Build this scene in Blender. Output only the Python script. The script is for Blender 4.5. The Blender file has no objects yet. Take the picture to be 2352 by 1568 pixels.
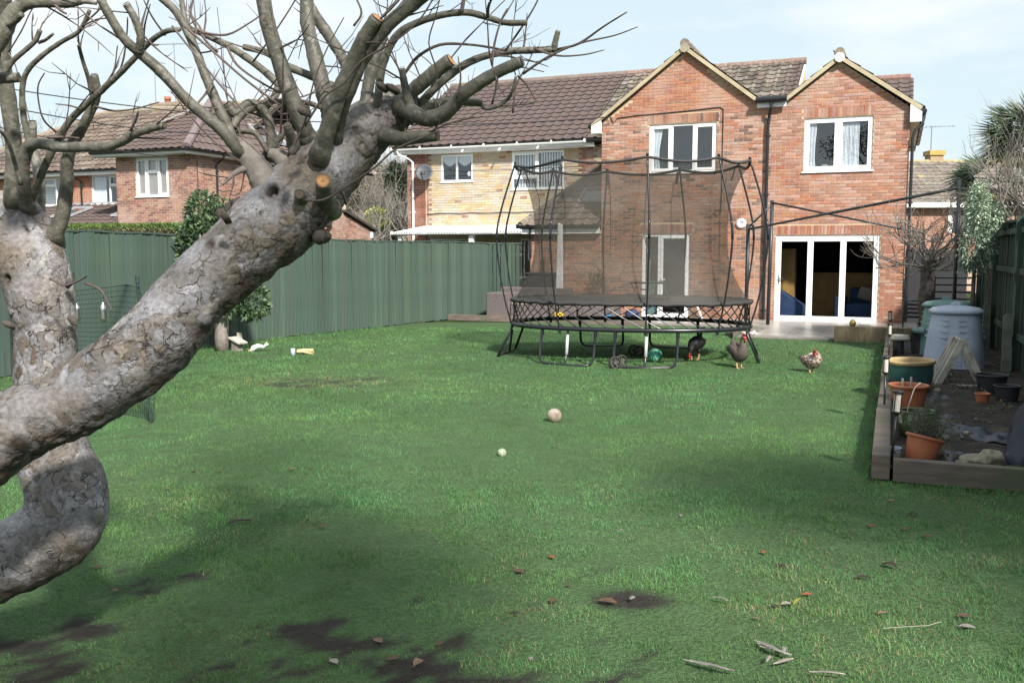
import bpy, math, random
import numpy as np
from mathutils import Vector, Matrix, noise as mn
random.seed(7)
rng = np.random.default_rng(7)
SC = bpy.context.scene
# ---------------------------------------------------------------- camera, sky, sun, exposure
PITCH, CAMH, FPX = 0.097, 1.7, 2136.0
cam = bpy.data.cameras.new('camera')
cam.sensor_width = 36.0; cam.lens = 36.0*FPX/2352.0
cam.clip_start = 0.05; cam.clip_end = 900
camo = bpy.data.objects.new('camera', cam); SC.collection.objects.link(camo)
camo.location = (0, 0, CAMH); camo.rotation_euler = (math.pi/2-PITCH, 0, 0)
SC.camera = camo
SUN_EL = math.radians(40); SUN_AZ = math.radians(157)      # azimuth clockwise from +Y
W = bpy.data.worlds.new('World'); SC.world = W; W.use_nodes = True
nt = W.node_tree; nt.nodes.clear()
wo = nt.nodes.new('ShaderNodeOutputWorld'); bg = nt.nodes.new('ShaderNodeBackground')
sky = nt.nodes.new('ShaderNodeTexSky'); sky.sky_type = 'NISHITA'; sky.sun_disc = False
sky.sun_elevation = SUN_EL; sky.sun_rotation = SUN_AZ; sky.air_density = 1.0; sky.dust_density = 1.6; sky.ozone_density = 1.2
tc = nt.nodes.new('ShaderNodeTexCoord'); mp = nt.nodes.new('ShaderNodeMapping'); mp.inputs['Scale'].default_value = (1.2, 1.2, 4.5)
cn = nt.nodes.new('ShaderNodeTexNoise'); cn.inputs['Scale'].default_value = 2.3; cn.inputs['Detail'].default_value = 8; cn.inputs['Roughness'].default_value = .55
cr = nt.nodes.new('ShaderNodeValToRGB'); cr.color_ramp.elements[0].position = .42; cr.color_ramp.elements[0].color = (0, 0, 0, 1)
cr.color_ramp.elements[1].position = .66; cr.color_ramp.elements[1].color = (1, 1, 1, 1)
mx = nt.nodes.new('ShaderNodeMix'); mx.data_type = 'RGBA'; mx.inputs[7].default_value = (6.5, 6.6, 6.6, 1)
nt.links.new(tc.outputs['Generated'], mp.inputs[0]); nt.links.new(mp.outputs[0], cn.inputs[0]); nt.links.new(cn.outputs[0], cr.inputs[0])
hz = nt.nodes.new('ShaderNodeMix'); hz.data_type = 'RGBA'; hz.inputs[0].default_value = .82; hz.inputs[7].default_value = (5.0, 5.95, 6.3, 1)
nt.links.new(sky.outputs[0], hz.inputs[6]); nt.links.new(cr.outputs[0], mx.inputs[0]); nt.links.new(hz.outputs[2], mx.inputs[6]); nt.links.new(mx.outputs[2], bg.inputs[0])
bg.inputs[1].default_value = 0.093
nt.links.new(bg.outputs[0], wo.inputs[0])
sl = bpy.data.lights.new('sun', 'SUN'); sl.energy = 5.0; sl.angle = math.radians(4); sl.color = (1, .95, .87)
slo = bpy.data.objects.new('sun', sl); SC.collection.objects.link(slo)
sd = Vector((math.sin(SUN_AZ)*math.cos(SUN_EL), math.cos(SUN_AZ)*math.cos(SUN_EL), math.sin(SUN_EL)))
slo.rotation_euler = sd.to_track_quat('Z', 'Y').to_euler(); slo.location = (10, -15, 20)
SC.view_settings.view_transform = 'Standard'; SC.view_settings.look = 'None'
SC.view_settings.exposure = 0.8; SC.view_settings.gamma = 1; SC.view_settings.use_curve_mapping = False

# ---------------------------------------------------------------- coordinates
cp_, sp_ = math.cos(PITCH), math.sin(PITCH)
def ray(px, py):
    a = (px-1176)/FPX; b = (784-py)/FPX
    return Vector((a, cp_+b*sp_, -sp_+b*cp_))
EYE = Vector((0, 0, CAMH))
def G(px, py, z=0.0):
    d = ray(px, py); return EYE + d*((z-CAMH)/d.z)
def P(px, py, Y):
    d = ray(px, py); return EYE + d*(Y/d.y)
TH = 0.39
ES = Vector((math.cos(TH), -math.sin(TH), 0)); ET = Vector((math.sin(TH), math.cos(TH), 0))
ORG = Vector((7.346, 21.609, 0))
def L(s, t, z=0.0): return ORG + ES*s + ET*t + Vector((0, 0, z))
def loc(p): q = Vector(p)-ORG; return (q.dot(ES), q.dot(ET), q.z)
def S(px, py, t=0.0):
    d = ray(px, py); o = EYE-ORG; k = (t-o.dot(ET))/d.dot(ET); p = o+d*k; return p.dot(ES), p.z
def SP(px, py, s):
    d = ray(px, py); o = EYE-ORG; k = (s-o.dot(ES))/d.dot(ES); p = o+d*k; return p.dot(ET), p.z

# ---------------------------------------------------------------- mesh helpers
class MB:
    def __init__(self): self.v = []; self.f = []; self.c = []; self.col = None
    def add(self, vs, fs, col=None):
        b = len(self.v); self.v += [tuple(x) for x in vs]; self.f += [tuple(b+i for i in f) for f in fs]
        if col is not None or self.c:
            while len(self.c) < b: self.c.append((1, 1, 1, 1))
            self.c += [tuple(col if col is not None else (1, 1, 1))[:3]+(1,)]*len(vs)
        return self
    def box(self, c, s, R=None, col=None, taper=1.0):
        x, y, z = s[0]/2, s[1]/2, s[2]/2
        vs = [Vector((sx*x*(taper if sz > 0 else 1), sy*y*(taper if sz > 0 else 1), sz*z)) for sz in (-1, 1) for sx, sy in ((-1, -1), (1, -1), (1, 1), (-1, 1))]
        if R is not None: vs = [R @ v for v in vs]
        c = Vector(c)
        return self.add([v+c for v in vs], [(3, 2, 1, 0), (4, 5, 6, 7), (0, 1, 5, 4), (1, 2, 6, 5), (2, 3, 7, 6), (3, 0, 4, 7)], col)
    def lohi(self, a, b, col=None):
        return self.box([(a[i]+b[i])/2 for i in range(3)], [abs(b[i]-a[i]) for i in range(3)], None, col)
    def bar(self, a, b, w, h=None, col=None, up=(0, 0, 1)):
        a = Vector(a); b = Vector(b); d = b-a; h = h or w
        x = d.normalized(); u = Vector(up)
        if abs(x.dot(u)) > .98: u = Vector((1, 0, 0))
        y = u.cross(x).normalized(); z = x.cross(y)
        R = Matrix((x, y, z)).transposed()
        return self.box((a+b)/2, (d.length, w, h), R, col)
    def tube(self, pts, rad, n=8, cap=True, col=None, seed=None, rough=0.0):
        pts = [Vector(p) for p in pts]; m = len(pts)
        if not hasattr(rad, '__len__'): rad = [rad]*m
        vs = []; fs = []; prev = None
        for i, p in enumerate(pts):
            d = (pts[min(i+1, m-1)]-pts[max(i-1, 0)])
            d = d.normalized() if d.length > 1e-9 else Vector((0, 0, 1))
            if prev is None:
                u = Vector((0, 0, 1)) if abs(d.z) < .9 else Vector((1, 0, 0))
                x = u.cross(d).normalized()
            else:
                x = (prev-d*prev.dot(d)).normalized()
            prev = x; y = d.cross(x)
            for k in range(n):
                a = 2*math.pi*k/n; r = rad[i]
                if rough: r *= 1+rough*mn.noise(Vector((p.x*9+3*math.cos(a), p.y*9+3*math.sin(a), p.z*9+(seed or 0))))
                vs.append(p+x*(math.cos(a)*r)+y*(math.sin(a)*r))
        for i in range(m-1):
            for k in range(n):
                fs.append((i*n+k, i*n+(k+1) % n, (i+1)*n+(k+1) % n, (i+1)*n+k))
        if cap: fs.append(tuple(range(n-1, -1, -1))); fs.append(tuple((m-1)*n+k for k in range(n)))
        return self.add(vs, fs, col)
    def lathe(self, prof, n=24, c=(0, 0, 0), R=None, col=None, sq=0.0):
        vs = []; fs = []; c = Vector(c)
        for r, z in prof:
            for k in range(n):
                a = 2*math.pi*k/n; rr = r
                if sq: rr = r/ (abs(math.cos(a))**sq+abs(math.sin(a))**sq)**(1/sq) if r else 0
                v = Vector((math.cos(a)*rr, math.sin(a)*rr, z))
                vs.append((R @ v if R is not None else v)+c)
        m = len(prof)
        for i in range(m-1):
            for k in range(n): fs.append((i*n+k, i*n+(k+1) % n, (i+1)*n+(k+1) % n, (i+1)*n+k))
        return self.add(vs, fs, col)
    def prism(self, poly, a, b, axis='y', col=None):
        n = len(poly)
        def mk(p, d): return (p[0], d, p[1]) if axis == 'y' else ((d, p[0], p[1]) if axis == 'x' else (p[0], p[1], d))
        vs = [mk(p, a) for p in poly]+[mk(p, b) for p in poly]
        fs = [tuple(range(n)), tuple(range(2*n-1, n-1, -1))]+[(i, n+i, n+(i+1) % n, (i+1) % n) for i in range(n)]
        return self.add(vs, fs, col)
    def blob(self, c, r, n=12, m=8, R=None, col=None, nz=0.0, f=3.0, seed=0):
        vs = []; fs = []; c = Vector(c); r = Vector(r) if hasattr(r, '__len__') else Vector((r, r, r))
        for i in range(m+1):
            th = math.pi*i/m
            for k in range(n):
                a = 2*math.pi*k/n
                v = Vector((math.sin(th)*math.cos(a), math.sin(th)*math.sin(a), math.cos(th)))
                if nz: v = v*(1+nz*mn.noise(v*f+Vector((seed, seed*1.7, 0))))
                v = Vector((v.x*r.x, v.y*r.y, v.z*r.z))
                vs.append((R @ v if R is not None else v)+c)
        for i in range(m):
            for k in range(n): fs.append((i*n+k, (i+1)*n+k, (i+1)*n+(k+1) % n, i*n+(k+1) % n))
        return self.add(vs, fs, col)

def catmull(pts, sub=6):
    P_ = [Vector(p) for p in pts]; out = []
    P_ = [P_[0]*2-P_[1]]+P_+[P_[-1]*2-P_[-2]]
    for i in range(1, len(P_)-2):
        a, b, c, d = P_[i-1:i+3]
        for k in range(sub):
            t = k/sub
            out.append(.5*((2*b)+(c-a)*t+(2*a-5*b+4*c-d)*t*t+(3*b-a-3*c+d)*t**3))
    out.append(P_[-2]); return out
def resample(vals, n):
    x = np.linspace(0, len(vals)-1, n); return list(np.interp(x, range(len(vals)), vals))

def mesh_from(name, mb, mat, smooth=False, shift=None):
    me = bpy.data.meshes.new(name)
    v = mb.v
    if shift is not None: v = [(a[0]-shift[0], a[1]-shift[1], a[2]-shift[2]) for a in v]
    me.from_pydata(v, [], mb.f)
    if mb.c:
        at = me.color_attributes.new('Col', 'FLOAT_COLOR', 'POINT')
        c = list(mb.c)
        while len(c) < len(mb.v): c.append((1, 1, 1, 1))
        at.data.foreach_set('color', np.array(c, dtype=np.float32).ravel())
    if mat is not None: me.materials.append(mat)
    if smooth: me.polygons.foreach_set('use_smooth', [True]*len(me.polygons))
    return me
def npmesh(name, v, f, mat, col=None, smooth=False):
    """v (N,3) float, f (M,k) int"""
    me = bpy.data.meshes.new(name); k = f.shape[1]
    me.vertices.add(len(v)); me.vertices.foreach_set('co', v.astype(np.float32).ravel())
    me.loops.add(f.size); me.loops.foreach_set('vertex_index', f.astype(np.int32).ravel())
    me.polygons.add(len(f)); me.polygons.foreach_set('loop_start', np.arange(0, f.size, k, dtype=np.int32))
    me.update(calc_edges=True)
    if col is not None:
        at = me.color_attributes.new('Col', 'FLOAT_COLOR', 'POINT')
        c = np.ones((len(v), 4), np.float32); c[:, :3] = col; at.data.foreach_set('color', c.ravel())
    me.materials.append(mat)
    if smooth: me.polygons.foreach_set('use_smooth', np.ones(len(f), bool))
    return me
def tag(o, label=None, cat=None, group=None, kind=None):
    if label: o['label'] = label
    if cat: o['category'] = cat
    if group: o['group'] = group
    if kind: o['kind'] = kind
    return o
def link(o, parent=None):
    SC.collection.objects.link(o)
    if parent is not None: o.parent = parent
    return o
def thing(name, at, label, cat, rz=0.0, group=None):
    o = bpy.data.objects.new(name, None); o.empty_display_size = .1
    o.location = at; o.rotation_euler = (0, 0, rz); link(o); return tag(o, label, cat, group)
def obj(name, mb, mat, parent=None, smooth=False, shift=None, **kw):
    o = bpy.data.objects.new(name, mesh_from(name, mb, mat, smooth, shift)); link(o, parent)
    tag(o, **kw); return o
def bevel(o, w=.006, seg=2):
    m = o.modifiers.new('b', 'BEVEL'); m.width = w; m.segments = seg; m.limit_method = 'ANGLE'; return o
def single(name, mb, mat, at, label, cat, rz=0.0, smooth=False, group=None):
    o = bpy.data.objects.new(name, mesh_from(name, mb, mat, smooth)); link(o)
    o.location = at; o.rotation_euler = (0, 0, rz); return tag(o, label, cat, group)
def struct(name, mb, mat, **kw):
    o = obj(name, mb, mat, **kw); o['kind'] = 'structure'; return o
def house_root(name, s, t, label, cat):
    o = thing(name, L(s, t), label, cat, -TH); o['_s'] = s; o['_t'] = t; return o
def hobj(name, mb, mat, root, parent=None, smooth=False, **kw):
    """mesh written in house coordinates (s, t, z)"""
    return obj(name, mb, mat, parent or root, smooth, (root['_s'], root['_t'], 0), **kw)

# ---------------------------------------------------------------- materials
def new_mat(name):
    m = bpy.data.materials.new(name); m.use_nodes = True; n = m.node_tree; b = n.nodes['Principled BSDF']; return m, n, b
def mat(name, base, rough=.6, metal=0.0, var=.15, scale=6.0, detail=4, bump=0.0, bscale=None, col=False, spec=.4, dirt=None, dscale=1.5, dthr=(.5, .7), stretch=None, subsurf=0, trans=0.0, coat=0.0):
    m, n, b = new_mat(name); N = n.nodes; K = n.links
    tc = N.new('ShaderNodeTexCoord'); src = tc.outputs['Object']
    if stretch:
        mp = N.new('ShaderNodeMapping'); mp.inputs['Scale'].default_value = stretch; K.new(src, mp.inputs[0]); src = mp.outputs[0]
    no = N.new('ShaderNodeTexNoise'); no.inputs['Scale'].default_value = scale; no.inputs['Detail'].default_value = detail; K.new(src, no.inputs[0])
    if col:
        at = N.new('ShaderNodeAttribute'); at.attribute_name = 'Col'; cs = at.outputs['Color']
        if base is not None:
            mm = N.new('ShaderNodeMix'); mm.data_type = 'RGBA'; mm.blend_type = 'MULTIPLY'; mm.inputs[0].default_value = 1
            mm.inputs[7].default_value = tuple(base)+(1,); K.new(cs, mm.inputs[6]); cs = mm.outputs[2]
    else:
        rgb = N.new('ShaderNodeRGB'); rgb.outputs[0].default_value = tuple(base)+(1,); cs = rgb.outputs[0]
    if var:
        mr = N.new('ShaderNodeMapRange'); mr.inputs[1].default_value = .3; mr.inputs[2].default_value = .7
        mr.inputs[3].default_value = 1-var; mr.inputs[4].default_value = 1+var; K.new(no.outputs[0], mr.inputs[0])
        vm = N.new('ShaderNodeVectorMath'); vm.operation = 'SCALE'; K.new(cs, vm.inputs[0]); K.new(mr.outputs[0], vm.inputs['Scale']); cs = vm.outputs[0]
    if dirt is not None:
        n2 = N.new('ShaderNodeTexNoise'); n2.inputs['Scale'].default_value = dscale; n2.inputs['Detail'].default_value = 6; K.new(tc.outputs['Object'], n2.inputs[0])
        r2 = N.new('ShaderNodeMapRange'); r2.inputs[1].default_value = dthr[0]; r2.inputs[2].default_value = dthr[1]; K.new(n2.outputs[0], r2.inputs[0])
        m2 = N.new('ShaderNodeMix'); m2.data_type = 'RGBA'; m2.inputs[7].default_value = tuple(dirt)+(1,); K.new(r2.outputs[0], m2.inputs[0]); K.new(cs, m2.inputs[6]); cs = m2.outputs[2]
    K.new(cs, b.inputs['Base Color'])
    b.inputs['Roughness'].default_value = rough; b.inputs['Metallic'].default_value = metal; b.inputs['Specular IOR Level'].default_value = spec
    if coat: b.inputs['Coat Weight'].default_value = coat; b.inputs['Coat Roughness'].default_value = .1
    if bump:
        nb = N.new('ShaderNodeTexNoise'); nb.inputs['Scale'].default_value = bscale or scale*4; nb.inputs['Detail'].default_value = 5; K.new(src, nb.inputs[0])
        bp = N.new('ShaderNodeBump'); bp.inputs['Strength'].default_value = min(1, bump*4 if bump < .25 else 1); bp.inputs['Distance'].default_value = bump*.1; K.new(nb.outputs[0], bp.inputs['Height']); K.new(bp.outputs[0], b.inputs['Normal'])
    if trans:
        out = N['Material Output']; tr = N.new('ShaderNodeBsdfTranslucent'); K.new(cs, tr.inputs[0]); ms = N.new('ShaderNodeMixShader'); ms.inputs[0].default_value = trans
        K.new(b.outputs[0], ms.inputs[1]); K.new(tr.outputs[0], ms.inputs[2]); K.new(ms.outputs[0], out.inputs[0])
    return m
M = {}
M['mortar'] = mat('mortar_buff', (.50, .37, .24), .9, var=.12, scale=3)
M['mortar_pale'] = mat('mortar_pale', (.48, .41, .33), .9, var=.12, scale=3)
M['mortar_grey'] = mat('mortar_grey', (.38, .345, .29), .9, var=.15, scale=2)
M['brick'] = mat('brick', (.73, .66, .63), .85, var=.16, scale=22, col=True, bump=.05, bscale=60, dirt=(.46, .35, .30), dscale=1.2, dthr=(.45, .9))
M['brick_yellow'] = mat('brick_yellow', (.78, .77, .84), .85, var=.12, scale=20, col=True, bump=.05, bscale=60, dirt=(.47, .44, .39), dscale=2.2, dthr=(.46, .75))
M['tile'] = mat('roof_tile', (.85, .85, .88), .75, var=.15, scale=9, col=True, bump=.04, bscale=50)
M['tile_moss'] = mat('roof_tile_moss', (.82, .82, .85), .9, var=.3, scale=14, col=True, bump=.08, bscale=40, dirt=(.25, .235, .19), dscale=7, dthr=(.55, .75))
M['under'] = mat('roof_underlay', (.05, .045, .04), .9, var=.1)
M['white'] = mat('white_upvc', (.80, .81, .82), .35, var=.03)
M['white_old'] = mat('white_fascia', (.74, .73, .72), .45, var=.06, dirt=(.5, .5, .48), dscale=3, dthr=(.6, .9))
M['black'] = mat('black_gutter', (.018, .019, .022), .35, var=.1)
M['cream'] = mat('cream_mortar_verge', (.40, .34, .23), .8, var=.15, scale=4, bump=.03)
M['lead'] = mat('lead_flashing', (.30, .31, .33), .55, var=.15)
M['metal_dark'] = mat('dark_steel', (.03, .032, .036), .4, metal=.0, var=.1)
M['chair_dark'] = mat('dark_plastic', (.035, .035, .04), .5, var=.1)
M['fence'] = mat('green_fence_paint', (.80, .80, .84), .75, var=.18, scale=5, col=True, bump=.04, bscale=16, stretch=(9, 9, .8), dirt=(.16, .16, .11), dscale=1.3, dthr=(.62, .85))
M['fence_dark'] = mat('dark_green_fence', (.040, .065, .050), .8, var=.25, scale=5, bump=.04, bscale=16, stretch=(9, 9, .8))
M['bark_plate'] = mat('plate_bark', (.84, .82, .81), .62, var=.24, scale=24, detail=9, col=True, bump=.07, bscale=110, spec=.4, dirt=(.10, .08, .06), dscale=15, dthr=(.64, .74))
M['bark_smooth'] = mat('branch_bark', (.105, .100, .080), .55, var=.42, scale=22, detail=8, bump=.10, bscale=70, dirt=(.19, .18, .16), dscale=34, dthr=(.55, .68))
M['twig'] = mat('twig_bark', (.11, .085, .075), .65, var=.25, scale=20)
M['cut'] = mat('cut_wood', (.48, .26, .12), .7, var=.2, scale=30, bump=.04, col=True)
M['cut_dark'] = mat('old_cut_wood', (.09, .075, .06), .85, var=.3, scale=30, bump=.08, col=True)
M['bark_brown'] = mat('brown_bark', (.085, .072, .06), .85, var=.35, scale=14, bump=.15, bscale=40)
M['bark_grey'] = mat('grey_bark', (.20, .18, .16), .85, var=.3, scale=14, bump=.12, bscale=40)
M['leaf'] = mat('leaf', None, .45, var=.1, col=True, spec=.5, trans=.15)
M['leaf_dry'] = mat('dry_leaf', (.50, .46, .44), .75, var=.25, scale=30, col=True)
M['grass'] = mat('grass_blade', None, .6, var=.0, col=True, spec=.18, trans=.3)
M['soil'] = mat('garden_soil', (.030, .024, .020), .95, var=.4, scale=9, bump=.3, bscale=22, dirt=(.075, .06, .045), dscale=5)
M['paving'] = mat('stone_paving', (.33, .31, .285), .32, var=.12, scale=2.5, bump=.015, bscale=12, dirt=(.22, .21, .2), dscale=1.2, dthr=(.45, .7), spec=.5)
M['joint'] = mat('paving_joint', (.16, .15, .13), .9, var=.2)
M['sleeper'] = mat('weathered_sleeper', (.145, .115, .10), .9, var=.3, scale=4, bump=.1, bscale=14, stretch=(1, 1, 6), dirt=(.10, .11, .07), dscale=2)
M['sleeper_tan'] = mat('tan_sleeper', (.23, .18, .115), .9, var=.3, scale=4, bump=.1, bscale=14, stretch=(6, 1, 1), dirt=(.12, .11, .07), dscale=3)
M['wood_pale'] = mat('pale_weathered_wood', (.50, .47, .41), .8, var=.25, scale=5, bump=.05, bscale=20, dirt=(.25, .2, .15), dscale=6)
M['orange'] = mat('terracotta_plastic', (.46, .15, .07), .5, var=.15, scale=5, dirt=(.3, .16, .1), dscale=4)
M['teal'] = mat('teal_glaze', (.035, .10, .10), .18, var=.35, scale=4, coat=.6, dirt=(.05, .06, .04), dscale=3)
M['olive'] = mat('olive_glaze', (.055, .07, .025), .15, var=.3, scale=4, coat=.7)
M['ochre'] = mat('ochre_rim', (.42, .30, .15), .5, var=.2, scale=6)
M['bin_grey'] = mat('grey_compost_plastic', (.40, .44, .55), .5, var=.12, scale=3, dirt=(.2, .22, .26), dscale=2)
M['bin_green'] = mat('green_compost_plastic', (.14, .24, .23), .5, var=.15, scale=3)
M['fabric'] = mat('weed_fabric', (.014, .02, .034), .75, var=.2, scale=8, bump=.08, bscale=20)
M['slate'] = mat('slate_sheet', (.018, .026, .042), .5, var=.2, scale=6, bump=.05)
M['steel'] = mat('brushed_steel', (.6, .58, .56), .25, metal=1.0, var=.1)
M['silver'] = mat('silver_sleeve', (.52, .54, .56), .35, metal=.3, var=.2, scale=30)
M['stone'] = mat('limestone', (.30, .27, .20), .9, var=.3, scale=9, bump=.2, bscale=20)
M['tramp'] = mat('trampoline_steel', (.016, .017, .022), .3, var=.1, spec=.5)
M['rod'] = mat('trampoline_rod', (.022, .023, .028), .35, var=.1)
M['mat'] = mat('jumping_mat', (.035, .033, .035), .7, var=.2, scale=3, bump=.03, bscale=90)
M['rubber'] = mat('rubber', (.03, .03, .03), .75, var=.2)
M['hub'] = mat('hub_plastic', (.09, .08, .07), .6, var=.3, scale=12)
M['wicker'] = mat('wicker', (.12, .10, .097), .8, var=.45, scale=30, stretch=(1, 1, 1.3), bump=.2, bscale=60)
M['cushion'] = mat('cushion', (.3, .26, .22), .9, var=.1)
M['net_wire'] = mat('poultry_net', (.02, .035, .035), .6, var=.1)
M['aerial'] = mat('aerial_metal', (.25, .26, .28), .4, metal=.5, var=.1)
M['cable'] = mat('cable', (.03, .03, .035), .7, var=0)
M['dish'] = mat('dish_grey', (.05, .057, .068), .5, var=.08)
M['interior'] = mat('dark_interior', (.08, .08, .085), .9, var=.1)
M['interior_wood'] = mat('interior_oak', (.38, .22, .07), .5, var=.2, scale=4)
M['blue_sofa'] = mat('blue_fabric', (.025, .05, .12), .8, var=.2)
M['curtain'] = mat('net_curtain', (.80, .82, .86), .9, var=.06)
M['blind'] = mat('blind', (.42, .36, .32), .8, var=.05)
M['shutter'] = mat('white_slats', (.7, .72, .72), .5, var=.03)
M['terracotta'] = mat('terracotta_pot', (.34, .12, .07), .8, var=.2)
M['gold'] = mat('brass', (.5, .36, .12), .35, metal=.8, var=.1)
M['yellow'] = mat('yellow_plastic', (.75, .42, .02), .45, var=.1)
M['blue'] = mat('blue_plastic', (.02, .18, .42), .4, var=.1)
M['red'] = mat('red_plastic', (.5, .03, .03), .4, var=.1)
M['navy'] = mat('navy_fabric', (.02, .03, .08), .7, var=.2)
M['lantern_glass'] = mat('lantern_clear', (.55, .50, .46), .12, var=.35, scale=18, metal=0)
M['hen_black'] = mat('black_feathers', (.006, .006, .007), .6, var=.5, scale=40, bump=.15, bscale=60)
M['hen_brown'] = mat('brown_feathers', (.078, .062, .054), .8, var=.45, scale=55, bump=.15, bscale=70)
M['hen_speckled'] = mat('speckled_feathers', (.36, .32, .29), .8, var=.25, scale=30, dirt=(.12, .045, .025), dscale=40, dthr=(.46, .54), bump=.15, bscale=60)
M['comb'] = mat('hen_comb', (.42, .025, .025), .45, var=.1)
M['shank'] = mat('hen_leg', (.5, .32, .14), .6, var=.2)
M['eye'] = mat('eye', (.01, .01, .01), .1, var=0)
M['football'] = mat('worn_ball', (.34, .29, .25), .8, var=.25, scale=22, bump=.08, bscale=120, dirt=(.16, .13, .09), dscale=9, dthr=(.45, .65))
M['tennis'] = mat('faded_tennis_felt', (.27, .33, .22), .95, var=.15, scale=40, bump=.1, bscale=160, dirt=(.16, .17, .12), dscale=20, dthr=(.5, .8))
M['pebble'] = mat('pebble', (.5, .48, .45), .8, var=.2)
M['moss_hedge'] = mat('hedge', None, .8, var=.1, col=True)

def plate_bark():
    m, n, b = new_mat('plate_bark'); N = n.nodes; K = n.links; tc = N.new('ShaderNodeTexCoord'); at = N.new('ShaderNodeAttribute'); at.attribute_name = 'Col'
    def noise(sc, det=6, src=None):
        q = N.new('ShaderNodeTexNoise'); q.inputs['Scale'].default_value = sc; q.inputs['Detail'].default_value = det; K.new(src or tc.outputs['Object'], q.inputs[0]); return q
    def mr(s, a, b_, c, d):
        q = N.new('ShaderNodeMapRange'); q.interpolation_type = 'SMOOTHSTEP'
        for i, v in enumerate((a, b_, c, d)): q.inputs[i+1].default_value = v
        K.new(s, q.inputs[0]); return q.outputs[0]
    def mth(op, a, b_=None):
        q = N.new('ShaderNodeMath'); q.operation = op
        for i, v in enumerate((a, b_)):
            if v is None: continue
            if isinstance(v, (int, float)): q.inputs[i].default_value = v
            else: K.new(v, q.inputs[i])
        return q.outputs[0]
    wn = noise(16, 4); sc = N.new('ShaderNodeVectorMath'); sc.operation = 'MULTIPLY_ADD'; sc.inputs[1].default_value = (.11, .11, .11); K.new(wn.outputs['Color'], sc.inputs[0]); K.new(tc.outputs['Object'], sc.inputs[2])
    def vor(s, feat):
        q = N.new('ShaderNodeTexVoronoi'); q.feature = feat; q.inputs['Scale'].default_value = s; K.new(sc.outputs[0], q.inputs[0]); return q
    e1 = vor(19, 'DISTANCE_TO_EDGE'); e2 = vor(46, 'DISTANCE_TO_EDGE'); f1 = vor(19, 'F1'); f2 = vor(46, 'F1')
    m1 = mr(noise(3.6, 3).outputs[0], .44, .58, 0, 1); m2 = mr(noise(6.5, 4).outputs[0], .45, .58, 0, 1)
    c1 = mth('MULTIPLY', mth('MULTIPLY', mr(e1.outputs['Distance'], .0, .06, 1, 0), m1), mr(noise(17, 3).outputs[0], .46, .60, .05, 1)); c2 = mth('MULTIPLY', mth('MULTIPLY', mr(e2.outputs['Distance'], .0, .09, 1, 0), m2), mr(noise(31, 3).outputs[0], .50, .62, .0, 1))
    sp = N.new('ShaderNodeSeparateColor'); K.new(f1.outputs['Color'], sp.inputs[0]); sp2 = N.new('ShaderNodeSeparateColor'); K.new(f2.outputs['Color'], sp2.inputs[0])
    pv = mr(sp.outputs[0], 0, 1, .78, 1.20); pv2 = mr(sp2.outputs[0], 0, 1, .84, 1.16); fine = mr(noise(70, 8).outputs[0], .3, .7, .78, 1.2)
    k = mth('MULTIPLY', mth('MULTIPLY', mth('ADD', mth('MULTIPLY', mth('SUBTRACT', pv, 1.0), m1), 1.0), mth('ADD', mth('MULTIPLY', mth('SUBTRACT', pv2, 1.0), m2), 1.0)), fine)
    vm = N.new('ShaderNodeVectorMath'); vm.operation = 'SCALE'; K.new(at.outputs['Color'], vm.inputs[0]); K.new(k, vm.inputs['Scale'])
    tan = N.new('ShaderNodeMix'); tan.data_type = 'RGBA'; tan.inputs[7].default_value = (.165, .145, .13, 1); K.new(vm.outputs[0], tan.inputs[6]); K.new(mth('MULTIPLY', mth('MULTIPLY', mr(sp.outputs[1], .72, .76, 0, .75), m1), 1), tan.inputs[0])
    dk = N.new('ShaderNodeMix'); dk.data_type = 'RGBA'; dk.inputs[7].default_value = (.045, .034, .027, 1); K.new(tan.outputs[2], dk.inputs[6]); K.new(mth('MINIMUM', mth('ADD', mth('MULTIPLY', c1, .85), mth('MULTIPLY', c2, .6)), .92), dk.inputs[0])
    K.new(dk.outputs[2], b.inputs['Base Color']); b.inputs['Roughness'].default_value = .65; b.inputs['Specular IOR Level'].default_value = .35
    h = mth('ADD', mth('MULTIPLY', mth('ADD', c1, mth('MULTIPLY', c2, .5)), -1.0), mth('ADD', mth('MULTIPLY', mth('MULTIPLY', sp.outputs[0], m1), .8), mth('MULTIPLY', noise(60, 6).outputs[0], .9)))
    bp = N.new('ShaderNodeBump'); bp.inputs['Strength'].default_value = .9; bp.inputs['Distance'].default_value = .007; K.new(h, bp.inputs['Height']); K.new(bp.outputs[0], b.inputs['Normal']); return m
M['bark_plate'] = plate_bark()
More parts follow.
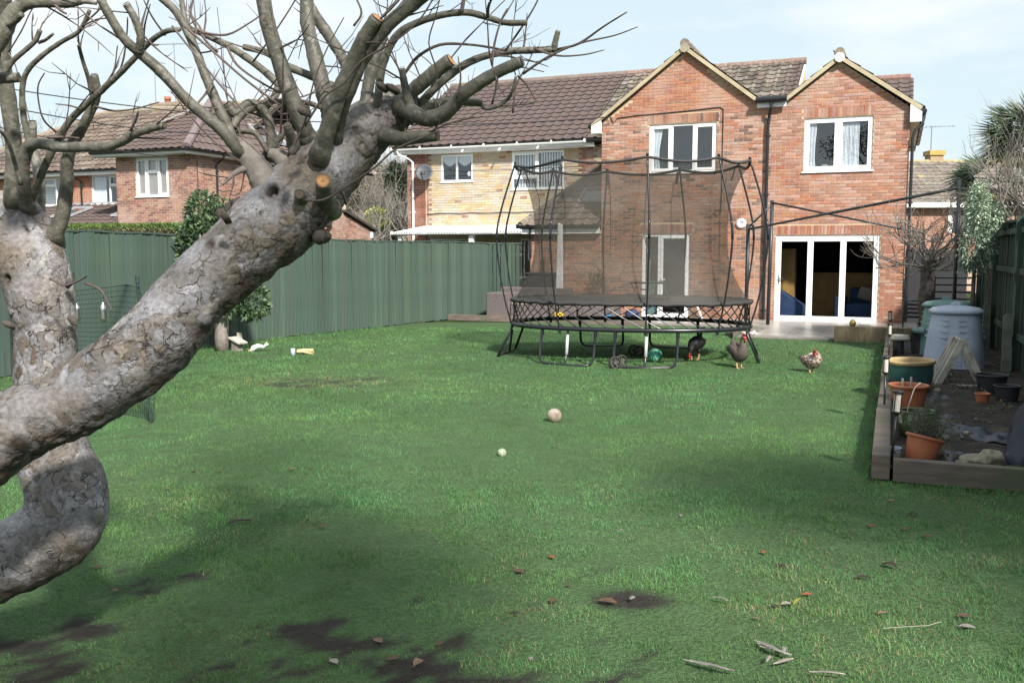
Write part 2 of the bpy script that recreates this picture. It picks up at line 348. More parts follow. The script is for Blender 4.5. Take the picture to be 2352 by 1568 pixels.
def glass_mat(add=.05):
    m, n, b = new_mat('window_glass'); N = n.nodes; K = n.links; out = N['Material Output']
    tr = N.new('ShaderNodeBsdfTransparent'); tr.inputs[0].default_value = (.90, .92, .93, 1)
    gl = N.new('ShaderNodeBsdfGlossy'); gl.inputs['Roughness'].default_value = .015; gl.inputs[0].default_value = (.95, .97, 1, 1)
    lw = N.new('ShaderNodeLayerWeight'); lw.inputs[0].default_value = .5; fr = N.new('ShaderNodeMath'); fr.operation = 'POWER'; fr.inputs[1].default_value = 3.2; K.new(lw.outputs['Facing'], fr.inputs[0])
    no = N.new('ShaderNodeTexNoise'); no.inputs['Scale'].default_value = 1.3; bp = N.new('ShaderNodeBump'); bp.inputs['Strength'].default_value = .1; bp.inputs['Distance'].default_value = .01
    tc = N.new('ShaderNodeTexCoord'); K.new(tc.outputs['Object'], no.inputs[0]); K.new(no.outputs[0], bp.inputs['Height']); K.new(bp.outputs[0], gl.inputs['Normal'])
    ma = N.new('ShaderNodeMath'); ma.operation = 'MULTIPLY_ADD'; ma.inputs[1].default_value = .8; ma.inputs[2].default_value = add; ma.use_clamp = True
    K.new(fr.outputs[0], ma.inputs[0]); ms = N.new('ShaderNodeMixShader'); K.new(ma.outputs[0], ms.inputs[0]); K.new(tr.outputs[0], ms.inputs[1]); K.new(gl.outputs[0], ms.inputs[2]); K.new(ms.outputs[0], out.inputs[0]); return m
M['glass'] = glass_mat(.07); M['door_glass'] = glass_mat(.0)
def net_mat(name, cover, colr, sc):
    """fine woven mesh: real holes are far below a pixel, thread pattern modulates the coverage"""
    m, n, b = new_mat(name); N = n.nodes; K = n.links; out = N['Material Output']
    tr = N.new('ShaderNodeBsdfTransparent'); b.inputs['Base Color'].default_value = tuple(colr)+(1,); b.inputs['Roughness'].default_value = .6
    tc = N.new('ShaderNodeTexCoord'); ad = None
    for ang in (.9, -.9):
        mp = N.new('ShaderNodeMapping'); mp.inputs['Rotation'].default_value = (0, 0, ang); K.new(tc.outputs['UV'], mp.inputs[0])
        wv = N.new('ShaderNodeTexWave'); wv.inputs['Scale'].default_value = sc; K.new(mp.outputs[0], wv.inputs[0])
        if ad is None: ad = wv.outputs['Fac']
        else:
            mxm = N.new('ShaderNodeMath'); mxm.operation = 'MAXIMUM'; K.new(ad, mxm.inputs[0]); K.new(wv.outputs['Fac'], mxm.inputs[1]); ad = mxm.outputs[0]
    no = N.new('ShaderNodeTexNoise'); no.inputs['Scale'].default_value = 1.5; K.new(tc.outputs['Object'], no.inputs[0])
    mr = N.new('ShaderNodeMapRange'); mr.inputs[1].default_value = .5; mr.inputs[2].default_value = 1.0; mr.inputs[3].default_value = cover*.45; mr.inputs[4].default_value = cover*1.3; K.new(ad, mr.inputs[0])
    mm = N.new('ShaderNodeMath'); mm.operation = 'MULTIPLY_ADD'; mm.inputs[1].default_value = .25; mm.inputs[2].default_value = -.12; K.new(no.outputs[0], mm.inputs[0])
    a2 = N.new('ShaderNodeMath'); a2.operation = 'ADD'; a2.use_clamp = True; K.new(mr.outputs[0], a2.inputs[0]); K.new(mm.outputs[0], a2.inputs[1])
    ms = N.new('ShaderNodeMixShader'); K.new(a2.outputs[0], ms.inputs[0]); K.new(tr.outputs[0], ms.inputs[1]); K.new(b.outputs[0], ms.inputs[2]); K.new(ms.outputs[0], out.inputs[0]); return m
M['tnet'] = net_mat('trampoline_net', .52, (.035, .031, .022), 30)

def vary(c, v=.12):
    k = 1+random.uniform(-v, v); return tuple(max(0, x*k*(1+random.uniform(-.05, .05))) for x in c)

# ---------------------------------------------------------------- numpy value noise
def vnoise(x, y, seed=0):
    xi = np.floor(x).astype(np.int64); yi = np.floor(y).astype(np.int64); xf = x-xi; yf = y-yi
    def h(a, b):
        n = (a*374761393+b*668265263+seed*974711) & 0x7fffffff
        n = ((n ^ (n >> 13))*1274126177) & 0x7fffffff
        return ((n ^ (n >> 16)) & 0xffff)/65535.0
    u = xf*xf*(3-2*xf); v = yf*yf*(3-2*yf)
    return (h(xi, yi)*(1-u)+h(xi+1, yi)*u)*(1-v)+(h(xi, yi+1)*(1-u)+h(xi+1, yi+1)*u)*v
def fbm(x, y, seed=0, o=4):
    r = 0; a = .5
    for i in range(o): r = r+a*vnoise(x*2**i, y*2**i, seed+i*7); a *= .5
    return r/(1-.5**o)
# ================================================================ STRUCTURE
# ---- ground sheet, lawn soil
def ground():
    mb = MB(); mb.add([(-220, -60, -.012), (220, -60, -.012), (220, 380, -.012), (-220, 380, -.012)], [(0, 1, 2, 3)])
    m, n, b = new_mat('ground_turf'); N = n.nodes; K = n.links
    tc = N.new('ShaderNodeTexCoord'); a = N.new('ShaderNodeTexNoise'); a.inputs['Scale'].default_value = 1.1; a.inputs['Detail'].default_value = 9; K.new(tc.outputs['Object'], a.inputs[0])
    r = N.new('ShaderNodeValToRGB'); e = r.color_ramp.elements; e[0].position = .35; e[0].color = (.022, .035, .012, 1); e[1].position = .7; e[1].color = (.05, .075, .025, 1)
    K.new(a.outputs[0], r.inputs[0]); c = N.new('ShaderNodeTexNoise'); c.inputs['Scale'].default_value = 40; c.inputs['Detail'].default_value = 4; K.new(tc.outputs['Object'], c.inputs[0])
    bp = N.new('ShaderNodeBump'); bp.inputs['Strength'].default_value = .8; bp.inputs['Distance'].default_value = .02; K.new(c.outputs[0], bp.inputs['Height']); K.new(bp.outputs[0], b.inputs['Normal'])
    K.new(r.outputs[0], b.inputs['Base Color']); b.inputs['Roughness'].default_value = .95; b.inputs['Specular IOR Level'].default_value = .1
    struct('ground', mb, m)
ground()
SOILCOL = (.024, .020, .017)
def mudmask(x, y):
    """bare earth worn through the lawn, strongest near the apple trees"""
    n = fbm(x*2.1+3, y*2.1, 5, 4)
    w = np.clip((5.7-y-.35*(x+1.2))/2.4, 0, 1)*np.clip((1.6-x)/1.6, 0, 1)
    m = np.clip((n*.62+.38*fbm(x*8.5, y*8.5, 15, 3)-.715+.155*w+.10*(fbm(x*27, y*27, 16, 2)-.5))*16, 0, 1)*(w > 0)
    d = np.exp(-(((x+2.42)/.75)**2+((y-12.0)/.42)**2))
    m2 = np.clip((fbm(x*3, y*5, 9, 4)-.58+.28*d)*6, 0, 1)*(d > .15)
    d3 = np.exp(-(((x-.58)/.22)**2+((y-4.38)/.14)**2)); m3 = np.clip(d3*2.2-.7+fbm(x*9, y*9, 3)*.4, 0, 1)
    return np.clip(np.maximum(np.maximum(m, m2*.75), m3), 0, 1)
def lawn_soil():
    nx, ny = 260, 330; xs = np.linspace(-8.5, 7.5, nx); ys = np.linspace(2.2, 22, ny); X, Y = np.meshgrid(xs, ys)
    Z = .006+.012*(fbm(X*.6, Y*.6, 1)-.5)+.012*fbm(X*9, Y*9, 2)*np.clip((12-Y)/8, .1, 1)
    s = (X-ORG.x)*ES.x+(Y-ORG.y)*ES.y; t = (X-ORG.x)*ET.x+(Y-ORG.y)*ET.y
    keep = (s < 1.28) | (t < -15.6)
    Z = np.where(keep, Z, -.02); Z = np.where((t > -4.3) & (s > -1.4), -.02, Z); Z = np.where(t > -1.9, -.02, Z)
    v = np.stack([X, Y, Z], -1).reshape(-1, 3)
    i = np.arange(nx*ny).reshape(ny, nx); f = np.stack([i[:-1, :-1], i[:-1, 1:], i[1:, 1:], i[1:, :-1]], -1).reshape(-1, 4)
    m = mudmask(X, Y).reshape(-1, 1); g = np.array([.055, .100, .040]); c = g*(1-m)+np.array(SOILCOL)*m
    c = c*(.8+.4*fbm(X*14, Y*14, 4).reshape(-1, 1))
    me = npmesh('lawn_soil', v, f, mat('lawn_soil', None, .92, var=.3, scale=45, col=True, bump=.25, bscale=60, spec=.25), c, True)
    o = bpy.data.objects.new('lawn', me); link(o); o['kind'] = 'structure'
lawn_soil()

# ---- patio of individual slabs
def patio():
    base = MB(); base.lohi((-8.3, -2.0, -.01), (2.2, .4, .035)); base.lohi((-1.4, -4.36, -.01), (2.2, -1.98, .035))
    p = bpy.data.objects.new('patio', mesh_from('patio', base, M['joint'])); link(p); p.location = ORG; p.rotation_euler = (0, 0, -TH); p['kind'] = 'structure'
    ms = []
    for k in range(6):
        mb = MB(); mb.box((0, 0, .018), (.592, .592, .036)); ms.append(bpy.data.meshes.new('x')); ms[-1] = mesh_from('paving_slab', mb, M['paving'])
    s = -1.38+.3
    cells = []
    for j in range(8):
        for i in range(20):
            cs = -8.0+.6*i; ct = -4.05+.6*j
            if (ct < -1.9 and cs < -1.3) or cs > 2.0 or ct > .2: continue
            cells.append((cs+(.0 if j % 2 else .02), ct))
    for cs, ct in cells:
        o = bpy.data.objects.new('paving_slab', random.choice(ms)); link(o, p); o.location = (cs, ct, .03+random.uniform(-.002, .002)); o.rotation_euler = (0, 0, random.uniform(-.006, .006))
    # timber edge where the patio steps down to the lawn
    mb = MB(); mb.box((0, 0, .07), (5.6, .1, .14))
    single('timber_edging', mb, M['sleeper'], L(-6.6, -2.12), 'long low weathered board edging the paving behind the trampoline', 'edging', -TH)
    mb = MB(); mb.box((0, 0, .09), (.12, 1.9, .18))
    single('timber_edging', mb, M['sleeper'], L(-1.56, -3.1), 'short timber board between lawn and paving beside the right trampoline legs', 'edging', -TH)
    mb = MB(); mb.box((0, 0, .15), (1.75, .2, .3)); mb.box((.95, .0, .15), (.18, .19, .29))
    o = single('sleeper_step', mb, M['sleeper_tan'], L(1.28, -4.36), 'thick weathered timber sleeper standing along the edge of the wet paving', 'sleeper', -TH); bevel(o, .012)
    mb = MB(); mb.lathe([(0, .0), (.045, .0), (.06, .03), (.062, .06), (.05, .1), (.03, .125), (0, .13)], 20)
    single('brass_ball', mb, M['gold'], L(.72, -4.33, .3), 'small round brass coloured ornament on the left end of the sleeper', 'ornament', smooth=True)
    mb = MB()
    for k in range(40): mb.blob((random.gauss(0, .12), random.gauss(0, .3), .055), (.03, .025, .018), 6, 4)
    single('pebbles', mb, M['pebble'], L(-1.2, -3.7), 'little heap of white pebbles beside the timber board', 'pebbles', -TH)['kind'] = 'stuff'
patio()

# ---- planting bed with kerb timbers
def bed():
    nx, ny = 70, 300; u = np.linspace(1.36, 3.2, nx); w = np.linspace(-15.42, -3.4, ny); U, V = np.meshgrid(u, w)
    Z = .05+.05*fbm(U*4, V*4, 21)+.02*fbm(U*22, V*22, 22)
    X = ORG.x+U*ES.x+V*ET.x; Y = ORG.y+U*ES.y+V*ET.y
    v = np.stack([X, Y, Z], -1).reshape(-1, 3); i = np.arange(nx*ny).reshape(ny, nx); f = np.stack([i[:-1, :-1], i[:-1, 1:], i[1:, 1:], i[1:, :-1]], -1).reshape(-1, 4)
    o = bpy.data.objects.new('bed_soil', npmesh('bed_soil', v, f, M['soil'], None, True)); link(o); o['kind'] = 'structure'
    ts = [(-15.43, -13.2), (-13.19, -10.9), (-10.89, -8.5), (-8.49, -6.1), (-6.09, -3.7)]
    lab = ['near corner timber of the bed kerb beside the lantern', 'second timber of the long bed kerb beside the olive pot', 'third timber of the long bed kerb beside the teal bowl',
           'fourth timber of the long bed kerb beside the grey bin', 'farthest timber of the long bed kerb near the paving']
    for (a, b), lb in zip(ts, lab):
        mb = MB(); mb.box((0, 0, .095), (.13, b-a, .19))
        bevel(single('kerb_timber', mb, M['sleeper'], L(1.37+random.uniform(-.006, .006), (a+b)/2), lb, 'kerb timber', -TH+random.uniform(-.004, .004), group='timbers edging the planting bed'), .01)
    mb = MB(); mb.box((1.2, 0, .08), (2.4, .09, .17))
    bevel(single('kerb_timber', mb, M['sleeper'], L(1.46, -15.4), 'front timber of the planting bed running right from the corner', 'kerb timber', -TH, group='timbers edging the planting bed'), .008)
bed()

# ================================================================ HOUSES
BRW, BRH, CW, CH = .210, .061, .225, .075
class Wall:
    """mortar sheet with real bricks; bricks are gathered per house and placed later"""
    def __init__(s, root, palette, mortar, bmat): s.root = root; s.pal = palette; s.mortar = mortar; s.bmat = bmat; s.items = []
    def face(s, kind, fix, u0, u1, z0, top, holes=(), soldiers=(), name='wall', bond=0, pal=None, mortar=None, bricks=True):
        def pt(u, z, d):
            return (u, fix-d, z) if kind == 'f' else ((fix+d, u, z) if kind == 'r' else (fix-d, u, z))
        tz = lambda u: float(np.interp(u, [p[0] for p in top], [p[1] for p in top]))
        br = sorted({u0, u1, *[p[0] for p in top if u0 < p[0] < u1], *[x for h in holes for x in h[:2] if u0 < x < u1]})
        mb = MB()
        def q(a, b, c, d): mb.add([a, b, c, d], [(0, 1, 2, 3)])
        for a, b in zip(br[:-1], br[1:]):
            m = (a+b)/2; hs = sorted([h[2:] for h in holes if h[0] < m < h[1]]); z = z0
            for lo, hi in hs:
                if lo > z: q(pt(a, z, 0), pt(b, z, 0), pt(b, lo, 0), pt(a, lo, 0))
                z = hi
            q(pt(a, z, 0), pt(b, z, 0), pt(b, tz(b-1e-6), 0), pt(a, tz(a+1e-6), 0))
        for h in holes:
            a, b, lo, hi = h
            q(pt(a, lo, 0), pt(a, lo, -.14), pt(a, hi, -.14), pt(a, hi, 0)); q(pt(b, lo, 0), pt(b, hi, 0), pt(b, hi, -.14), pt(b, lo, -.14))
            q(pt(a, hi, 0), pt(a, hi, -.14), pt(b, hi, -.14), pt(b, hi, 0)); q(pt(a, lo, 0), pt(b, lo, 0), pt(b, lo, -.14), pt(a, lo, -.14))
        # thickness behind
        q(pt(u0, z0, 0), pt(u0, z0, -.14), pt(u0, tz(u0+1e-6), -.14), pt(u0, tz(u0+1e-6), 0)); q(pt(u1, z0, 0), pt(u1, z0, -.14), pt(u1, tz(u1-1e-6), -.14), pt(u1, tz(u1-1e-6), 0))
        w = hobj(name, mb, mortar or s.mortar, s.root)
        if not bricks: return w
        blocks = list(holes)+[sd for sd in soldiers]
        n = int((max(p[1] for p in top)-z0)/CH)
        for j in range(n+1):
            z = z0+CH*(j+.5)
            # allowed interval(s) along u under the sloping top
            us = np.linspace(u0, u1, 160); ok = np.array([tz(x) for x in us]) > z+CH*.5
            x = u0-(CW/2 if (j+bond) % 2 else 0)
            while x < u1:
                a, b = max(x, u0), min(x+BRW, u1); x += CW
                segs = [(a, b)]
                for h in blocks:
                    if h[2]-CH*.35 < z < h[3]+CH*.35:
                        ns = []
                        for p, r in segs:
                            if r <= h[0] or p >= h[1]: ns.append((p, r)); continue
                            if p < h[0]: ns.append((p, h[0]-.005))
                            if r > h[1]: ns.append((h[1]+.005, r))
                        segs = ns
                for p, r in segs:
                    if r-p < .04: continue
                    mid = (p+r)/2
                    if not ok[int((mid-u0)/(u1-u0)*159)]: continue
                    s.items.append((kind, fix, mid, z, r-p, BRH, (pal or s.pal)(mid, z)))
        for a, b, lo, hi in soldiers:
            k = int(round((b-a)/CH)); st = (b-a)/k
            for i in range(k): s.items.append((kind, fix, a+st*(i+.5), (lo+hi)/2, st-.01, hi-lo-.01, (pal or s.pal)((a+b)/2, 0)))
        return w
    def finish(s, limit=300):
        def world(it):
            k, fix, u, z = it[:4]; return L(u, fix, z) if k == 'f' else L(fix, u, z)
        it = sorted(s.items, key=lambda i: (world(i)-EYE).length if -4000 < 0 else 0)
        cache = {}; s0, t0 = s.root['_s'], s.root['_t']
        for k, fix, u, z, w, h, c in it[:limit]:
            ck = (k, tuple(round(x*12)/12 for x in c), round(random.random()*2))
            ck = (k, tuple(round(x, 2) for x in c))
            if ck not in cache:
                mb = MB(); mb.box((0, 0, 0), (BRW, .016, BRH) if k == 'f' else (.016, BRW, BRH), None, c); cache[ck] = mesh_from('brick', mb, s.bmat)
            o = bpy.data.objects.new('brick', cache[ck]); SC.collection.objects.link(o); o.parent = s.root
            d = random.uniform(-.001, .002)
            if k == 'f': o.location = (u-s0, fix-d-t0, z); o.scale = (w/BRW, 1, h/BRH)
            else: o.location = (fix-s0+(d if k == 'r' else -d), u-t0, z); o.scale = (1, w/BRW, h/BRH)
        mb = MB()
        for k, fix, u, z, w, h, c in it[limit:]:
            d = random.uniform(.005, .0095)
            if k == 'f': a, b = (u-w/2, fix-d, z-h/2), (u+w/2, fix+.002, z+h/2); fs = [(0, 1, 5, 4), (3, 0, 4, 7), (1, 2, 6, 5), (4, 5, 6, 7), (3, 2, 1, 0)]
            elif k == 'r': a, b = (fix-.002, u-w/2, z-h/2), (fix+d, u+w/2, z+h/2); fs = [(1, 2, 6, 5), (0, 1, 5, 4), (2, 3, 7, 6), (4, 5, 6, 7), (3, 2, 1, 0)]
            else: a, b = (fix-d, u-w/2, z-h/2), (fix+.002, u+w/2, z+h/2); fs = [(3, 0, 4, 7), (0, 1, 5, 4), (2, 3, 7, 6), (4, 5, 6, 7), (3, 2, 1, 0)]
            vs = [(a[0], a[1], a[2]), (b[0], a[1], a[2]), (b[0], b[1], a[2]), (a[0], b[1], a[2]), (a[0], a[1], b[2]), (b[0], a[1], b[2]), (b[0], b[1], b[2]), (a[0], b[1], b[2])]
            mb.add(vs, fs, c)
        if mb.v: hobj('brick', mb, s.bmat, s.root)['kind'] = 'stuff'

def inside(poly, x, y):
    c = False; n = len(poly)
    for i in range(n):
        x1, y1 = poly[i]; x2, y2 = poly[(i+1) % n]
        if (y1 > y) != (y2 > y) and x < (x2-x1)*(y-y1)/(y2-y1)+x1: c = not c
    return c
TW, TG = .30, .335
def tile_geo(w=TW, g=TG, lap=.04, th=.032, amp=.030):
    prof = [(0, .35), (.18, .0), (.42, -.1), (.62, .15), (.76, .85), (.88, 1.0), (1.0, .4)]
    vs = []
    for v, dz in ((0, th), (g+lap, .002)):
        for a, b in prof: vs.append(((a-.5)*w*1.03, v-.0, dz+b*amp))
    for a, b in prof: vs.append(((a-.5)*w*1.03, .004, b*amp-.002))
    n = len(prof); fs = [(i, i+1, n+i+1, n+i) for i in range(n-1)]+[(2*n+i, 2*n+i+1, i+1, i) for i in range(n-1)]
    return vs, fs
class Roof:
    def __init__(s, root): s.root = root; s.items = []; s.k = 0
    def slope(s, name, o, u, v, poly, colf, mt, w=TW, g=TG, base=True, parent=None):
        """o,u,v in house coordinates; poly in (u,v) metres"""
        o = Vector(o); u = Vector(u).normalized(); v = Vector(v).normalized(); n = u.cross(v)
        if n.z < 0: n = -n
        mb = MB(); vs = [o+u*a+v*b for a, b in poly]; k = len(poly)
        mb.add([p-n*.01 for p in vs]+[p-n*.08 for p in vs], [tuple(range(k)), tuple(range(2*k-1, k-1, -1))]+[(i, k+i, k+(i+1) % k, (i+1) % k) for i in range(k)])
        part = hobj(name, mb, M['under'], s.root)
        a0, a1 = min(p[0] for p in poly), max(p[0] for p in poly); b0, b1 = min(p[1] for p in poly), max(p[1] for p in poly)
        R = Matrix((u, v, n)).transposed().to_4x4()
        for j in range(int(round((b1-b0)/g))):
            for i in range(int(round((a1-a0)/w))+1):
                cu, cv = a0+(i+.5)*w, b0+(j)*g
                if inside(poly, cu, cv+g*.5) : s.items.append((Matrix.Translation(o+u*cu+v*cv+n*random.uniform(0, .004)) @ R, colf(cu, cv), mt, w, g))
        return part
    def finish(s, limit=300):
        s0, t0 = s.root['_s'], s.root['_t']; SH = Matrix.Translation((-s0, -t0, 0))
        W0 = Matrix.Translation(ORG) @ Matrix.Rotation(-TH, 4, 'Z')
        it = sorted(s.items, key=lambda i: ((W0 @ i[0].translation)-EYE).length)
        cache = {}
        for m, c, mt, w, g in it[:limit]:
            ck = (tuple(round(x, 2) for x in c), mt.name, w, g)
            if ck not in cache:
                mb = MB(); vs, fs = tile_geo(w, g); mb.add(vs, fs, c); cache[ck] = mesh_from('roof_tile', mb, mt)
            o = bpy.data.objects.new('roof_tile', cache[ck]); SC.collection.objects.link(o); o.parent = s.root; o.matrix_basis = SH @ m
        groups = {}
        for m, c, mt, w, g in it[limit:]:
            mb = groups.setdefault(mt.name, MB()); vs, fs = tile_geo(w, g); mb.add([m @ Vector(p) for p in vs], fs, c)
        for k, mb in groups.items(): hobj('roof_tile', mb, M[{'roof_tile': 'tile', 'roof_tile_moss': 'tile_moss'}[k]], s.root)['kind'] = 'stuff'
def ridge_caps(root, a, b, r=.12, col=(.2, .15, .13), mt='tile', seg=.42):
    a = Vector(a); b = Vector(b); n = max(1, int((b-a).length/seg)); mb = None
    for i in range(n):
        p, q = a.lerp(b, i/n), a.lerp(b, (i+1)/n+.01)
        mb = MB(); mb.tube([p, q], [r*1.04, r*.96], 10, True, vary(col, .12)); hobj('ridge_tile', mb, M[mt], root, smooth=False)

def window(root, s0, s1, z0, z1, t, vs, hs=None, cases=(), sill=True, name='window', fw=.055, room=.6, back='interior', cur=None, face=.03):
    """vs: mullion centres (fraction). cells: list of (col,row) transoms per column in hs {col: [fractions]}"""
    hs = hs or {}; W_, H_ = s1-s0, z1-z0; fr = MB(); tf = t+face
    fr.lohi((s0, tf, z0), (s0+fw, tf+.07, z1)); fr.lohi((s1-fw, tf, z0), (s1, tf+.07, z1)); fr.lohi((s0+fw, tf, z1-fw), (s1-fw, tf+.07, z1)); fr.lohi((s0+fw, tf, z0), (s1-fw, tf+.07, z0+fw))
    xs = [0]+list(vs)+[1]; panes = []
    for m in vs: fr.lohi((s0+m*W_-fw*.55, tf+.002, z0+fw), (s0+m*W_+fw*.55, tf+.07, z1-fw))
    for i in range(len(xs)-1):
        a = s0+xs[i]*W_+(fw if i == 0 else fw*.55); b = s0+xs[i+1]*W_-(fw if i == len(xs)-2 else fw*.55)
        ys = [0]+list(hs.get(i, []))+[1]
        for k in range(len(ys)-1):
            lo = z0+ys[k]*H_+(fw if k == 0 else fw*.5); hi = z0+ys[k+1]*H_-(fw if k == len(ys)-2 else fw*.5)
            if k: fr.lohi((a, tf+.003, lo-fw), (b, tf+.07, lo))
            if (i, k) in cases:
                c = .05; y = tf-.014
                fr.lohi((a-.012, y, lo-.012), (a+c, tf+.05, hi+.012)); fr.lohi((b-c, y, lo-.012), (b+.012, tf+.05, hi+.012)); fr.lohi((a+c, y, hi-c), (b-c, tf+.05, hi+.012)); fr.lohi((a+c, y, lo-.012), (b-c, tf+.05, lo+c))
                panes.append((a+c, b-c, lo+c, hi-c))
            else: panes.append((a, b, lo, hi))
    if sill: fr.lohi((s0-.04, t-.04, z0-.035), (s1+.04, tf+.07, z0-.002))
    w = hobj(name, fr, M['white'], root); bevel(w, .005, 1)
    for a, b, lo, hi in panes:
        mb = MB(); mb.lohi((a-.004, tf+.03, lo-.004), (b+.004, tf+.036, hi+.004)); hobj('pane', mb, M['glass'], root, parent=w)
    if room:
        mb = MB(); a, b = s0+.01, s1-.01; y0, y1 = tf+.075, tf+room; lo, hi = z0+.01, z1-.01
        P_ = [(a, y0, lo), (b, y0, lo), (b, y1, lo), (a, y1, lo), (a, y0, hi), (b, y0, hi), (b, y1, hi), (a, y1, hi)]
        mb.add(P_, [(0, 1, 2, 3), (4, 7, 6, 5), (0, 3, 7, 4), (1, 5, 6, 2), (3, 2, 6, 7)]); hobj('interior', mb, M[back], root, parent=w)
    return w, panes, tf
def drape(root, par, a, b, lo, hi, y, mt='curtain', amp=.015, n=24, name='curtain', taper=0.0):
    mb = MB(); vs = []; rows = 5
    for j in range(rows):
        f = j/(rows-1); z = lo+(hi-lo)*f; bb = b-(b-a)*taper*(1-abs(f-.35)/.65)
        for i in range(n+1): vs.append((a+(bb-a)*i/n, y+amp*math.sin(i*1.9), z))
    fs = [(j*(n+1)+i, j*(n+1)+i+1, (j+1)*(n+1)+i+1, (j+1)*(n+1)+i) for j in range(rows-1) for i in range(n)]
    mb.add(vs, fs); return hobj(name, mb, M[mt], root, parent=par, smooth=True)
def pipe(root, pts, r=.034, name='downpipe', mt='black', clips=True):
    mb = MB(); mb.tube(pts, r, 12)
    if clips:
        a, b = Vector(pts[-2]), Vector(pts[-1])
        for f in (.05, .35, .65, .95): p = a.lerp(b, f); mb.tube([p-Vector((0, 0, .03)), p+Vector((0, 0, .03))], r*1.25, 12); mb.box((p.x, p.y+.03, p.z), (.13, .012, .03))
    return hobj(name, mb, M[mt], root, smooth=False)
def gutter(root, a, b, mt='black', r=.056, name='gutter'):
    a = Vector(a); b = Vector(b); d = (b-a).normalized(); up = Vector((0, 0, 1)); x = d.cross(up); mb = MB(); n = 8; vs = []
    for p in (a, b):
        for rr in (r, r*.86):
            for k in range(n+1):
                an = math.pi*k/n; vs.append(p+x*(math.cos(an)*rr)-up*(math.sin(an)*rr))
    m = n+1; fs = []
    for k in range(n): fs += [(k, k+1, 2*m+k+1, 2*m+k), (m+k+1, m+k, 3*m+k, 3*m+k+1), (k, m+k, m+k+1, k+1), (2*m+k+1, 3*m+k+1, 3*m+k, 2*m+k)]
    fs += [(0, 2*m, 3*m, m), (n, m+n, 3*m+n, 2*m+n)]
    mb.add(vs, fs); L_ = (b-a).length; k = max(2, int(L_/1.0))
    for i in range(k+1):
        p = a.lerp(b, min(.99, max(.01, i/k))); mb.tube([p-d*.02, p+d*.02], r*1.12, 10)
    return hobj(name, mb, M[mt], root)

RED = [(.42, .17, .10), (.47, .21, .13), (.36, .15, .105), (.50, .27, .18), (.40, .14, .08), (.33, .15, .12), (.44, .235, .17)]
def pal_main(s, z):
    if s > -1.37:
        c = random.choice([(.47, .24, .17), (.52, .29, .21), (.43, .23, .19), (.54, .36, .31), (.48, .21, .13), (.50, .32, .28), (.38, .20, .16)])
        if z < 2.2 and random.random() < .5: c = (.38, .155, .10)
        return vary(c, .1)
    if z > 4.95: c = random.choice([(.50, .23, .14), (.46, .21, .14), (.52, .28, .20), (.42, .22, .18)])
    elif z > 2.7: c = random.choice([(.46, .26, .20), (.50, .33, .28), (.42, .24, .20), (.54, .38, .33), (.20, .14, .13), (.48, .22, .14)])
    else: c = random.choice([(.42, .21, .14), (.20, .12, .11), (.44, .25, .19), (.33, .17, .13), (.27, .15, .12), (.46, .22, .14)])
    return vary(c, .1)
def pal_yellow(s, z):
    r = random.random()
    if s < -11.95 or -7.1 < s < -6.62: return vary(random.choice([(.34, .15, .10), (.27, .13, .10), (.38, .18, .12)]), .12)
    if r < .04: return vary((.36, .17, .12), .1)
    return vary(random.choice([(.60, .47, .24), (.62, .52, .31), (.57, .43, .22), (.61, .53, .38), (.54, .46, .34)]), .08)
def pal_left(s, z):
    return vary(random.choice([(.38, .20, .16), (.44, .26, .20), (.31, .16, .14), (.46, .28, .22), (.46, .31, .24), (.38, .22, .18), (.27, .15, .14)]), .1)
def pal_old(s, z): return vary(random.choice([(.48, .19, .10), (.44, .17, .09), (.52, .24, .14), (.40, .15, .09)]), .09)
def tile_brown(u, v): return vary((.105, .075, .068), .06)
def tile_mossy(u, v): return vary(random.choice([(.15, .12, .095), (.12, .10, .08), (.20, .17, .14), (.09, .075, .06)]), .15)
def tile_old(u, v): return vary(random.choice([(.155, .115, .09), (.13, .095, .075), (.19, .15, .12), (.105, .08, .065)]), .15)
def tile_hip(u, v): return vary((.112, .082, .073), .06)

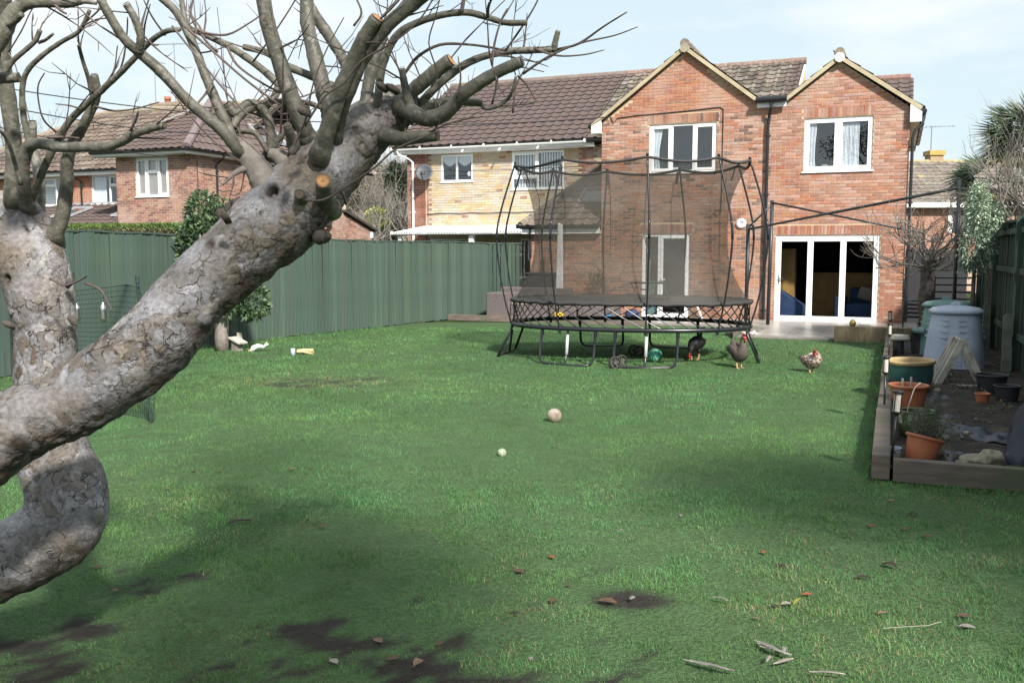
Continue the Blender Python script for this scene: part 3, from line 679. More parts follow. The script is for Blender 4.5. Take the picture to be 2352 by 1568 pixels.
# ---------------------------------------------------------------- main red brick house (gable + right extension)
def main_house():
    r = house_root('brick_house', -2.0, 2.5, 'red brick house with two front gables and white folding doors behind the trampoline', 'house')
    Wm = Wall(r, pal_main, M['mortar'], M['brick'])
    Wm.face('f', 0, -7.42, -5.5, 0, [(-7.42, 2.23), (-5.5, 2.23)])
    Wm.face('f', 0, -5.5, -1.37, 0, [(-5.5, 4.9), (-3.43, 6.47), (-1.70, 5.12), (-1.37, 5.12)], holes=[(-4.29, -2.65, 3.60, 4.77), (-4.43, -3.24, 0, 2.12)],
            soldiers=[(-4.34, -2.6, 4.78, 5.0), (-4.48, -3.19, 2.13, 2.35)])
    Wm.face('f', 0, -1.37, 1.60, 0, [(-1.37, 5.12), (-1.03, 5.12), (.09, 5.97), (1.60, 4.86)], holes=[(-.64, .85, 3.52, 4.73), (-1.21, 1.08, 0, 2.06)],
            soldiers=[(-.66, .87, 4.74, 4.96), (-1.25, 1.12, 2.07, 2.29)], bond=1)
    Wm.face('r', 1.60, 0.0, 6.6, 0, [(0, 4.8), (6.6, 4.8)])
    Wm.face('l', -5.5, .0, 3.0, 0, [(0, 4.8), (3, 4.8)]); Wm.face('l', -7.42, 0, 3.0, 0, [(0, 2.25), (3, 2.25)])
    Wm.finish()
    # gable windows
    w, pn, tf = window(r, -4.29, -2.65, 3.60, 4.77, 0, [.335, .665], cases={(0, 0), (2, 0)})
    drape(r, w, pn[0][0]-.02, pn[0][0]+.22, 3.62, 4.75, tf+.06, taper=.5)
    mb = MB(); mb.lohi((-3.72, tf+.1, 3.66), (-3.56, tf+.16, 3.74)); hobj('photo_frame', mb, M['white'], r, parent=w)
    w, pn, tf = window(r, -.64, .85, 3.52, 4.73, 0, [.5], cases={(0, 0), (1, 0)}, fw=.065)
    drape(r, w, pn[0][0]-.02, pn[0][0]+.17, 3.56, 4.7, tf+.06, taper=.3); drape(r, w, pn[1][0]-.02, pn[1][1]-.18, 3.56, 4.6, tf+.06, n=40)
    mb = MB(); mb.lathe([(0, 0), (.07, .01), (.1, .1), (.075, .13), (0, .12)], 14, (-.18, tf+.2, 3.56)); hobj('heart_ornament', mb, M['cushion'], r, parent=w)
    mb = MB()
    for a in (-4.02, -2.9, -.35, .33): mb.lohi((a-.11, .012, 4.705 if a < -2 else 4.655), (a+.11, .03, 4.72 if a < -2 else 4.67))
    hobj('trickle_vent', mb, M['white_old'], r)
    # patio door: fixed light at left, door leaf at right
    w, pn, tf = window(r, -4.43, -3.24, 0.04, 2.12, 0, [.36], name='patio_door', sill=False, fw=.07, cases={(1, 0)}, room=2.0)
    mb = MB(); mb.lohi((-3.95, tf-.06, .98), (-3.93, tf, 1.02)); mb.lohi((-3.95, tf-.06, .985), (-3.84, tf-.045, 1.01)); hobj('handle', mb, M['white'], r, parent=w)
    mb = MB(); mb.lohi((-4.45, -.03, 0.0), (-3.22, .1, .04)); hobj('threshold', mb, M['white_old'], r)
    mb = MB(); mb.lohi((-4.38, tf+.1, .1), (-4.06, tf+.5, .95)); hobj('cabinet', mb, M['bin_green'], r, parent=w)
    # folding doors
    s0, s1, z0, z1 = -1.21, 1.08, .035, 2.06; tf = .03
    fr = MB(); fr.lohi((s0, tf-.01, z0), (s0+.06, tf+.09, z1)); fr.lohi((s1-.06, tf-.01, z0), (s1, tf+.09, z1)); fr.lohi((s0+.06, tf-.01, z1-.075), (s1-.06, tf+.09, z1)); fr.lohi((s0+.06, tf-.01, z0), (s1-.06, tf+.09, z0+.045))
    w = hobj('folding_door_frame', fr, M['white'], r); bevel(w, .005, 1)
    pw = (s1-s0-.12-.008)/3
    for k in range(3):
        a = s0+.062+k*(pw+.002); b = a+pw-.004; c = .062; lo, hi = z0+.05, z1-.08; fb = MB()
        fb.lohi((a, tf, lo), (a+c, tf+.06, hi)); fb.lohi((b-c, tf, lo), (b, tf+.06, hi)); fb.lohi((a+c, tf, hi-c), (b-c, tf+.06, hi)); fb.lohi((a+c, tf, lo), (b-c, tf+.06, lo+.09))
        d = hobj('folding_door', fb, M['white'], r); bevel(d, .004, 1)
        mb = MB(); mb.lohi((a+c-.003, tf+.03, lo+.087), (b-c+.003, tf+.036, hi-c+.003)); hobj('pane', mb, M['door_glass'], r, parent=d)
        if k == 0:
            mb = MB(); mb.lohi((a+.018, tf-.012, .93), (a+.04, tf, 1.13)); mb.lohi((a+.018, tf-.05, 1.04), (a+.125, tf-.035, 1.06)); mb.lohi((a+.018, tf-.05, 1.04), (a+.034, tf, 1.06)); hobj('handle', mb, M['steel'], r, parent=d)
        else:
            mb = MB(); mb.lohi((b-.03, tf-.008, .9), (b-.02, tf, 1.3)); hobj('magnet_strip', mb, M['white_old'], r, parent=d)
    mb = MB(); mb.lohi((s0-.04, -.05, 0.0), (s1+.04, .14, .034)); hobj('threshold', mb, M['white_old'], r)
    # the room behind the folding doors
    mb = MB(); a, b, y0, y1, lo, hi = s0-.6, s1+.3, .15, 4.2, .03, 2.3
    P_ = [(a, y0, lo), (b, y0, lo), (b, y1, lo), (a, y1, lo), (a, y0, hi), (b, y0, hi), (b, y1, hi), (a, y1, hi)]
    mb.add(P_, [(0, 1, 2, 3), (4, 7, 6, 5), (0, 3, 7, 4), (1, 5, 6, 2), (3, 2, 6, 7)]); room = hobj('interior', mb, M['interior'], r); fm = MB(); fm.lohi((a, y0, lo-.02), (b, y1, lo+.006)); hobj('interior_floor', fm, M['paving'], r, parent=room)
    mb = MB(); mb.lohi((-1.75, .9, .04), (-.85, 1.4, 1.75)); mb.lohi((-1.6, .86, .12), (-1.0, .9, 1.1)); hobj('oak_cupboard', mb, M['interior_wood'], r, parent=room)
    mb = MB(); mb.lohi((-.55, 2.2, .04), (1.0, 2.6, 1.15))
    for k in range(4):
        for j in range(3): mb.lohi((-.5+k*.38, 2.17, .15+j*.33), (-.16+k*.38, 2.2, .43+j*.33))
    hobj('oak_sideboard', mb, M['interior_wood'], r, parent=room)
    mb = MB(); mb.lohi((.15, .9, .05), (1.3, 1.7, .45)); mb.lohi((.1, .8, .05), (.35, 1.7, .62)); mb.lohi((.4, 1.55, .4), (1.3, 1.75, .8)); o = hobj('blue_sofa', mb, M['blue_sofa'], r, parent=room); bevel(o, .05, 3)
    mb = MB(); mb.box((.8, 1.42, .66), (.38, .12, .34), Matrix.Rotation(.3, 3, 'Y') @ Matrix.Rotation(.3, 3, 'X')); o = hobj('cushion', mb, M['cushion'], r, parent=room); bevel(o, .05, 3)
    mb = MB(); mb.prism([(-1.15, .05), (-.3, .05), (-.55, .4), (-1.15, .78)], .3, .75); o = hobj('blue_play_slide', mb, M['blue_sofa'], r, parent=room); bevel(o, .03, 2)
    # verge boards and ridge ends
    def verge(a, b, nm='verge'):
        mb = MB(); a = Vector((a[0], -.10, a[1])); b = Vector((b[0], -.10, b[1])); mb.bar(a, b, .085, .07, up=(0, -1, 0)); o = hobj(nm, mb, M['cream'], r); return o
    verge((-5.74, 4.80), (-3.43, 6.53)); verge((-3.43, 6.53), (-1.66, 5.16)); verge((-1.06, 5.18), (.09, 6.04)); verge((.09, 6.04), (1.83, 4.82))
    for sx, z in ((-3.43, 6.54), (.09, 6.05)):
        mb = MB(); mb.tube([(sx, -.17, z-.02), (sx, .2, z-.02)], .105, 16); hobj('ridge_end', mb, M['stone' if sx < -1 else 'white_old'], r)
    mb = MB(); mb.prism([(-5.74, 4.62), (-5.50, 4.62), (-5.50, 4.92), (-5.74, 4.80)], -.14, -.04); hobj('fascia_box', mb, M['white'], r)
    mb = MB(); mb.prism([(1.60, 4.53), (1.84, 4.53), (1.84, 4.74), (1.60, 4.92)], -.14, -.04); hobj('fascia_box', mb, M['white'], r)
    mb = MB(); mb.lohi((1.60, -.04, 4.53), (1.82, 6.6, 4.56)); mb.lohi((1.80, -.04, 4.53), (1.82, 6.6, 4.74)); hobj('soffit', mb, M['white_old'], r)
    mb = MB(); mb.lohi((-5.74, -.04, 4.62), (-5.5, 2.7, 4.65)); hobj('soffit', mb, M['white_old'], r)
    gutter(r, (1.88, -.1, 4.76), (1.88, 6.6, 4.74)); gutter(r, (-5.8, -.05, 4.8), (-5.8, 2.7, 4.8))
    # valley gutter box between the gables
    mb = MB(); mb.tube([(-1.72, -.2, 5.19), (-1.03, -.2, 5.19)], .072, 14); hobj('gutter', mb, M['black'], r)
    mb = MB(); mb.lohi((-1.70, -.12, 5.02), (-1.05, -.1, 5.15)); hobj('fascia_board', mb, M['white'], r)
    pipe(r, [(-1.375, -.2, 5.13), (-1.375, -.2, 5.0), (-1.42, -.11, 4.86), (-1.43, -.075, 4.78), (-1.45, -.07, 4.6), (-1.45, -.07, .06)], .036)
    pipe(r, [(1.88, .05, 4.7), (1.86, .02, 4.5), (1.72, -.03, 4.36), (1.67, -.05, 4.2), (1.67, -.05, .1)], .034)
    # roofs
    R_ = Roof(r)
    def gable(sx, zr, sl, zl, sr, zrr, depth, cf, mt):
        for (a, z, sg) in ((sl, zl, -1), (sr, zrr, 1)):
            o = (a, -.07, z-.02); v = Vector((sx-a, 0, zr-z)); ln = v.length
            R_.slope('roof_slope', o, (0, 1, 0), v, [(0, 0), (depth, 0), (depth, ln), (0, ln)], cf, mt)
        ridge_caps(r, (sx, -.15, zr+.03), (sx, depth-.2, zr+.03), .11, (.26, .22, .17), 'tile_moss')
    gable(-3.43, 6.60, -5.80, 4.82, -1.66, 5.24, 5.6, tile_mossy, M['tile_moss'])
    gable(.09, 6.11, -1.05, 5.24, 1.88, 4.84, 6.2, tile_hip, M['tile'])
    # main roof behind the gable (mossy part) and its darker last strip
    v = Vector((0, 4.1, 2.42)); ln = v.length
    v = Vector((0, 4.35, 2.52)); ln = v.length; R_.slope('roof_slope', (-6.75, 2.62, 4.84), (1, 0, 0), v, [(0, 0), (5.42, 0), (5.42, ln), (.0, ln)], lambda a, b: tile_brown(a, b) if a > 4.95 else tile_mossy(a, b), M['tile_moss'])
    R_.slope('roof_slope', (-1.3, 3.4, 4.86), (1, 0, 0), Vector((0, 3, 1.70)), [(0, 0), (2.9, 0), (2.9, 3.44), (0, 3.44)], tile_hip, M['tile'])
    ridge_caps(r, (-6.75, 7.0, 7.36), (-1.33, 7.0, 7.36), .12, (.24, .17, .14), 'tile_moss'); ridge_caps(r, (-1.28, 6.4, 6.58), (1.6, 6.4, 6.58), .11, (.26, .15, .13))
    mb = MB(); mb.prism([(2.95, 4.8), (7.05, 7.22), (11, 4.8)], -1.36, -1.33, 'x'); hobj('gable_end', mb, M['mortar'], r)
    mb = MB(); mb.bar((-1.31, 2.95, 4.86), (-1.31, 7.05, 7.28), .06, .06); hobj('verge', mb, M['white_old'], r)
    mb = MB(); mb.lohi((-1.72, .0, 5.14), (-1.02, 4.0, 5.17)); hobj('valley_lead', mb, M['lead'], r)
    # lean-to roof over the single storey part
    v = Vector((0, 3.2, 1.75)); ln = v.length
    R_.slope('lean_to_roof', (-7.66, -.22, 2.33), (1, 0, 0), v, [(0, 0), (2.15, 0), (2.15, ln), (1.25, ln)], tile_old, M['tile_moss'])
    R_.slope('lean_to_roof', (-7.66, -.22, 2.33), (0, 1, 0), (1.25, 0, 1.75*1.25/3.2+1.05), [(0, 0), (3.2, 0), (3.2, 2.0)], tile_old, M['tile_moss'])
    ridge_caps(r, (-7.63, -.18, 2.36), (-6.42, 3.0, 4.1), .09, (.2, .17, .13), 'tile_moss')
    mb = MB(); n = Vector((0, -1.75, 3.2)).normalized()
    def onr(a, b): return Vector((-7.66+a, -.22, 2.33))+v.normalized()*b+n*.06
    sk = hobj('skylight', MB().add([onr(1.25, 1.3), onr(2.1, 1.3), onr(2.1, 2.1), onr(1.25, 2.1)], [(0, 1, 2, 3)]), M['glass'], r)
    mb = MB()
    for a, b in (((1.25, 1.3), (2.1, 1.3)), ((2.1, 1.3), (2.1, 2.1)), ((2.1, 2.1), (1.25, 2.1)), ((1.25, 2.1), (1.25, 1.3))): mb.bar(onr(*a), onr(*b), .07, .05)
    hobj('skylight_frame', mb, M['lead'], r, parent=sk)
    mb = MB(); mb.lohi((-7.6, -.17, 2.14), (-5.5, -.14, 2.29)); mb.lohi((-7.6, -.14, 2.14), (-5.5, 0, 2.16)); hobj('fascia_board', mb, M['white'], r)
    gutter(r, (-7.72, -.24, 2.33), (-5.5, -.24, 2.33))
    pipe(r, [(-7.36, -.22, 2.3), (-7.36, -.2, 2.12), (-7.4, -.06, 2.0), (-7.4, -.05, 1.5)], .03, clips=False)
    R_.finish()
    # small fittings
    mb = MB(); R90 = Matrix.Rotation(math.pi/2, 3, 'X'); mb.lathe([(0, .0), (.11, .0), (.12, .02), (.1, .05), (.06, .06), (.05, .035), (.0, .035)], 20, (-2.02, -.005, 2.35), R90); hobj('extractor_vent', mb, M['white'], r, smooth=True)
    pts = [(-5.28, -.02, 5.02), (-5.2, -.03, 4.86), (-5.1, -.02, 4.98), (-4.7, -.02, 5.01), (-3.6, -.02, 5.05), (-2.58, -.02, 5.1), (-2.50, -.02, 5.05), (-2.50, -.02, 4.4), (-2.50, -.02, 2.9), (-2.52, -.02, 2.62), (-2.60, -.02, 2.52), (-2.68, -.02, 2.62)]
    mb = MB(); mb.tube(pts, .011, 6); hobj('cable', mb, M['cable'], r)
    # closed back so that no light leaks through
    mb = MB(); mb.lohi((-7.3, 6.7, 0), (1.5, 6.8, 4.7)); hobj('rear_wall', mb, M['mortar'], r)
main_house()

# ---------------------------------------------------------------- yellow brick neighbour (joined on the left)
def yellow_house():
    r = house_root('yellow_brick_house', -9.0, 4.0, 'yellow brick house with white gutter and satellite dish left of the red house', 'house')
    T = 3.0; Wy = Wall(r, pal_yellow, M['mortar_grey'], M['brick_yellow'])
    gw = [(-11.9, -10.4, .9, 2.06), (-8.9, -7.6, .9, 2.06)]
    Wy.face('f', T, -12.62, -5.6, 0, [(-12.62, 4.72), (-5.6, 4.72)], holes=[(-11.51, -10.45, 3.79, 4.6), (-9.18, -7.55, 3.51, 4.6)]+gw)
    Wy.face('l', -12.62, T, 10.5, 0, [(T, 4.7), (7.05, 7.1), (10.5, 5.0)], pal=pal_left)
    Wy.finish()
    mb = MB(); mb.lohi((-12.66, T-.05, 0), (-12.02, T+.02, 4.7)); p = hobj('corner_pier', mb, M['mortar_pale'], r)
    it = MB()
    for j in range(62):
        for a, b in (((-12.66, -12.45), (-12.44, -12.23)) if j % 2 else ((-12.66, -12.55), (-12.54, -12.33))):
            it.lohi((a+.003, T-.058, .005+j*.075), (b-.004, T-.045, .07+j*.075), vary(random.choice([(.34, .15, .10), (.27, .12, .10)]), .15))
        a, b = (-12.22, -12.025) if j % 2 else (-12.32, -12.025)
        it.lohi((a, T-.058, .005+j*.075), (b, T-.045, .07+j*.075), vary((.32, .14, .10), .2))
    hobj('brick', it, M['brick'], r, parent=p)['kind'] = 'stuff'
    w, pn, tf = window(r, -11.51, -10.45, 3.79, 4.6, T, [.49], fw=.05, face=0)
    for k in (0, 1):
        a, b = pn[k][:2]; mb = MB(); vs = []
        for i in range(17):
            u = i/16; d = .16+.14*math.sin(math.pi*u); vs += [(a+(b-a)*u, tf+.06+.01*math.sin(i*2), 4.56), (a+(b-a)*u, tf+.06+.01*math.cos(i*2), 4.56-d)]
        mb.add(vs, [(2*i, 2*i+2, 2*i+3, 2*i+1) for i in range(16)]); hobj('curtain', mb, M['curtain'], r, parent=w)
    mb = MB(); mb.lathe([(0, 0), (.075, 0), (.075, .01), (0, .012)], 20, (-10.6, tf+.1, 4.02), Matrix.Rotation(math.pi/2, 3, 'X')); hobj('plate', mb, M['white'], r, parent=w)
    w, pn, tf = window(r, -9.18, -7.55, 3.51, 4.6, T, [.5], {0: [.3]}, cases={(0, 1)}, fw=.05, face=0)
    mb = MB()
    for i in range(9): mb.lohi((-8.3+i*.082, tf+.1, 3.57), (-8.3+i*.082+.05, tf+.12, 4.55))
    for i in range(8): mb.lohi((-9.1+i*.09, tf+.12, 3.57), (-9.1+i*.09+.06, tf+.13, 4.55))
    hobj('vertical_blind', mb, M['curtain'], r, parent=w)
    for k, g in enumerate(gw): window(r, g[0], g[1], g[2], g[3], T, [.55, .8] if k == 0 else [.7], fw=.05, face=0, sill=False)
    # eaves
    mb = MB(); mb.lohi((-13.0, T-.3, 4.64), (-6.55, T, 4.66)); mb.lohi((-13.0, T-.3, 4.64), (-6.55, T-.28, 4.80)); hobj('fascia_board', mb, M['white_old'], r)
    gutter(r, (-13.1, T-.35, 4.79), (-6.75, T-.35, 4.79), 'white', .058); gutter(r, (-6.75, T-.35, 4.80), (-5.75, T-.35, 4.80), 'black', .058)
    pipe(r, [(-12.85, T-.35, 4.76), (-12.8, T-.33, 4.62), (-12.52, T-.15, 4.5), (-12.44, T-.1, 4.4), (-12.44, T-.1, .1)], .036, mt='white')
    R_ = Roof(r); v = Vector((0, 4.35, 2.52)); ln = v.length
    R_.slope('roof_slope', (-13.1, 2.62, 4.84), (1, 0, 0), v, [(0, 0), (6.35, 0), (6.35, ln), (0, ln)], tile_brown, M['tile']); R_.finish()
    v2 = MB().add([(-13.1, 7.0, 7.34), (-6.75, 7.0, 7.34), (-6.75, 11.2, 4.9), (-13.1, 11.2, 4.9)], [(0, 1, 2, 3)]); hobj('rear_roof', v2, M['under'], r)
    ridge_caps(r, (-13.1, 7.0, 7.36), (-6.75, 7.0, 7.36), .12, (.19, .15, .13))
    # satellite dish
    mb = MB(); c = Vector((-11.93, T-.34, 4.08)); Rd = Matrix.Rotation(.35, 3, 'Z') @ Matrix.Rotation(math.radians(68), 3, 'X')
    mb.lathe([(0, -.045), (.1, -.04), (.2, -.02), (.27, .01), (.275, .0), (.2, -.035), (0, -.06)], 28, c, Rd); d = hobj('satellite_dish', mb, M['dish'], r, smooth=True)
    mb = MB(); mb.bar(c+Vector((0, -.05, -.27)), c+Vector((.1, -.35, -.1)), .025); mb.box(c+Vector((.1, -.35, -.08)), (.06, .08, .08)); mb.bar(c+Vector((0, .0, -.05)), c+Vector((0, .34, -.08)), .04); hobj('dish_arm', mb, M['metal_dark'], r, parent=d)
    # covered way: corrugated sheet on a white gutter
    t1 = 1.1; a, z = S(905, 540, t1); b, _ = S(1222, 537, t1); mb = MB(); vs = []; n = 150
    for i in range(n+1):
        u = a+(b-a)*i/n; dz = .018*math.sin(i*math.pi/1.5); vs += [(u, t1-.05, z+.07+dz), (u, T-.01, z+.30+dz)]
    mb.add(vs, [(2*i, 2*i+2, 2*i+3, 2*i+1) for i in range(n)]); hobj('corrugated_canopy', mb, M['white_old'], r)
    gutter(r, (a-.05, t1-.1, z+.05), (b, t1-.1, z+.05), 'white', .055)
    mb = MB(); mb.lohi((a+.15, t1-.03, 0), (a+.25, t1+.07, z)); mb.lohi((-9.7, t1-.03, 0), (-9.55, t1+.07, z)); hobj('canopy_post', mb, M['white'], r)
    mb = MB(); pts = [(-12.6+.35*i, T-.02, 2.83+.012*math.sin(i*2.3)) for i in range(19)]; mb.tube(pts, .011, 6); hobj('cable', mb, M['cable'], r)
    mb = MB()
    for sx in (-10.6, -9.4, -8.2): mb.tube([(sx, T-.3, 4.72), (sx-.04, T-.42, 4.62)], [.02, .035], 8)
    hobj('bird_spike_light', mb, M['white'], r)
yellow_house()

# ---------------------------------------------------------------- red brick neighbour on the far left
def left_house():
    r = house_root('neighbour_house', -22.0, 3.0, 'reddish brick house with hipped brown roof beyond the green fence, left', 'house')
    Wl = Wall(r, pal_left, M['mortar_pale'], M['brick']); T0, SX = .2, -18.79
    te = SP(786, 452, SX)[0]
    Wl.face('f', T0, -21.67, SX, 0, [(-21.67, 4.66), (SX, 4.66)], holes=[(-20.87, -19.56, 3.40, 4.6)])
    tl, zl = SP(862, 530, SX); _, zt = SP(786, 484, SX)
    Wl.face('r', SX, T0, te, 0, [(T0, 4.66), (te, 4.66)])
    Wl.face('r', SX+.002, te, tl-.3, 0, [(te, zt-.08), (tl-.3, zl-.02)])
    T2 = 2.5; Wl.face('f', T2, -30.5, -21.67, 0, [(-30.5, 4.42), (-21.67, 4.42)], holes=[(-25.15, -22.9, 3.36, 4.36), (-27.6, -26.2, 3.34, 4.34)], pal=pal_old)
    Wl.finish()
    w, pn, tf = window(r, -20.87, -19.56, 3.40, 4.6, T0, [.33, .67], {1: [.62]}, cases={(0, 0), (1, 1), (2, 0)}, fw=.045)
    drape(r, w, -20.82, -19.6, 3.44, 4.56, tf+.055, 'blind', .003, name='blind')
    w, pn, tf = window(r, -25.15, -22.9, 3.36, 4.36, T2, [.36, .70], {1: [.62]}, cases={(1, 1)}, fw=.045); drape(r, w, -25.1, -24.55, 3.4, 4.3, tf+.06)
    w, pn, tf = window(r, -27.6, -26.2, 3.34, 4.34, T2, [.5], {0: [.7]}, cases={(0, 1)}, fw=.045)
    mb = MB()
    for i in range(16): mb.box((-26.9, tf+.1, 3.4+i*.058), (1.28, .004, .045), Matrix.Rotation(.6, 3, 'X'))
    hobj('shutter', mb, M['shutter'], r, parent=w)
    R_ = Roof(r); ex = .38; z0 = 4.80
    # extension hip roof
    A = Vector((-22.3, T0-ex, z0)); B = Vector((SX+.3, T0-ex, z0)); zr = 6.72; ap = Vector((-20.35, 3.2, zr)); ap2 = Vector((-20.35, 7.6, zr)); v = Vector((0, 3.58, zr-z0)); ln = v.length; w_ = B.x-A.x
    R_.slope('hip_roof', A, (1, 0, 0), v, [(0, 0), (w_, 0), (ap.x-A.x, ln)], tile_hip, M['tile'])
    v = Vector((ap.x-B.x, 0, zr-z0)); ln = v.length; D = 11.0
    R_.slope('hip_roof', B, (0, 1, 0), v, [(0, 0), (D, 0), (ap2.y-B.y, ln), (ap.y-B.y, ln)], tile_hip, M['tile'])
    ridge_caps(r, B+Vector((0, 0, .03)), ap+Vector((0, 0, .04)), .13, (.20, .15, .15)); ridge_caps(r, ap+Vector((0, 0, .03)), ap2+Vector((0, 0, .03)), .11, (.20, .13, .12)); ridge_caps(r, (B.x, B.y+D, z0+.03), ap2, .11, (.30, .26, .22))
    mb = MB(); mb.bar(A+Vector((0, 0, .04)), ap+Vector((0, 0, .05)), .3, .02); hobj('valley_lead', mb, M['lead'], r)
    mb = MB(); mb.lohi((A.x, T0-ex, z0-.16), (B.x, T0-ex+.02, z0-.02)); mb.lohi((A.x, T0-ex, z0-.16), (B.x, T0, z0-.14)); mb.lohi((B.x-.02, T0-ex, z0-.16), (B.x, te, z0-.02)); mb.lohi((SX, T0, z0-.16), (B.x, te, z0-.14)); hobj('fascia_board', mb, M['white_old'], r)
    gutter(r, (A.x, T0-ex-.06, z0-.02), (B.x+.06, T0-ex-.06, z0-.02)); gutter(r, (B.x+.06, T0-ex-.06, z0-.02), (B.x+.06, te, z0-.02))
    td = SP(495, 365, SX)[0]; pipe(r, [(B.x+.05, td, z0-.06), (B.x+.04, td, z0-.15), (SX+.06, td-.02, z0-.36), (SX+.05, td-.02, .1)], .034)
    mb = MB(); mb.tube([(SX+.02, .6, 4.5), (SX+.02, .62, 3.2), (SX+.02, .66, 2.0)], .012, 6); hobj('cable', mb, M['cable'], r)
    # skylight on the side slope
    n = Vector((zr-z0, 0, -(ap.x-B.x))).normalized(); vv = v.normalized()
    def on(y, k): return Vector((B.x, y, z0))+vv*k+n*.07
    a, b, c, d = on(4.3, .9), on(5.7, .9), on(5.7, 1.75), on(4.3, 1.75)
    sk = hobj('skylight', MB().add([a, b, c, d], [(0, 1, 2, 3)]), M['glass'], r); mb = MB()
    for p, q in ((a, b), (b, c), (c, d), (d, a)): mb.bar(p, q, .08, .06)
    hobj('skylight_frame', mb, M['lead'], r, parent=sk)
    # old main roof with hip on the left
    zE = 4.52; v = Vector((0, 4.0, 2.62)); ln = v.length; x0, x1 = -33.0, -19.5; rl = -28.3
    R_.slope('roof_slope', (x0, T2-.35, zE), (1, 0, 0), v, [(0, 0), (x1-x0, 0), (x1-x0, ln), (rl-x0, ln)], tile_old, M['tile_moss']); R_.finish()
    ridge_caps(r, (rl, 6.15, 7.16), (x1, 6.15, 7.16), .13, (.32, .27, .2), 'tile_moss'); ridge_caps(r, (x0, T2-.35, zE+.02), (rl, 6.15, 7.16), .11, (.26, .21, .16), 'tile_moss')
    mb = MB().add([(x0, T2-.35, zE), (rl, 6.15, 7.12), (x1, 6.15, 7.12), (x1, 10, 4.5), (x0, 10, 4.5)], [(0, 4, 1), (1, 4, 3, 2)]); hobj('rear_roof', mb, M['under'], r)
    gutter(r, (x0, T2-.42, zE), (-21.7, T2-.42, zE)); mb = MB(); mb.lohi((x0, T2-.36, zE-.16), (-21.7, T2-.34, zE-.02)); mb.lohi((x0, T2-.35, zE-.16), (-21.7, T2, zE-.14)); hobj('fascia_board', mb, M['white_old'], r)
    pipe(r, [(-25.75, T2-.4, zE-.03), (-25.75, T2-.36, zE-.14), (-25.55, T2-.1, zE-.35), (-25.55, T2-.06, .1)], .034)
    # flue, chimney and pots, aerials
    mb = MB(); q = (-22.5, 4.7, 6.18); mb.tube([q, (q[0], q[1], q[2]+.5)], .07, 12); mb.lathe([(.07, 0), (.10, .02), (.11, .12), (.06, .25), (.03, .36), (0, .4)], 14, (q[0], q[1], q[2]+.42)); hobj('flue', mb, M['black'], r)
    mb = MB(); cx, cy = -25.0, 6.6; mb.lohi((cx-.75, cy-.35, 6.6), (cx+.75, cy+.35, 7.42), (.34, .24, .18)); mb.lohi((cx-.85, cy-.42, 7.30), (cx+.85, cy+.42, 7.44), (.36, .31, .24)); ch = hobj('chimney', mb, M['brick'], r)
    for dx, h in ((-.3, .28), (.35, .52)):
        mb = MB(); mb.lathe([(.13, 0), (.11, h*.6), (.14, h*.62), (.14, h*.75), (.12, h*.78), (.15, h), (.11, h), (.1, .1)], 14, (cx+dx, cy, 7.44)); hobj('chimney_pot', mb, M['terracotta'], r, parent=ch, smooth=True)
    for dx, h, w in ((-.9, 1.75, .5), (.1, 2.35, 1.6)):
        mb = MB(); z = 7.4+h; mb.tube([(cx+dx, cy, 7.2), (cx+dx, cy, z)], .016, 6); mb.tube([(cx+dx-w*.6, cy, z+.02), (cx+dx+w, cy, z-.14)], .012, 5)
        for i in range(12): u = -w*.6+i*w*1.6/11; zz = z+.02-.16*i/11; mb.tube([(cx+dx+u, cy-.12, zz), (cx+dx+u, cy+.12, zz)], .006, 4); mb.tube([(cx+dx+u, cy, zz-.07), (cx+dx+u, cy, zz+.07)], .005, 4)
        hobj('aerial', mb, M['aerial'], r)
    # single storey lean-to with skylights in front of the old wall
    R2 = Roof(r); v = Vector((0, 2.3, .78)); ln = v.length; x0 = -27.9
    R2.items = []; R2.slope('lean_to_roof', (x0, T2-2.3, 2.56), (1, 0, 0), v, [(0, 0), (-21.7-x0, 0), (-21.7-x0, ln), (1.0, ln)], tile_hip, M['tile'], w=.33, g=.4); R2.finish(0)
    mb = MB(); mb.lohi((x0, T2-2.2, 0), (-21.7, T2-2.1, 2.5)); hobj('lean_to_wall', mb, M['mortar_pale'], r)
    mb = MB(); mb.lohi((x0+1.2, T2-.02, 3.28), (-21.7, T2-.0, 3.42)); hobj('lead_flashing', mb, M['lead'], r)
    n = Vector((0, -.78, 2.3)).normalized(); vv = v.normalized()
    for a0, w0 in ((2.6, .8), (5.3, .9)):
        def on2(a, k): return Vector((x0+a, T2-2.3, 2.56))+vv*k+n*.08
        a, b, c, d = on2(a0, .7), on2(a0+w0, .7), on2(a0+w0, 1.8), on2(a0, 1.8)
        sk = hobj('skylight', MB().add([a, b, c, d], [(0, 1, 2, 3)]), M['glass'], r); mb = MB()
        for p, q in ((a, b), (b, c), (c, d), (d, a)): mb.bar(p, q, .07, .06)
        hobj('skylight_frame', mb, M['lead'], r, parent=sk)
    # verge of the low rear wing and a boiler flue
    mb = MB(); mb.bar((SX, te, zt+.0), (SX, tl, zl+.0), .30, .09); hobj('verge', mb, M['under'], r); mb = MB(); mb.lohi((SX-.02, tl-.42, zl-.30), (SX+.03, tl-.22, zl-.06)); hobj('fascia_box', mb, M['white'], r)
    tp = SP(745, 518, SX); mb = MB(); mb.tube([(SX, tp[0]-.5, tp[1]-.02), (SX+.18, tp[0]-.45, tp[1]-.02), (SX+.2, tp[0], tp[1]), (SX+.2, tp[0]+.25, tp[1]+.25), (SX+.2, tp[0]+.2, tp[1]+.5)], .07, 10); hobj('boiler_flue', mb, M['black'], r)
    mb = MB(); mb.lohi((-30.4, 9.3, 0), (SX-.2, 9.4, 4.6)); hobj('rear_wall', mb, M['mortar_pale'], r)
left_house()

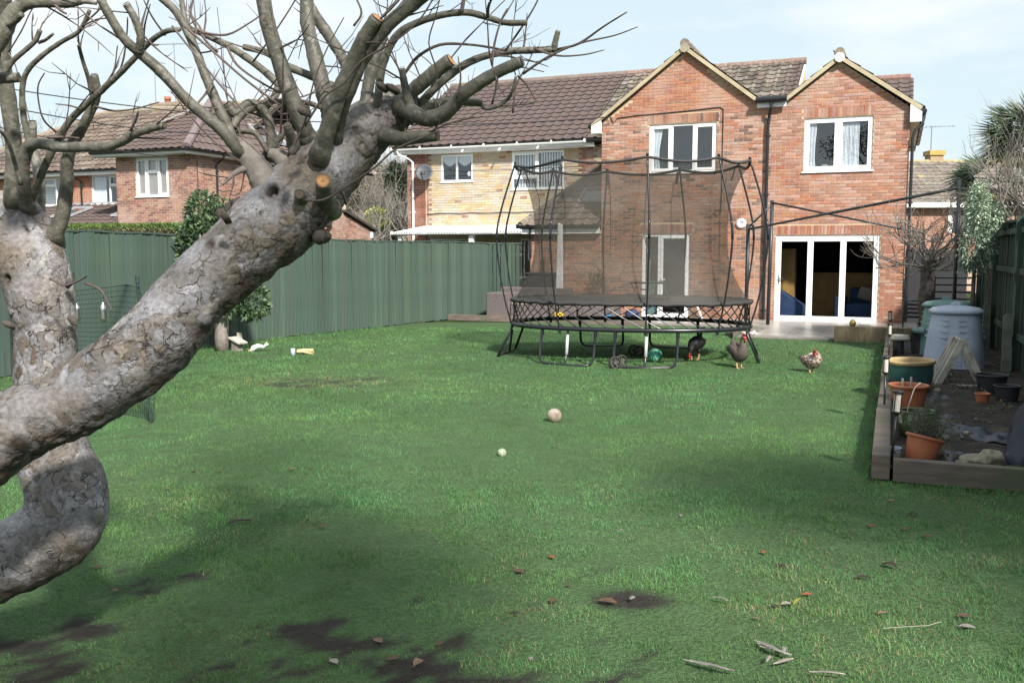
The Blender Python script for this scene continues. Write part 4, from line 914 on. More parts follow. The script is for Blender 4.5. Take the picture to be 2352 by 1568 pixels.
# ---------------------------------------------------------------- distant house beyond the right side passage
def far_house():
    Y = 38.0; p0 = P(2078, 468, Y); p1 = P(2268, 468, Y); r = thing('distant_house', (p0.x, Y, 0), 'distant tiled house with a yellowed chimney past the right house corner', 'house')
    w = p1.x-p0.x+2; ze = P(2100, 466, Y).z; zr = P(2100, 373, Y+3.5).z
    def o2(nm, mb, mt, par=None): return obj(nm, mb, M[mt], par or r)
    mb = MB(); mb.lohi((-.5, 0, 0), (w, 6, ze-.1), (.50, .38, .26)); o2('wall', mb, 'brick')
    bm = MB()
    for j in range(46):
        x = -.5-(CW/2)*(j % 2)
        while x < w:
            z = .04+j*CH
            if 1.0 < z < ze-.12 and x > -.4: bm.lohi((x, -.012, z), (x+BRW, .001, z+BRH), vary((.46, .25, .18), .15))
            x += CW
    o2('brick', bm, 'brick')['kind'] = 'stuff'
    mb = MB(); v = Vector((0, 3.5, zr-ze)); u = Vector((1, 0, 0)); n = u.cross(v.normalized()); R = Matrix((u, v.normalized(), n)).transposed().to_4x4()
    mb.add([(-.8, -.3, ze-.05), (w+.2, -.3, ze-.05), (w+.2, 3.5, zr-.03), (-.8, 3.5, zr-.03)], [(0, 1, 2, 3)], (.15, .12, .1)); vs, fs = tile_geo()
    for j in range(int(v.length/TG)+1):
        for i in range(int((w+1)/TW)):
            m = Matrix.Translation(Vector((-.8+i*TW+.15, -.3, ze-.03))+v.normalized()*(j*TG)) @ R
            mb.add([m @ Vector(q) for q in vs], fs, vary((.30, .25, .13) if (i < 4+random.random()*4 and j > 6) else (.20, .17, .14), .2))
    o2('roof', mb, 'tile_moss')
    mb = MB(); mb.tube([(-.8, 3.5, zr), (w, 3.5, zr)], .12, 8, True, (.40, .33, .16)); o2('ridge', mb, 'tile_moss')
    mb = MB(); mb.lohi((-.8, -.38, ze-.2), (w, -.3, ze)); o2('fascia_board', mb, 'white')
    cx = P(2138, 372, Y+4).x-p0.x; hz = P(2138, 349, Y+4).z; mb = MB(); mb.lohi((cx-.28, 3.4, zr-.5), (cx+.28, 4.0, hz-.2), (.45, .36, .22)); mb.lohi((cx-.34, 3.34, hz-.2), (cx+.34, 4.06, hz), (.55, .42, .12)); o2('chimney', mb, 'brick')
    mb = MB(); z = P(2138, 292, Y+4).z; mb.tube([(cx-.2, 3.6, hz-.2), (cx-.2, 3.6, z)], .02, 6); mb.tube([(cx-1.1, 3.6, z-.1), (cx+.8, 3.6, z+.0)], .012, 5)
    for i in range(10): mb.tube([(cx-1.05+i*.2, 3.45, z-.05), (cx-1.05+i*.2, 3.75, z-.0)], .008, 4)
    o2('aerial', mb, 'aerial')
    wx = P(2187, 475, Y).x-p0.x; fr = MB(); fr.lohi((wx-.15, -.03, ze-1.2), (wx+.05, .02, ze-.25)); fr.lohi((wx+.9, -.03, ze-1.2), (wx+1.0, .02, ze-.25)); wn = o2('window', fr, 'white'); mb = MB(); mb.lohi((wx+.05, -.02, ze-1.2), (wx+.9, 0.01, ze-.25)); o2('pane', mb, 'interior', wn)
far_house()
# ================================================================ FENCES
def board_fence(name, pts, label, h0, h1, pitch=.10):
    """pts in house coordinates; boards face +s (the garden)"""
    base = L(*pts[0]); r = thing(name, base, label, 'fence')
    W_ = [L(*p) for p in pts]; seg = [(W_[i+1]-W_[i]).length for i in range(len(W_)-1)]; tot = sum(seg)
    def at(d):
        d = max(0, min(tot-1e-6, d)); i = 0
        while d > seg[i] and i < len(seg)-1: d -= seg[i]; i += 1
        return W_[i].lerp(W_[i+1], d/seg[i]), (W_[i+1]-W_[i]).normalized()
    hv = lambda d: h0+(h1-h0)*d/tot+.010*math.sin(d*1.1)+.006*math.sin(d*5.3+1)
    ms = []
    for k in range(8):
        mb = MB(); c = vary((.060, .094, .070), .16); w = pitch*.88
        mb.add([(-w/2, -.006, 0), (w/2, -.020, 0), (w/2, .002, 0), (-w/2, .006, 0), (-w/2, -.006, 1), (w/2, -.020, 1), (w/2, .002, 1), (-w/2, .006, 1)],
               [(3, 2, 1, 0), (4, 5, 6, 7), (0, 1, 5, 4), (1, 2, 6, 5), (2, 3, 7, 6), (3, 0, 4, 7)], c); ms.append(mesh_from('board', mb, M['fence']))
    n = int(tot/pitch)
    for i in range(n):
        d = (i+.5)*pitch; p, dr = at(d); o = bpy.data.objects.new('board', random.choice(ms)); SC.collection.objects.link(o); o.parent = r
        o.location = p-base+Vector((0, 0, .02+random.uniform(-.012, .015))); o.scale = (1, 1, hv(d)-.03)
        o.rotation_euler = (random.uniform(-.006, .006), random.uniform(-.007, .007), math.atan2(dr.y, dr.x)+random.uniform(-.07, .07))
    def strip(nm, z, w, h, off, a=0, b=None):
        mb = MB(); b = tot if b is None else b; k = max(2, int((b-a)/.12))
        P_ = [at(a+(b-a)*i/k) for i in range(k+1)]
        for (p, dr), (q, _) , i in zip(P_[:-1], P_[1:], range(k)):
            d0, d1 = a+(b-a)*i/k, a+(b-a)*(i+1)/k; nn = Vector((dr.y, -dr.x, 0))*off
            mb.bar(p-base+nn+Vector((0, 0, (hv(d0) if z is None else z))), q-base+nn+Vector((0, 0, (hv(d1) if z is None else z))), w, h, (.06, .085, .07))
        obj(nm, mb, M['fence'], r)
    strip('capping_rail', None, .055, .03, .0)
    mb = MB(); kk = int(tot/.12)
    for i in range(kk):
        (p, dr), (q, _) = at(tot*i/kk), at(tot*(i+1)/kk); nn = Vector((-dr.y, dr.x, 0))*.030; zt = min(hv(tot*i/kk), hv(tot*(i+1)/kk))-.05; a, b = p-base+nn, q-base+nn
        mb.add([a+Vector((0, 0, .05)), b+Vector((0, 0, .05)), b+Vector((0, 0, zt)), a+Vector((0, 0, zt))], [(0, 1, 2, 3)], (.012, .018, .014))
    obj('gap_shade', mb, M['fence'], r)  # added dark sheet, stands in for shadow lines between the boards
    for z in (.35, 1.0, 1.6): strip('rail', z, .05, .07, -.045)
    for i in range(int(tot/2.4)+1):
        p, dr = at(min(i*2.4+.2, tot-.1)); mb = MB(); mb.box(p-base+Vector((-dr.y, dr.x, 0))*.09+Vector((0, 0, .95)), (.09, .09, 1.9), None, (.06, .08, .06)); obj('post', mb, M['fence'], r)
    return r
board_fence('garden_fence', [(-9.5, -19.5), (-9.62, -13.8), (-9.84, -9.1)], 'nearer dark green board fence behind the crooked left trunk and netting', 2.02, 1.97)
board_fence('garden_fence', [(-9.84, -9.05), (-9.35, -6.0), (-8.9, -3.0), (-8.47, -.4), (-7.62, -.1)], 'sunlit green board fence running back from the round evergreen to the houses', 1.95, 1.9)

def right_fence():
    s = 2.98; t0, t1 = -17.0, -.5; base = L(s, t0); r = thing('garden_fence', base, 'dark shaded green fence with rails and posts along the right side', 'fence', -TH)
    ms = []
    for k in range(5):
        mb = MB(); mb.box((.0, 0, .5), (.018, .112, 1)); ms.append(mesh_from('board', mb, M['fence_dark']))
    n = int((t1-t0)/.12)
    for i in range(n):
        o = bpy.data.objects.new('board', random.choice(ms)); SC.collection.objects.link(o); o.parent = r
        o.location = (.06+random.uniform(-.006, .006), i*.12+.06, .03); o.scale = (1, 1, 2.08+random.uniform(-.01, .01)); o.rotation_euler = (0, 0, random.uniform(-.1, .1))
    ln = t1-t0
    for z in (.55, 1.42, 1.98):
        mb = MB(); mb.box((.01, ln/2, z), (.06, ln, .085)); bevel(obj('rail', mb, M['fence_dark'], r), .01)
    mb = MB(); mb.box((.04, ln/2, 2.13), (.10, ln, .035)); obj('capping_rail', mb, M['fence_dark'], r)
    yy = 12.5-2.95*2
    for k in range(6):
        y = 12.5+2.85*(k-2); p = None
        tt = (y-21.609)  # approximate local t of the world depth along this line
        a = (2.85-1.416+.38*y)/.925; q = loc((a, y, 0)); yl = q[1]-t0
        if not 0 < yl < ln: continue
        mb = MB(); mb.box((-.03, yl+.12, 1.08), (.09, .09, 2.16)); obj('post', mb, M['fence_dark'], r)
        mb = MB(); prof = [(-.055, 0), (.055, 0), (.055, .76)]+[(.055*math.cos(a), .76+.055*math.sin(a)) for a in np.linspace(.3, math.pi-.3, 6)]+[(-.055, .76)]
        mb.prism(prof, -.05, .05); o = obj('concrete_spur', mb, mat_spur, r); o.location = (-.13, yl, .04)
mat_spur = mat('mossy_concrete', (.14, .15, .12), .9, var=.3, scale=8, bump=.1, dirt=(.07, .09, .05), dscale=4)
right_fence()

# ---------------------------------------------------------------- poultry netting
def netting():
    a = G(347, 975); b = Vector((-6.85, 12.6, 0)); r = thing('poultry_netting', a, 'dark plastic poultry netting on a thin post in front of the green fence', 'netting')
    d = (b-a); ln = d.length; d.normalize(); H_ = 1.34; nx, nz = int(ln/.052), 24; mb = MB()
    def pt(i, k):
        u = i/nx; z = k/nz; sag = .07*math.sin(u*math.pi*3)*(z > .0)*z
        return a-a+d*(u*ln)+Vector((.05*math.sin(u*17+z*4), .05*math.cos(u*13+z*3), z*(H_-.10*math.sin(u*math.pi)**2)+.015+sag*.3))+Vector((.06*z*math.sin(u*9), 0, 0))
    g = [[pt(i, k) for k in range(nz+1)] for i in range(nx+1)]
    for i in range(nx+1):
        for k in range(nz): mb.tube([g[i][k], g[i][k+1]], .0030, 3, False)
    for k in range(nz+1):
        for i in range(nx): mb.tube([g[i][k], g[i+1][k]], .0030 if k not in (0, nz) else .0045, 3, False)
    o = obj('mesh_net', mb, M['net_wire'], r)
    for u, lean in ((0, -.08), (.45, .02), (.98, .03)):
        p = d*(u*ln); mb = MB(); mb.tube([p+Vector((0, 0, -.02)), p+Vector((lean, 0, 1.42))], .014, 8); mb.tube([p+Vector((lean*.97, 0, 1.39)), p+Vector((lean, 0, 1.46))], .022, 8); obj('post', mb, M['net_wire'], r)
    for px_, lb in ((236, 'shiny hanging bottle on the netting, right one'), (176, 'shiny hanging bottle on the netting beside the crooked trunk')):
        aa = (px_-1176)/FPX; # intersection with net line
        u = (aa*a.y-a.x)/(d.x-aa*d.y); p = a+d*u; z = P(px_, 712, p.y).z
        mb = MB(); mb.lathe([(0, -.12), (.03, -.12), (.034, -.09), (.03, -.05), (.034, 0), (.032, .04), (.012, .07), (.012, .09), (0, .09)], 12)
        single('hanging_bottle', mb, M['steel'], (p.x+.02, p.y-.05, z), lb, 'bottle', smooth=True, group='bottles hung on the netting')
netting()

# ================================================================ TREES IN FRONT
def cellid(p):
    d, pts = mn.voronoi(p); return d, pts[0]
def bark_trunk(name, parent, ctr, rad, n, m, seed, knots=(), lo=.020, ell=(1, 1)):
    """displaced, plate-barked trunk: each flake of bark gets its own height and colour"""
    sp = catmull(ctr, max(4, m//(len(ctr)-1))); rr = []
    k = len(sp); rx = np.interp(np.linspace(0, len(rad)-1, k), range(len(rad)), rad)
    pal = [(.24, .22, .215), (.22, .185, .15), (.15, .118, .09), (.38, .35, .32), (.11, .085, .062), (.27, .225, .175), (.20, .18, .175)]
    V = []; C = []; prev = None
    for i, p in enumerate(sp):
        dr = (sp[min(i+1, k-1)]-sp[max(i-1, 0)]).normalized()
        x = Vector((0, -1, 0)) if prev is None else prev
        x = (x-dr*x.dot(dr)).normalized(); prev = x; y = dr.cross(x)
        for j in range(n):
            a = 2*math.pi*j/n; out = x*math.cos(a)+y*math.sin(a); R = rx[i]; q = p+out*R
            big = mn.noise(q*4.2+Vector((seed, 0, 0)))*.07+mn.noise(q*9+Vector((0, seed, 0)))*.035
            w = q*21+Vector((mn.noise(q*13+Vector((5, 0, 0))), mn.noise(q*13+Vector((0, 5, 0))), mn.noise(q*13+Vector((0, 0, 5)))))*1.25
            w.z *= .8; dd, pp = mn.voronoi(w); h = math.sin(pp[0].x*12.9898+pp[0].y*78.233+pp[0].z*37.7)*43758.5; h -= math.floor(h)
            h2 = (h*7.31) % 1.0; e = min(1, (dd[1]-dd[0])*5.5)
            w3 = q*55; dd3, pp3 = mn.voronoi(w3); e3 = min(1, (dd3[1]-dd3[0])*5)
            flaky = min(1, max(0, .5+1.7*mn.noise(q*3.1+Vector((seed*2, 3, 1)))-.35*out.z))
            disp = R*big + flaky*(.0065*(h-.3)*min(1, e*2.2)-.004*(1-min(1, e*2.2))) + .0015*(e3-.6)*flaky
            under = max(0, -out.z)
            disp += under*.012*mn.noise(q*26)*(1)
            c = Vector(pal[int(h2*6.99)]) if h > .45 else Vector((.25, .24, .25))*(.8+.5*h2); sm = Vector((.27, .262, .278))*(1+.35*mn.noise(q*8)); sm = sm.lerp(Vector((.17, .14, .115)), min(1, max(0, mn.noise(q*5+Vector((9, 9, seed)))*2.2+.15)))
            c = sm.lerp(c, min(1, flaky*1.3)); c *= (.40+.60*min(1, e*2.6)) if flaky > .3 else (.9+.1*min(1, e*2)); c *= (.88+.12*e3)
            gr_ = mn.noise(q*6+Vector((4, seed, 2)))
            if gr_ > .12: c = c.lerp(Vector((.15, .13, .115)), min(.5, (gr_-.12)*2.5))
            if under > .12: c = c.lerp(Vector((.060, .046, .036)), min(.9, (under-.12)*1.8*(.5+h)))  # shade of the underside painted into the bark colour
            cw = .0
            for kp, kr, kh, kd in knots:
                dk = (q-kp).length/kr
                if dk < 2.2:
                    disp += kh*math.exp(-dk*dk*1.6); 
                    if kd: disp += -kd*math.exp(-dk*dk*6); c = c.lerp(Vector((.028, .02, .015)), min(.97, math.exp(-dk*dk*2.2)*1.5))
                    else: c = c*(1-.25*math.exp(-(dk-1)**2*8))
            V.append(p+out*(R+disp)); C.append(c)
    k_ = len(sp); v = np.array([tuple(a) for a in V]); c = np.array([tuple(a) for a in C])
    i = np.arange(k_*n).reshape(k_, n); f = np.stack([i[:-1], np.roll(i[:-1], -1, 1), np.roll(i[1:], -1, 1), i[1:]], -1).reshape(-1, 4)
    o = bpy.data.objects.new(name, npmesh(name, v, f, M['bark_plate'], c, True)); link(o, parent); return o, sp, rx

def pxpath(pts, Y0, Y1, sub=6):
    n = len(pts); q = [P(x, y, Y0+(Y1-Y0)*(i/(n-1))) for i, (x, y) in enumerate(pts)]; return q, catmull(q, sub)
def branch(parent, base, pts, Y0, Y1, r0, r1, cut=None, mt='bark_smooth', name='branch', n=12, collar=True, sub=7):
    q, sp = pxpath(pts, Y0, Y1, sub); k = len(sp); Ym = (Y0+Y1)/2; sc = Ym/FPX
    rad = [((r0+(r1-r0)*(i/(k-1)))*sc) for i in range(k)]
    if collar: rad[0] *= 1.22; rad[1] *= 1.12; rad[2] *= 1.05
    for i in range(k):
        if i % 6 == 4: rad[i] *= 1.07
    P2 = [p-base for p in sp]
    if collar: P2 = [P2[0]-(P2[1]-P2[0]).normalized()*rad[0]*1.3+Vector((0, rad[0]*1.6, 0))]+P2; R2_ = [rad[0]*.9]+list(rad)
    else: R2_ = rad
    mb = MB(); mb.tube(P2, R2_, n, True, None, random.random()*50, .16)
    o = obj(name, mb, M[mt], parent, True)
    if cut:
        d = (sp[-1]-sp[-2]).normalized(); c = sp[-1]-base; mb = MB(); x = d.orthogonal().normalized(); y = d.cross(x); nr = 7; off = x*rad[-1]*.08
        for kk in range(nr):
            ra, rb = rad[-1]*.97*kk/nr, rad[-1]*.97*(kk+1)/nr; tone = (.50 if kk == nr-1 else (.55 if kk == 0 else random.uniform(.85, 1.25))); A_ = np.linspace(0, 2*math.pi, 17)[:-1]
            vs = [c+off*(1-rr_/rad[-1])+d*.004+(x*math.cos(a)+y*math.sin(a))*rr_*(1+.05*math.sin(a*3+kk)) for rr_ in (max(ra, 1e-4), rb) for a in A_]
            mb.add(vs, [(i, (i+1) % 16, 16+(i+1) % 16, 16+i) for i in range(16)], (tone, tone*.96, tone*.9))
        obj('cut_face', mb, M[cut], o)
    return sp, rad
def twig_at(parent, base, p, d, ln, r, bends=.35, kids=2, depth=0):
    pts = [Vector(p)]; d = Vector(d).normalized(); n = max(4, int(ln/.07)); st = ln/n
    ax = Vector((random.gauss(0, 1), random.gauss(0, 1), random.gauss(0, 1))).normalized()*bends/n
    for i in range(n):
        d = (d+d.cross(ax)+Vector((random.gauss(0, .07), random.gauss(0, .07), random.gauss(0, .07)+.012))).normalized(); pts.append(pts[-1]+d*st)
    mb = MB(); m = len(pts); rad = [r*(1-.65*i/(m-1))*(1.35 if i % 2 else 1) for i in range(m)]; mb.tube([q-base for q in pts], rad, 5)
    for k in range(kids if depth == 0 else 0):
        i = random.randint(m//3, m-2); dd = (d+Vector((random.gauss(0, .7), random.gauss(0, .5), random.gauss(0, .7)))).normalized(); q = pts[i]; L2 = ln*random.uniform(.15, .4); P2 = [q, q+dd*L2*.5, q+dd*L2+Vector((0, 0, .02))]
        mb.tube([z-base for z in P2], [r*.6, r*.45, r*.25], 4)
    obj('twig', mb, M['twig'], parent, False)

def leaning_tree():
    Y = 3.25; base = Vector((P(-420, 1500, 2.9).x, 2.9, 0)); r = thing('apple_tree', base, 'old pruned tree leaning across the photo with thick plate-barked trunk', 'tree')
    cp = [(-460, 2060, 2.9), (-430, 1700, 2.9), (-330, 1330, 2.92), (-190, 1140, 2.95), (-60, 1040, 3.0), (50, 972, 3.05), (150, 930, 3.1), (255, 866, 3.15), (360, 778, 3.2), (447, 676, 3.26), (545, 588, 3.32), (640, 505, 3.38), (712, 432, 3.43), (790, 348, 3.48), (865, 278, 3.52), (925, 238, 3.55), (955, 222, 3.56)]
    rp = [150, 135, 112, 104, 101, 86, 82, 86, 88, 81, 85, 88, 84, 71, 58, 44, 26]
    rad = [a*q[2]/FPX for a, q in zip(rp, cp)]; ctr = [P(*q)-base for q in cp]
    kn = []
    def K(px, py, Y_, rpx, h, d): kn.append((P(px, py, Y_)-base, rpx*Y_/FPX, h, d))
    K(628, 445, 3.28, 30, .028, .10); K(480, 560, 3.2, 20, .0, .018); K(560, 548, 3.22, 26, .012, 0); K(470, 735, 3.16, 28, .03, .0); K(456, 708, 3.16, 10, .0, .02); K(285, 762, 3.1, 16, .0, .014)
    K(300, 640, 3.15, 14, .012, .0); K(600, 520, 3.25, 14, 0, .012); K(40, 1010, 2.95, 34, .03, .012); K(85, 960, 3.0, 20, .015, 0); K(330, 640, 3.2, 22, .015, 0); K(395, 860, 3.1, 20, .0, .012)
    K(690, 452, 3.32, 18, .02, .0); K(742, 420, 3.36, 30, .025, 0); K(815, 300, 3.4, 18, .02, .03); K(760, 215+120, 3.4, 22, .02, 0); K(215, 990, 3.05, 20, .01, .01); K(170, 868, 3.05, 14, .0, .01)
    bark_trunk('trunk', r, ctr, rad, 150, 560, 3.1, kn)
    B = lambda pts, y0, y1, a, b, **k: branch(r, base, pts, y0, y1, a, b, **k)
    allb = []
    def BB(*a, **k): allb.append(B(*a, **k))
    # cut and live limbs rising from the head
    BB([(735, 352), (752, 300), (779, 215), (812, 140), (838, 85), (866, 42)], 3.3, 3.15, 21, 14, cut='cut')
    BB([(772, 315), (782, 268), (793, 232), (834, 137), (882, 68), (960, 0), (1010, -40)], 3.36, 3.1, 15, 15)
    BB([(706, 315), (697, 290), (673, 232), (636, 126), (615, 51), (601, -30)], 3.4, 3.3, 20, 16)
    BB([(760, 262), (752, 239), (735, 180), (724, 137), (707, 51), (705, -30)], 3.5, 3.6, 19, 15)
    BB([(800, 160), (782, 125), (755, 82), (720, 30), (685, -30)], 3.55, 3.7, 12, 12)
    BB([(832, 262), (840, 232), (847, 188), (862, 130), (880, 84)], 3.45, 3.5, 14, 12)
    BB([(862, 250), (868, 232), (878, 154), (902, 96), (933, 65), (1001, 38), (1070, 29), (1121, 41), (1160, 52), (1210, 53)], 3.45, 3.3, 10, 6)
    BB([(925, 240), (943, 214), (985, 178), (1035, 139)], 3.5, 3.4, 18, 15, cut='cut')
    BB([(942, 250), (936, 222), (928, 190), (923, 157)], 3.42, 3.4, 12, 7, cut='cut_dark')
    BB([(925, 245), (945, 258), (977, 273), (1015, 263), (1045, 238), (1070, 212), (1138, 168), (1198, 141)], 3.45, 3.25, 21, 12, cut='cut_dark')
    BB([(950, 250), (967, 236), (1018, 185), (1080, 142), (1155, 120), (1220, 116), (1278, 114)], 3.55, 3.5, 10, 7)
    BB([(1272, 116), (1276, 95), (1282, 71)], 3.5, 3.48, 8, 6, cut='cut_dark', collar=False)
    BB([(955, 248), (1000, 240), (1053, 232), (1107, 236)], 3.65, 3.7, 13, 9)
    BB([(1100, 236), (1121, 250), (1162, 232), (1178, 205), (1185, 176)], 3.7, 3.65, 5, 3, collar=False)
    BB([(880, 310), (915, 318), (955, 316), (1003, 312)], 3.45, 3.35, 20, 12, cut='cut_dark')
    BB([(752, 470), (746, 445), (742, 416)], 3.36, 3.18, 22, 17, cut='cut', n=18)
    BB([(697, 470), (692, 460), (688, 446)], 3.34, 3.22, 15, 12, cut='cut_dark', n=16)
    # left fork and its long limbs
    BB([(640, 470), (612, 420), (590, 385), (565, 350), (552, 330)], 3.36, 3.35, 40, 17, n=18, mt='bark_grey')
    BB([(690, 420), (660, 380), (640, 360), (618, 352)], 3.4, 3.4, 30, 12, n=14, mt='bark_grey')
    BB([(556, 352), (543, 340), (506, 295), (437, 237), (369, 164), (318, 120), (287, 92), (260, 51), (229, -5)], 3.34, 3.15, 15, 9)
    BB([(318, 120), (322, 100), (322, 75), (308, 40), (290, 10)], 3.2, 3.15, 9, 8, cut='cut', collar=False)
    BB([(548, 352), (537, 328), (515, 275), (492, 222), (472, 175), (455, 130), (424, 61), (400, 22), (369, -5)], 3.38, 3.4, 13, 8)
    BB([(690, 240), (643, 196), (581, 143), (519, 103), (461, 75), (430, 60), (417, 0)], 3.55, 3.7, 9, 6)
    BB([(760, 200), (728, 181), (690, 165), (649, 147), (615, 122), (560, 108)], 3.6, 3.7, 10, 7)
    BB([(610, 362), (622, 330), (619, 290), (610, 262), (595, 245), (570, 240), (552, 256), (537, 258), (522, 240)], 3.45, 3.4, 10, 12, cut='cut_dark')
    BB([(535, 292), (547, 272), (565, 256), (590, 244)], 3.4, 3.42, 9, 8, collar=False)
    BB([(740, 248), (700, 235), (649, 232), (581, 237)], 3.5, 3.45, 6, 5, cut='cut_dark', collar=False)
    BB([(594, 265), (630, 222), (640, 195)], 3.5, 3.6, 8, 9, collar=False)
    BB([(588, 385), (570, 385), (540, 398), (510, 425)], 3.35, 3.3, 12, 3, mt='bark_grey')
    BB([(615, 350), (590, 310), (566, 302), (540, 300), (533, 292)], 3.4, 3.42, 6, 7, collar=False)
    BB([(617, 352), (640, 320), (665, 285), (680, 245)], 3.42, 3.4, 9, 4, collar=False)
    BB([(672, 330), (667, 312), (660, 288)], 3.36, 3.3, 13, 9, cut='cut_dark')
    BB([(535, 480), (520, 498), (505, 488)], 3.34, 3.4, 16, 13, cut='cut_dark', mt='bark_brown')
    BB([(735, 545), (748, 548), (756, 540)], 3.3, 3.25, 14, 6, mt='bark_brown')
    # long thin shoots seen in the picture
    def T(pts, y0, y1, a, b): branch(r, base, pts, y0, y1, a, b, mt='twig', name='twig', n=5, collar=False, sub=4)
    for a in [([(1278, 114), (1330, 100), (1385, 62), (1440, 28)], 3.5, 3.3, 3.5, 1.5), ([(1200, 170), (1260, 130), (1330, 100), (1410, 82), (1465, 62)], 3.3, 3.2, 3.5, 1.2), ([(1225, 112), (1280, 128), (1340, 126), (1388, 115)], 3.5, 3.4, 3, 1.2),
              ([(700, 460), (745, 458), (800, 425), (860, 385), (905, 345), (960, 320), (1010, 300)], 3.2, 3.2, 3.2, 1.8), ([(928, 170), (960, 130), (1010, 103), (1070, 102), (1120, 108), (1160, 116)], 3.5, 3.45, 4, 2.5),
              ([(700, 290), (745, 222), (790, 190), (830, 140), (905, 96), (960, 50), (1000, -10)], 3.2, 3.1, 2.8, 1.8), ([(660, 360), (700, 280), (720, 190), (752, 110), (790, 40)], 3.15, 3.1, 2.5, 1.2),
              ([(1160, 118), (1200, 60), (1225, 20), (1240, -10)], 3.35, 3.3, 3, 1.5), ([(1178, 260), (1185, 200), (1205, 160)], 3.5, 3.5, 2.5, 1.5), ([(1190, 175), (1210, 195), (1230, 230)], 3.3, 3.3, 3, 1.5),
              ([(1110, 200), (1150, 175), (1190, 155), (1250, 165)], 3.4, 3.4, 2.5, 1.2), ([(1060, 30), (1065, 0), (1068, -20)], 3.3, 3.3, 5, 4), ([(1120, 40), (1122, 15), (1135, -15)], 3.3, 3.2, 4, 3),
              ([(905, 30), (930, 0), (940, -20)], 3.4, 3.4, 4, 3), ([(195, 650), (230, 665), (245, 690), (258, 715)], 3.2, 3.15, 3.5, 2),
              ([(500, 120), (470, 90), (440, 40), (445, -10)], 3.6, 3.6, 3, 2), ([(581, 143), (620, 90), (660, 30), (690, -20)], 3.5, 3.4, 2.2, 1.5), ([(461, 75), (520, 80), (570, 55), (620, 20)], 3.5, 3.5, 3, 1.5),
              ([(520, 104), (545, 150), (600, 190), (650, 215), (720, 240)], 3.5, 3.4, 3, 2), ([(424, 61), (480, 110), (560, 180), (640, 240)], 3.35, 3.35, 3, 2.5), ([(395, 60), (460, 140), (540, 235), (600, 290), (635, 330)], 3.25, 3.25, 2.4, 2),
              ([(781, 435), (790, 452), (795, 470)], 3.3, 3.35, 4, 3), ([(1130, 150), (1136, 100), (1150, 50), (1165, 20)], 3.3, 3.3, 3, 1.5), ([(1130, 240), (1140, 190), (1125, 130), (1120, 60), (1115, 0)], 3.4, 3.3, 2.5, 1.2),
              ([(990, 200), (1005, 170), (985, 100), (1000, 40), (1010, 0)], 3.3, 3.2, 2, 1.2), ([(1050, 225), (1058, 180), (1052, 130)], 3.3, 3.3, 3, 1.2), ([(812, 60), (830, 30), (815, -10)], 3.3, 3.3, 3, 2)]: T(*a)
    rnd = random.Random(11); random.seed(11)
    for sp, rad in allb:
        if len(sp) < 22: continue
        for k in range(3):
            i = random.randint(len(sp)//3, len(sp)-1); t = (sp[min(i+1, len(sp)-1)]-sp[i-1]).normalized()
            d = (t*random.uniform(.2, .9)+Vector((random.gauss(0, .6), random.gauss(0, .5), random.gauss(.35, .6)))).normalized()
            twig_at(r, base, sp[i]+d*rad[i]*.8, d, random.uniform(.08, .42), random.uniform(.0022, .004))
    # spurs on the trunk
    for px_, py_ in ((700, 258), (905, 205), (880, 200), (672, 345), (520, 500)):
        q = P(px_, py_, 3.1); mb = MB(); d = Vector((random.gauss(-.2, .3), -.3, random.gauss(.5, .3))).normalized(); mb.tube([q-base-d*.02, q-base+d*.012, q-base+d*.03], [.011, .013, .004], 9, True, None, 3, .7); obj('spur', mb, M['bark_brown'], r, True)
leaning_tree()

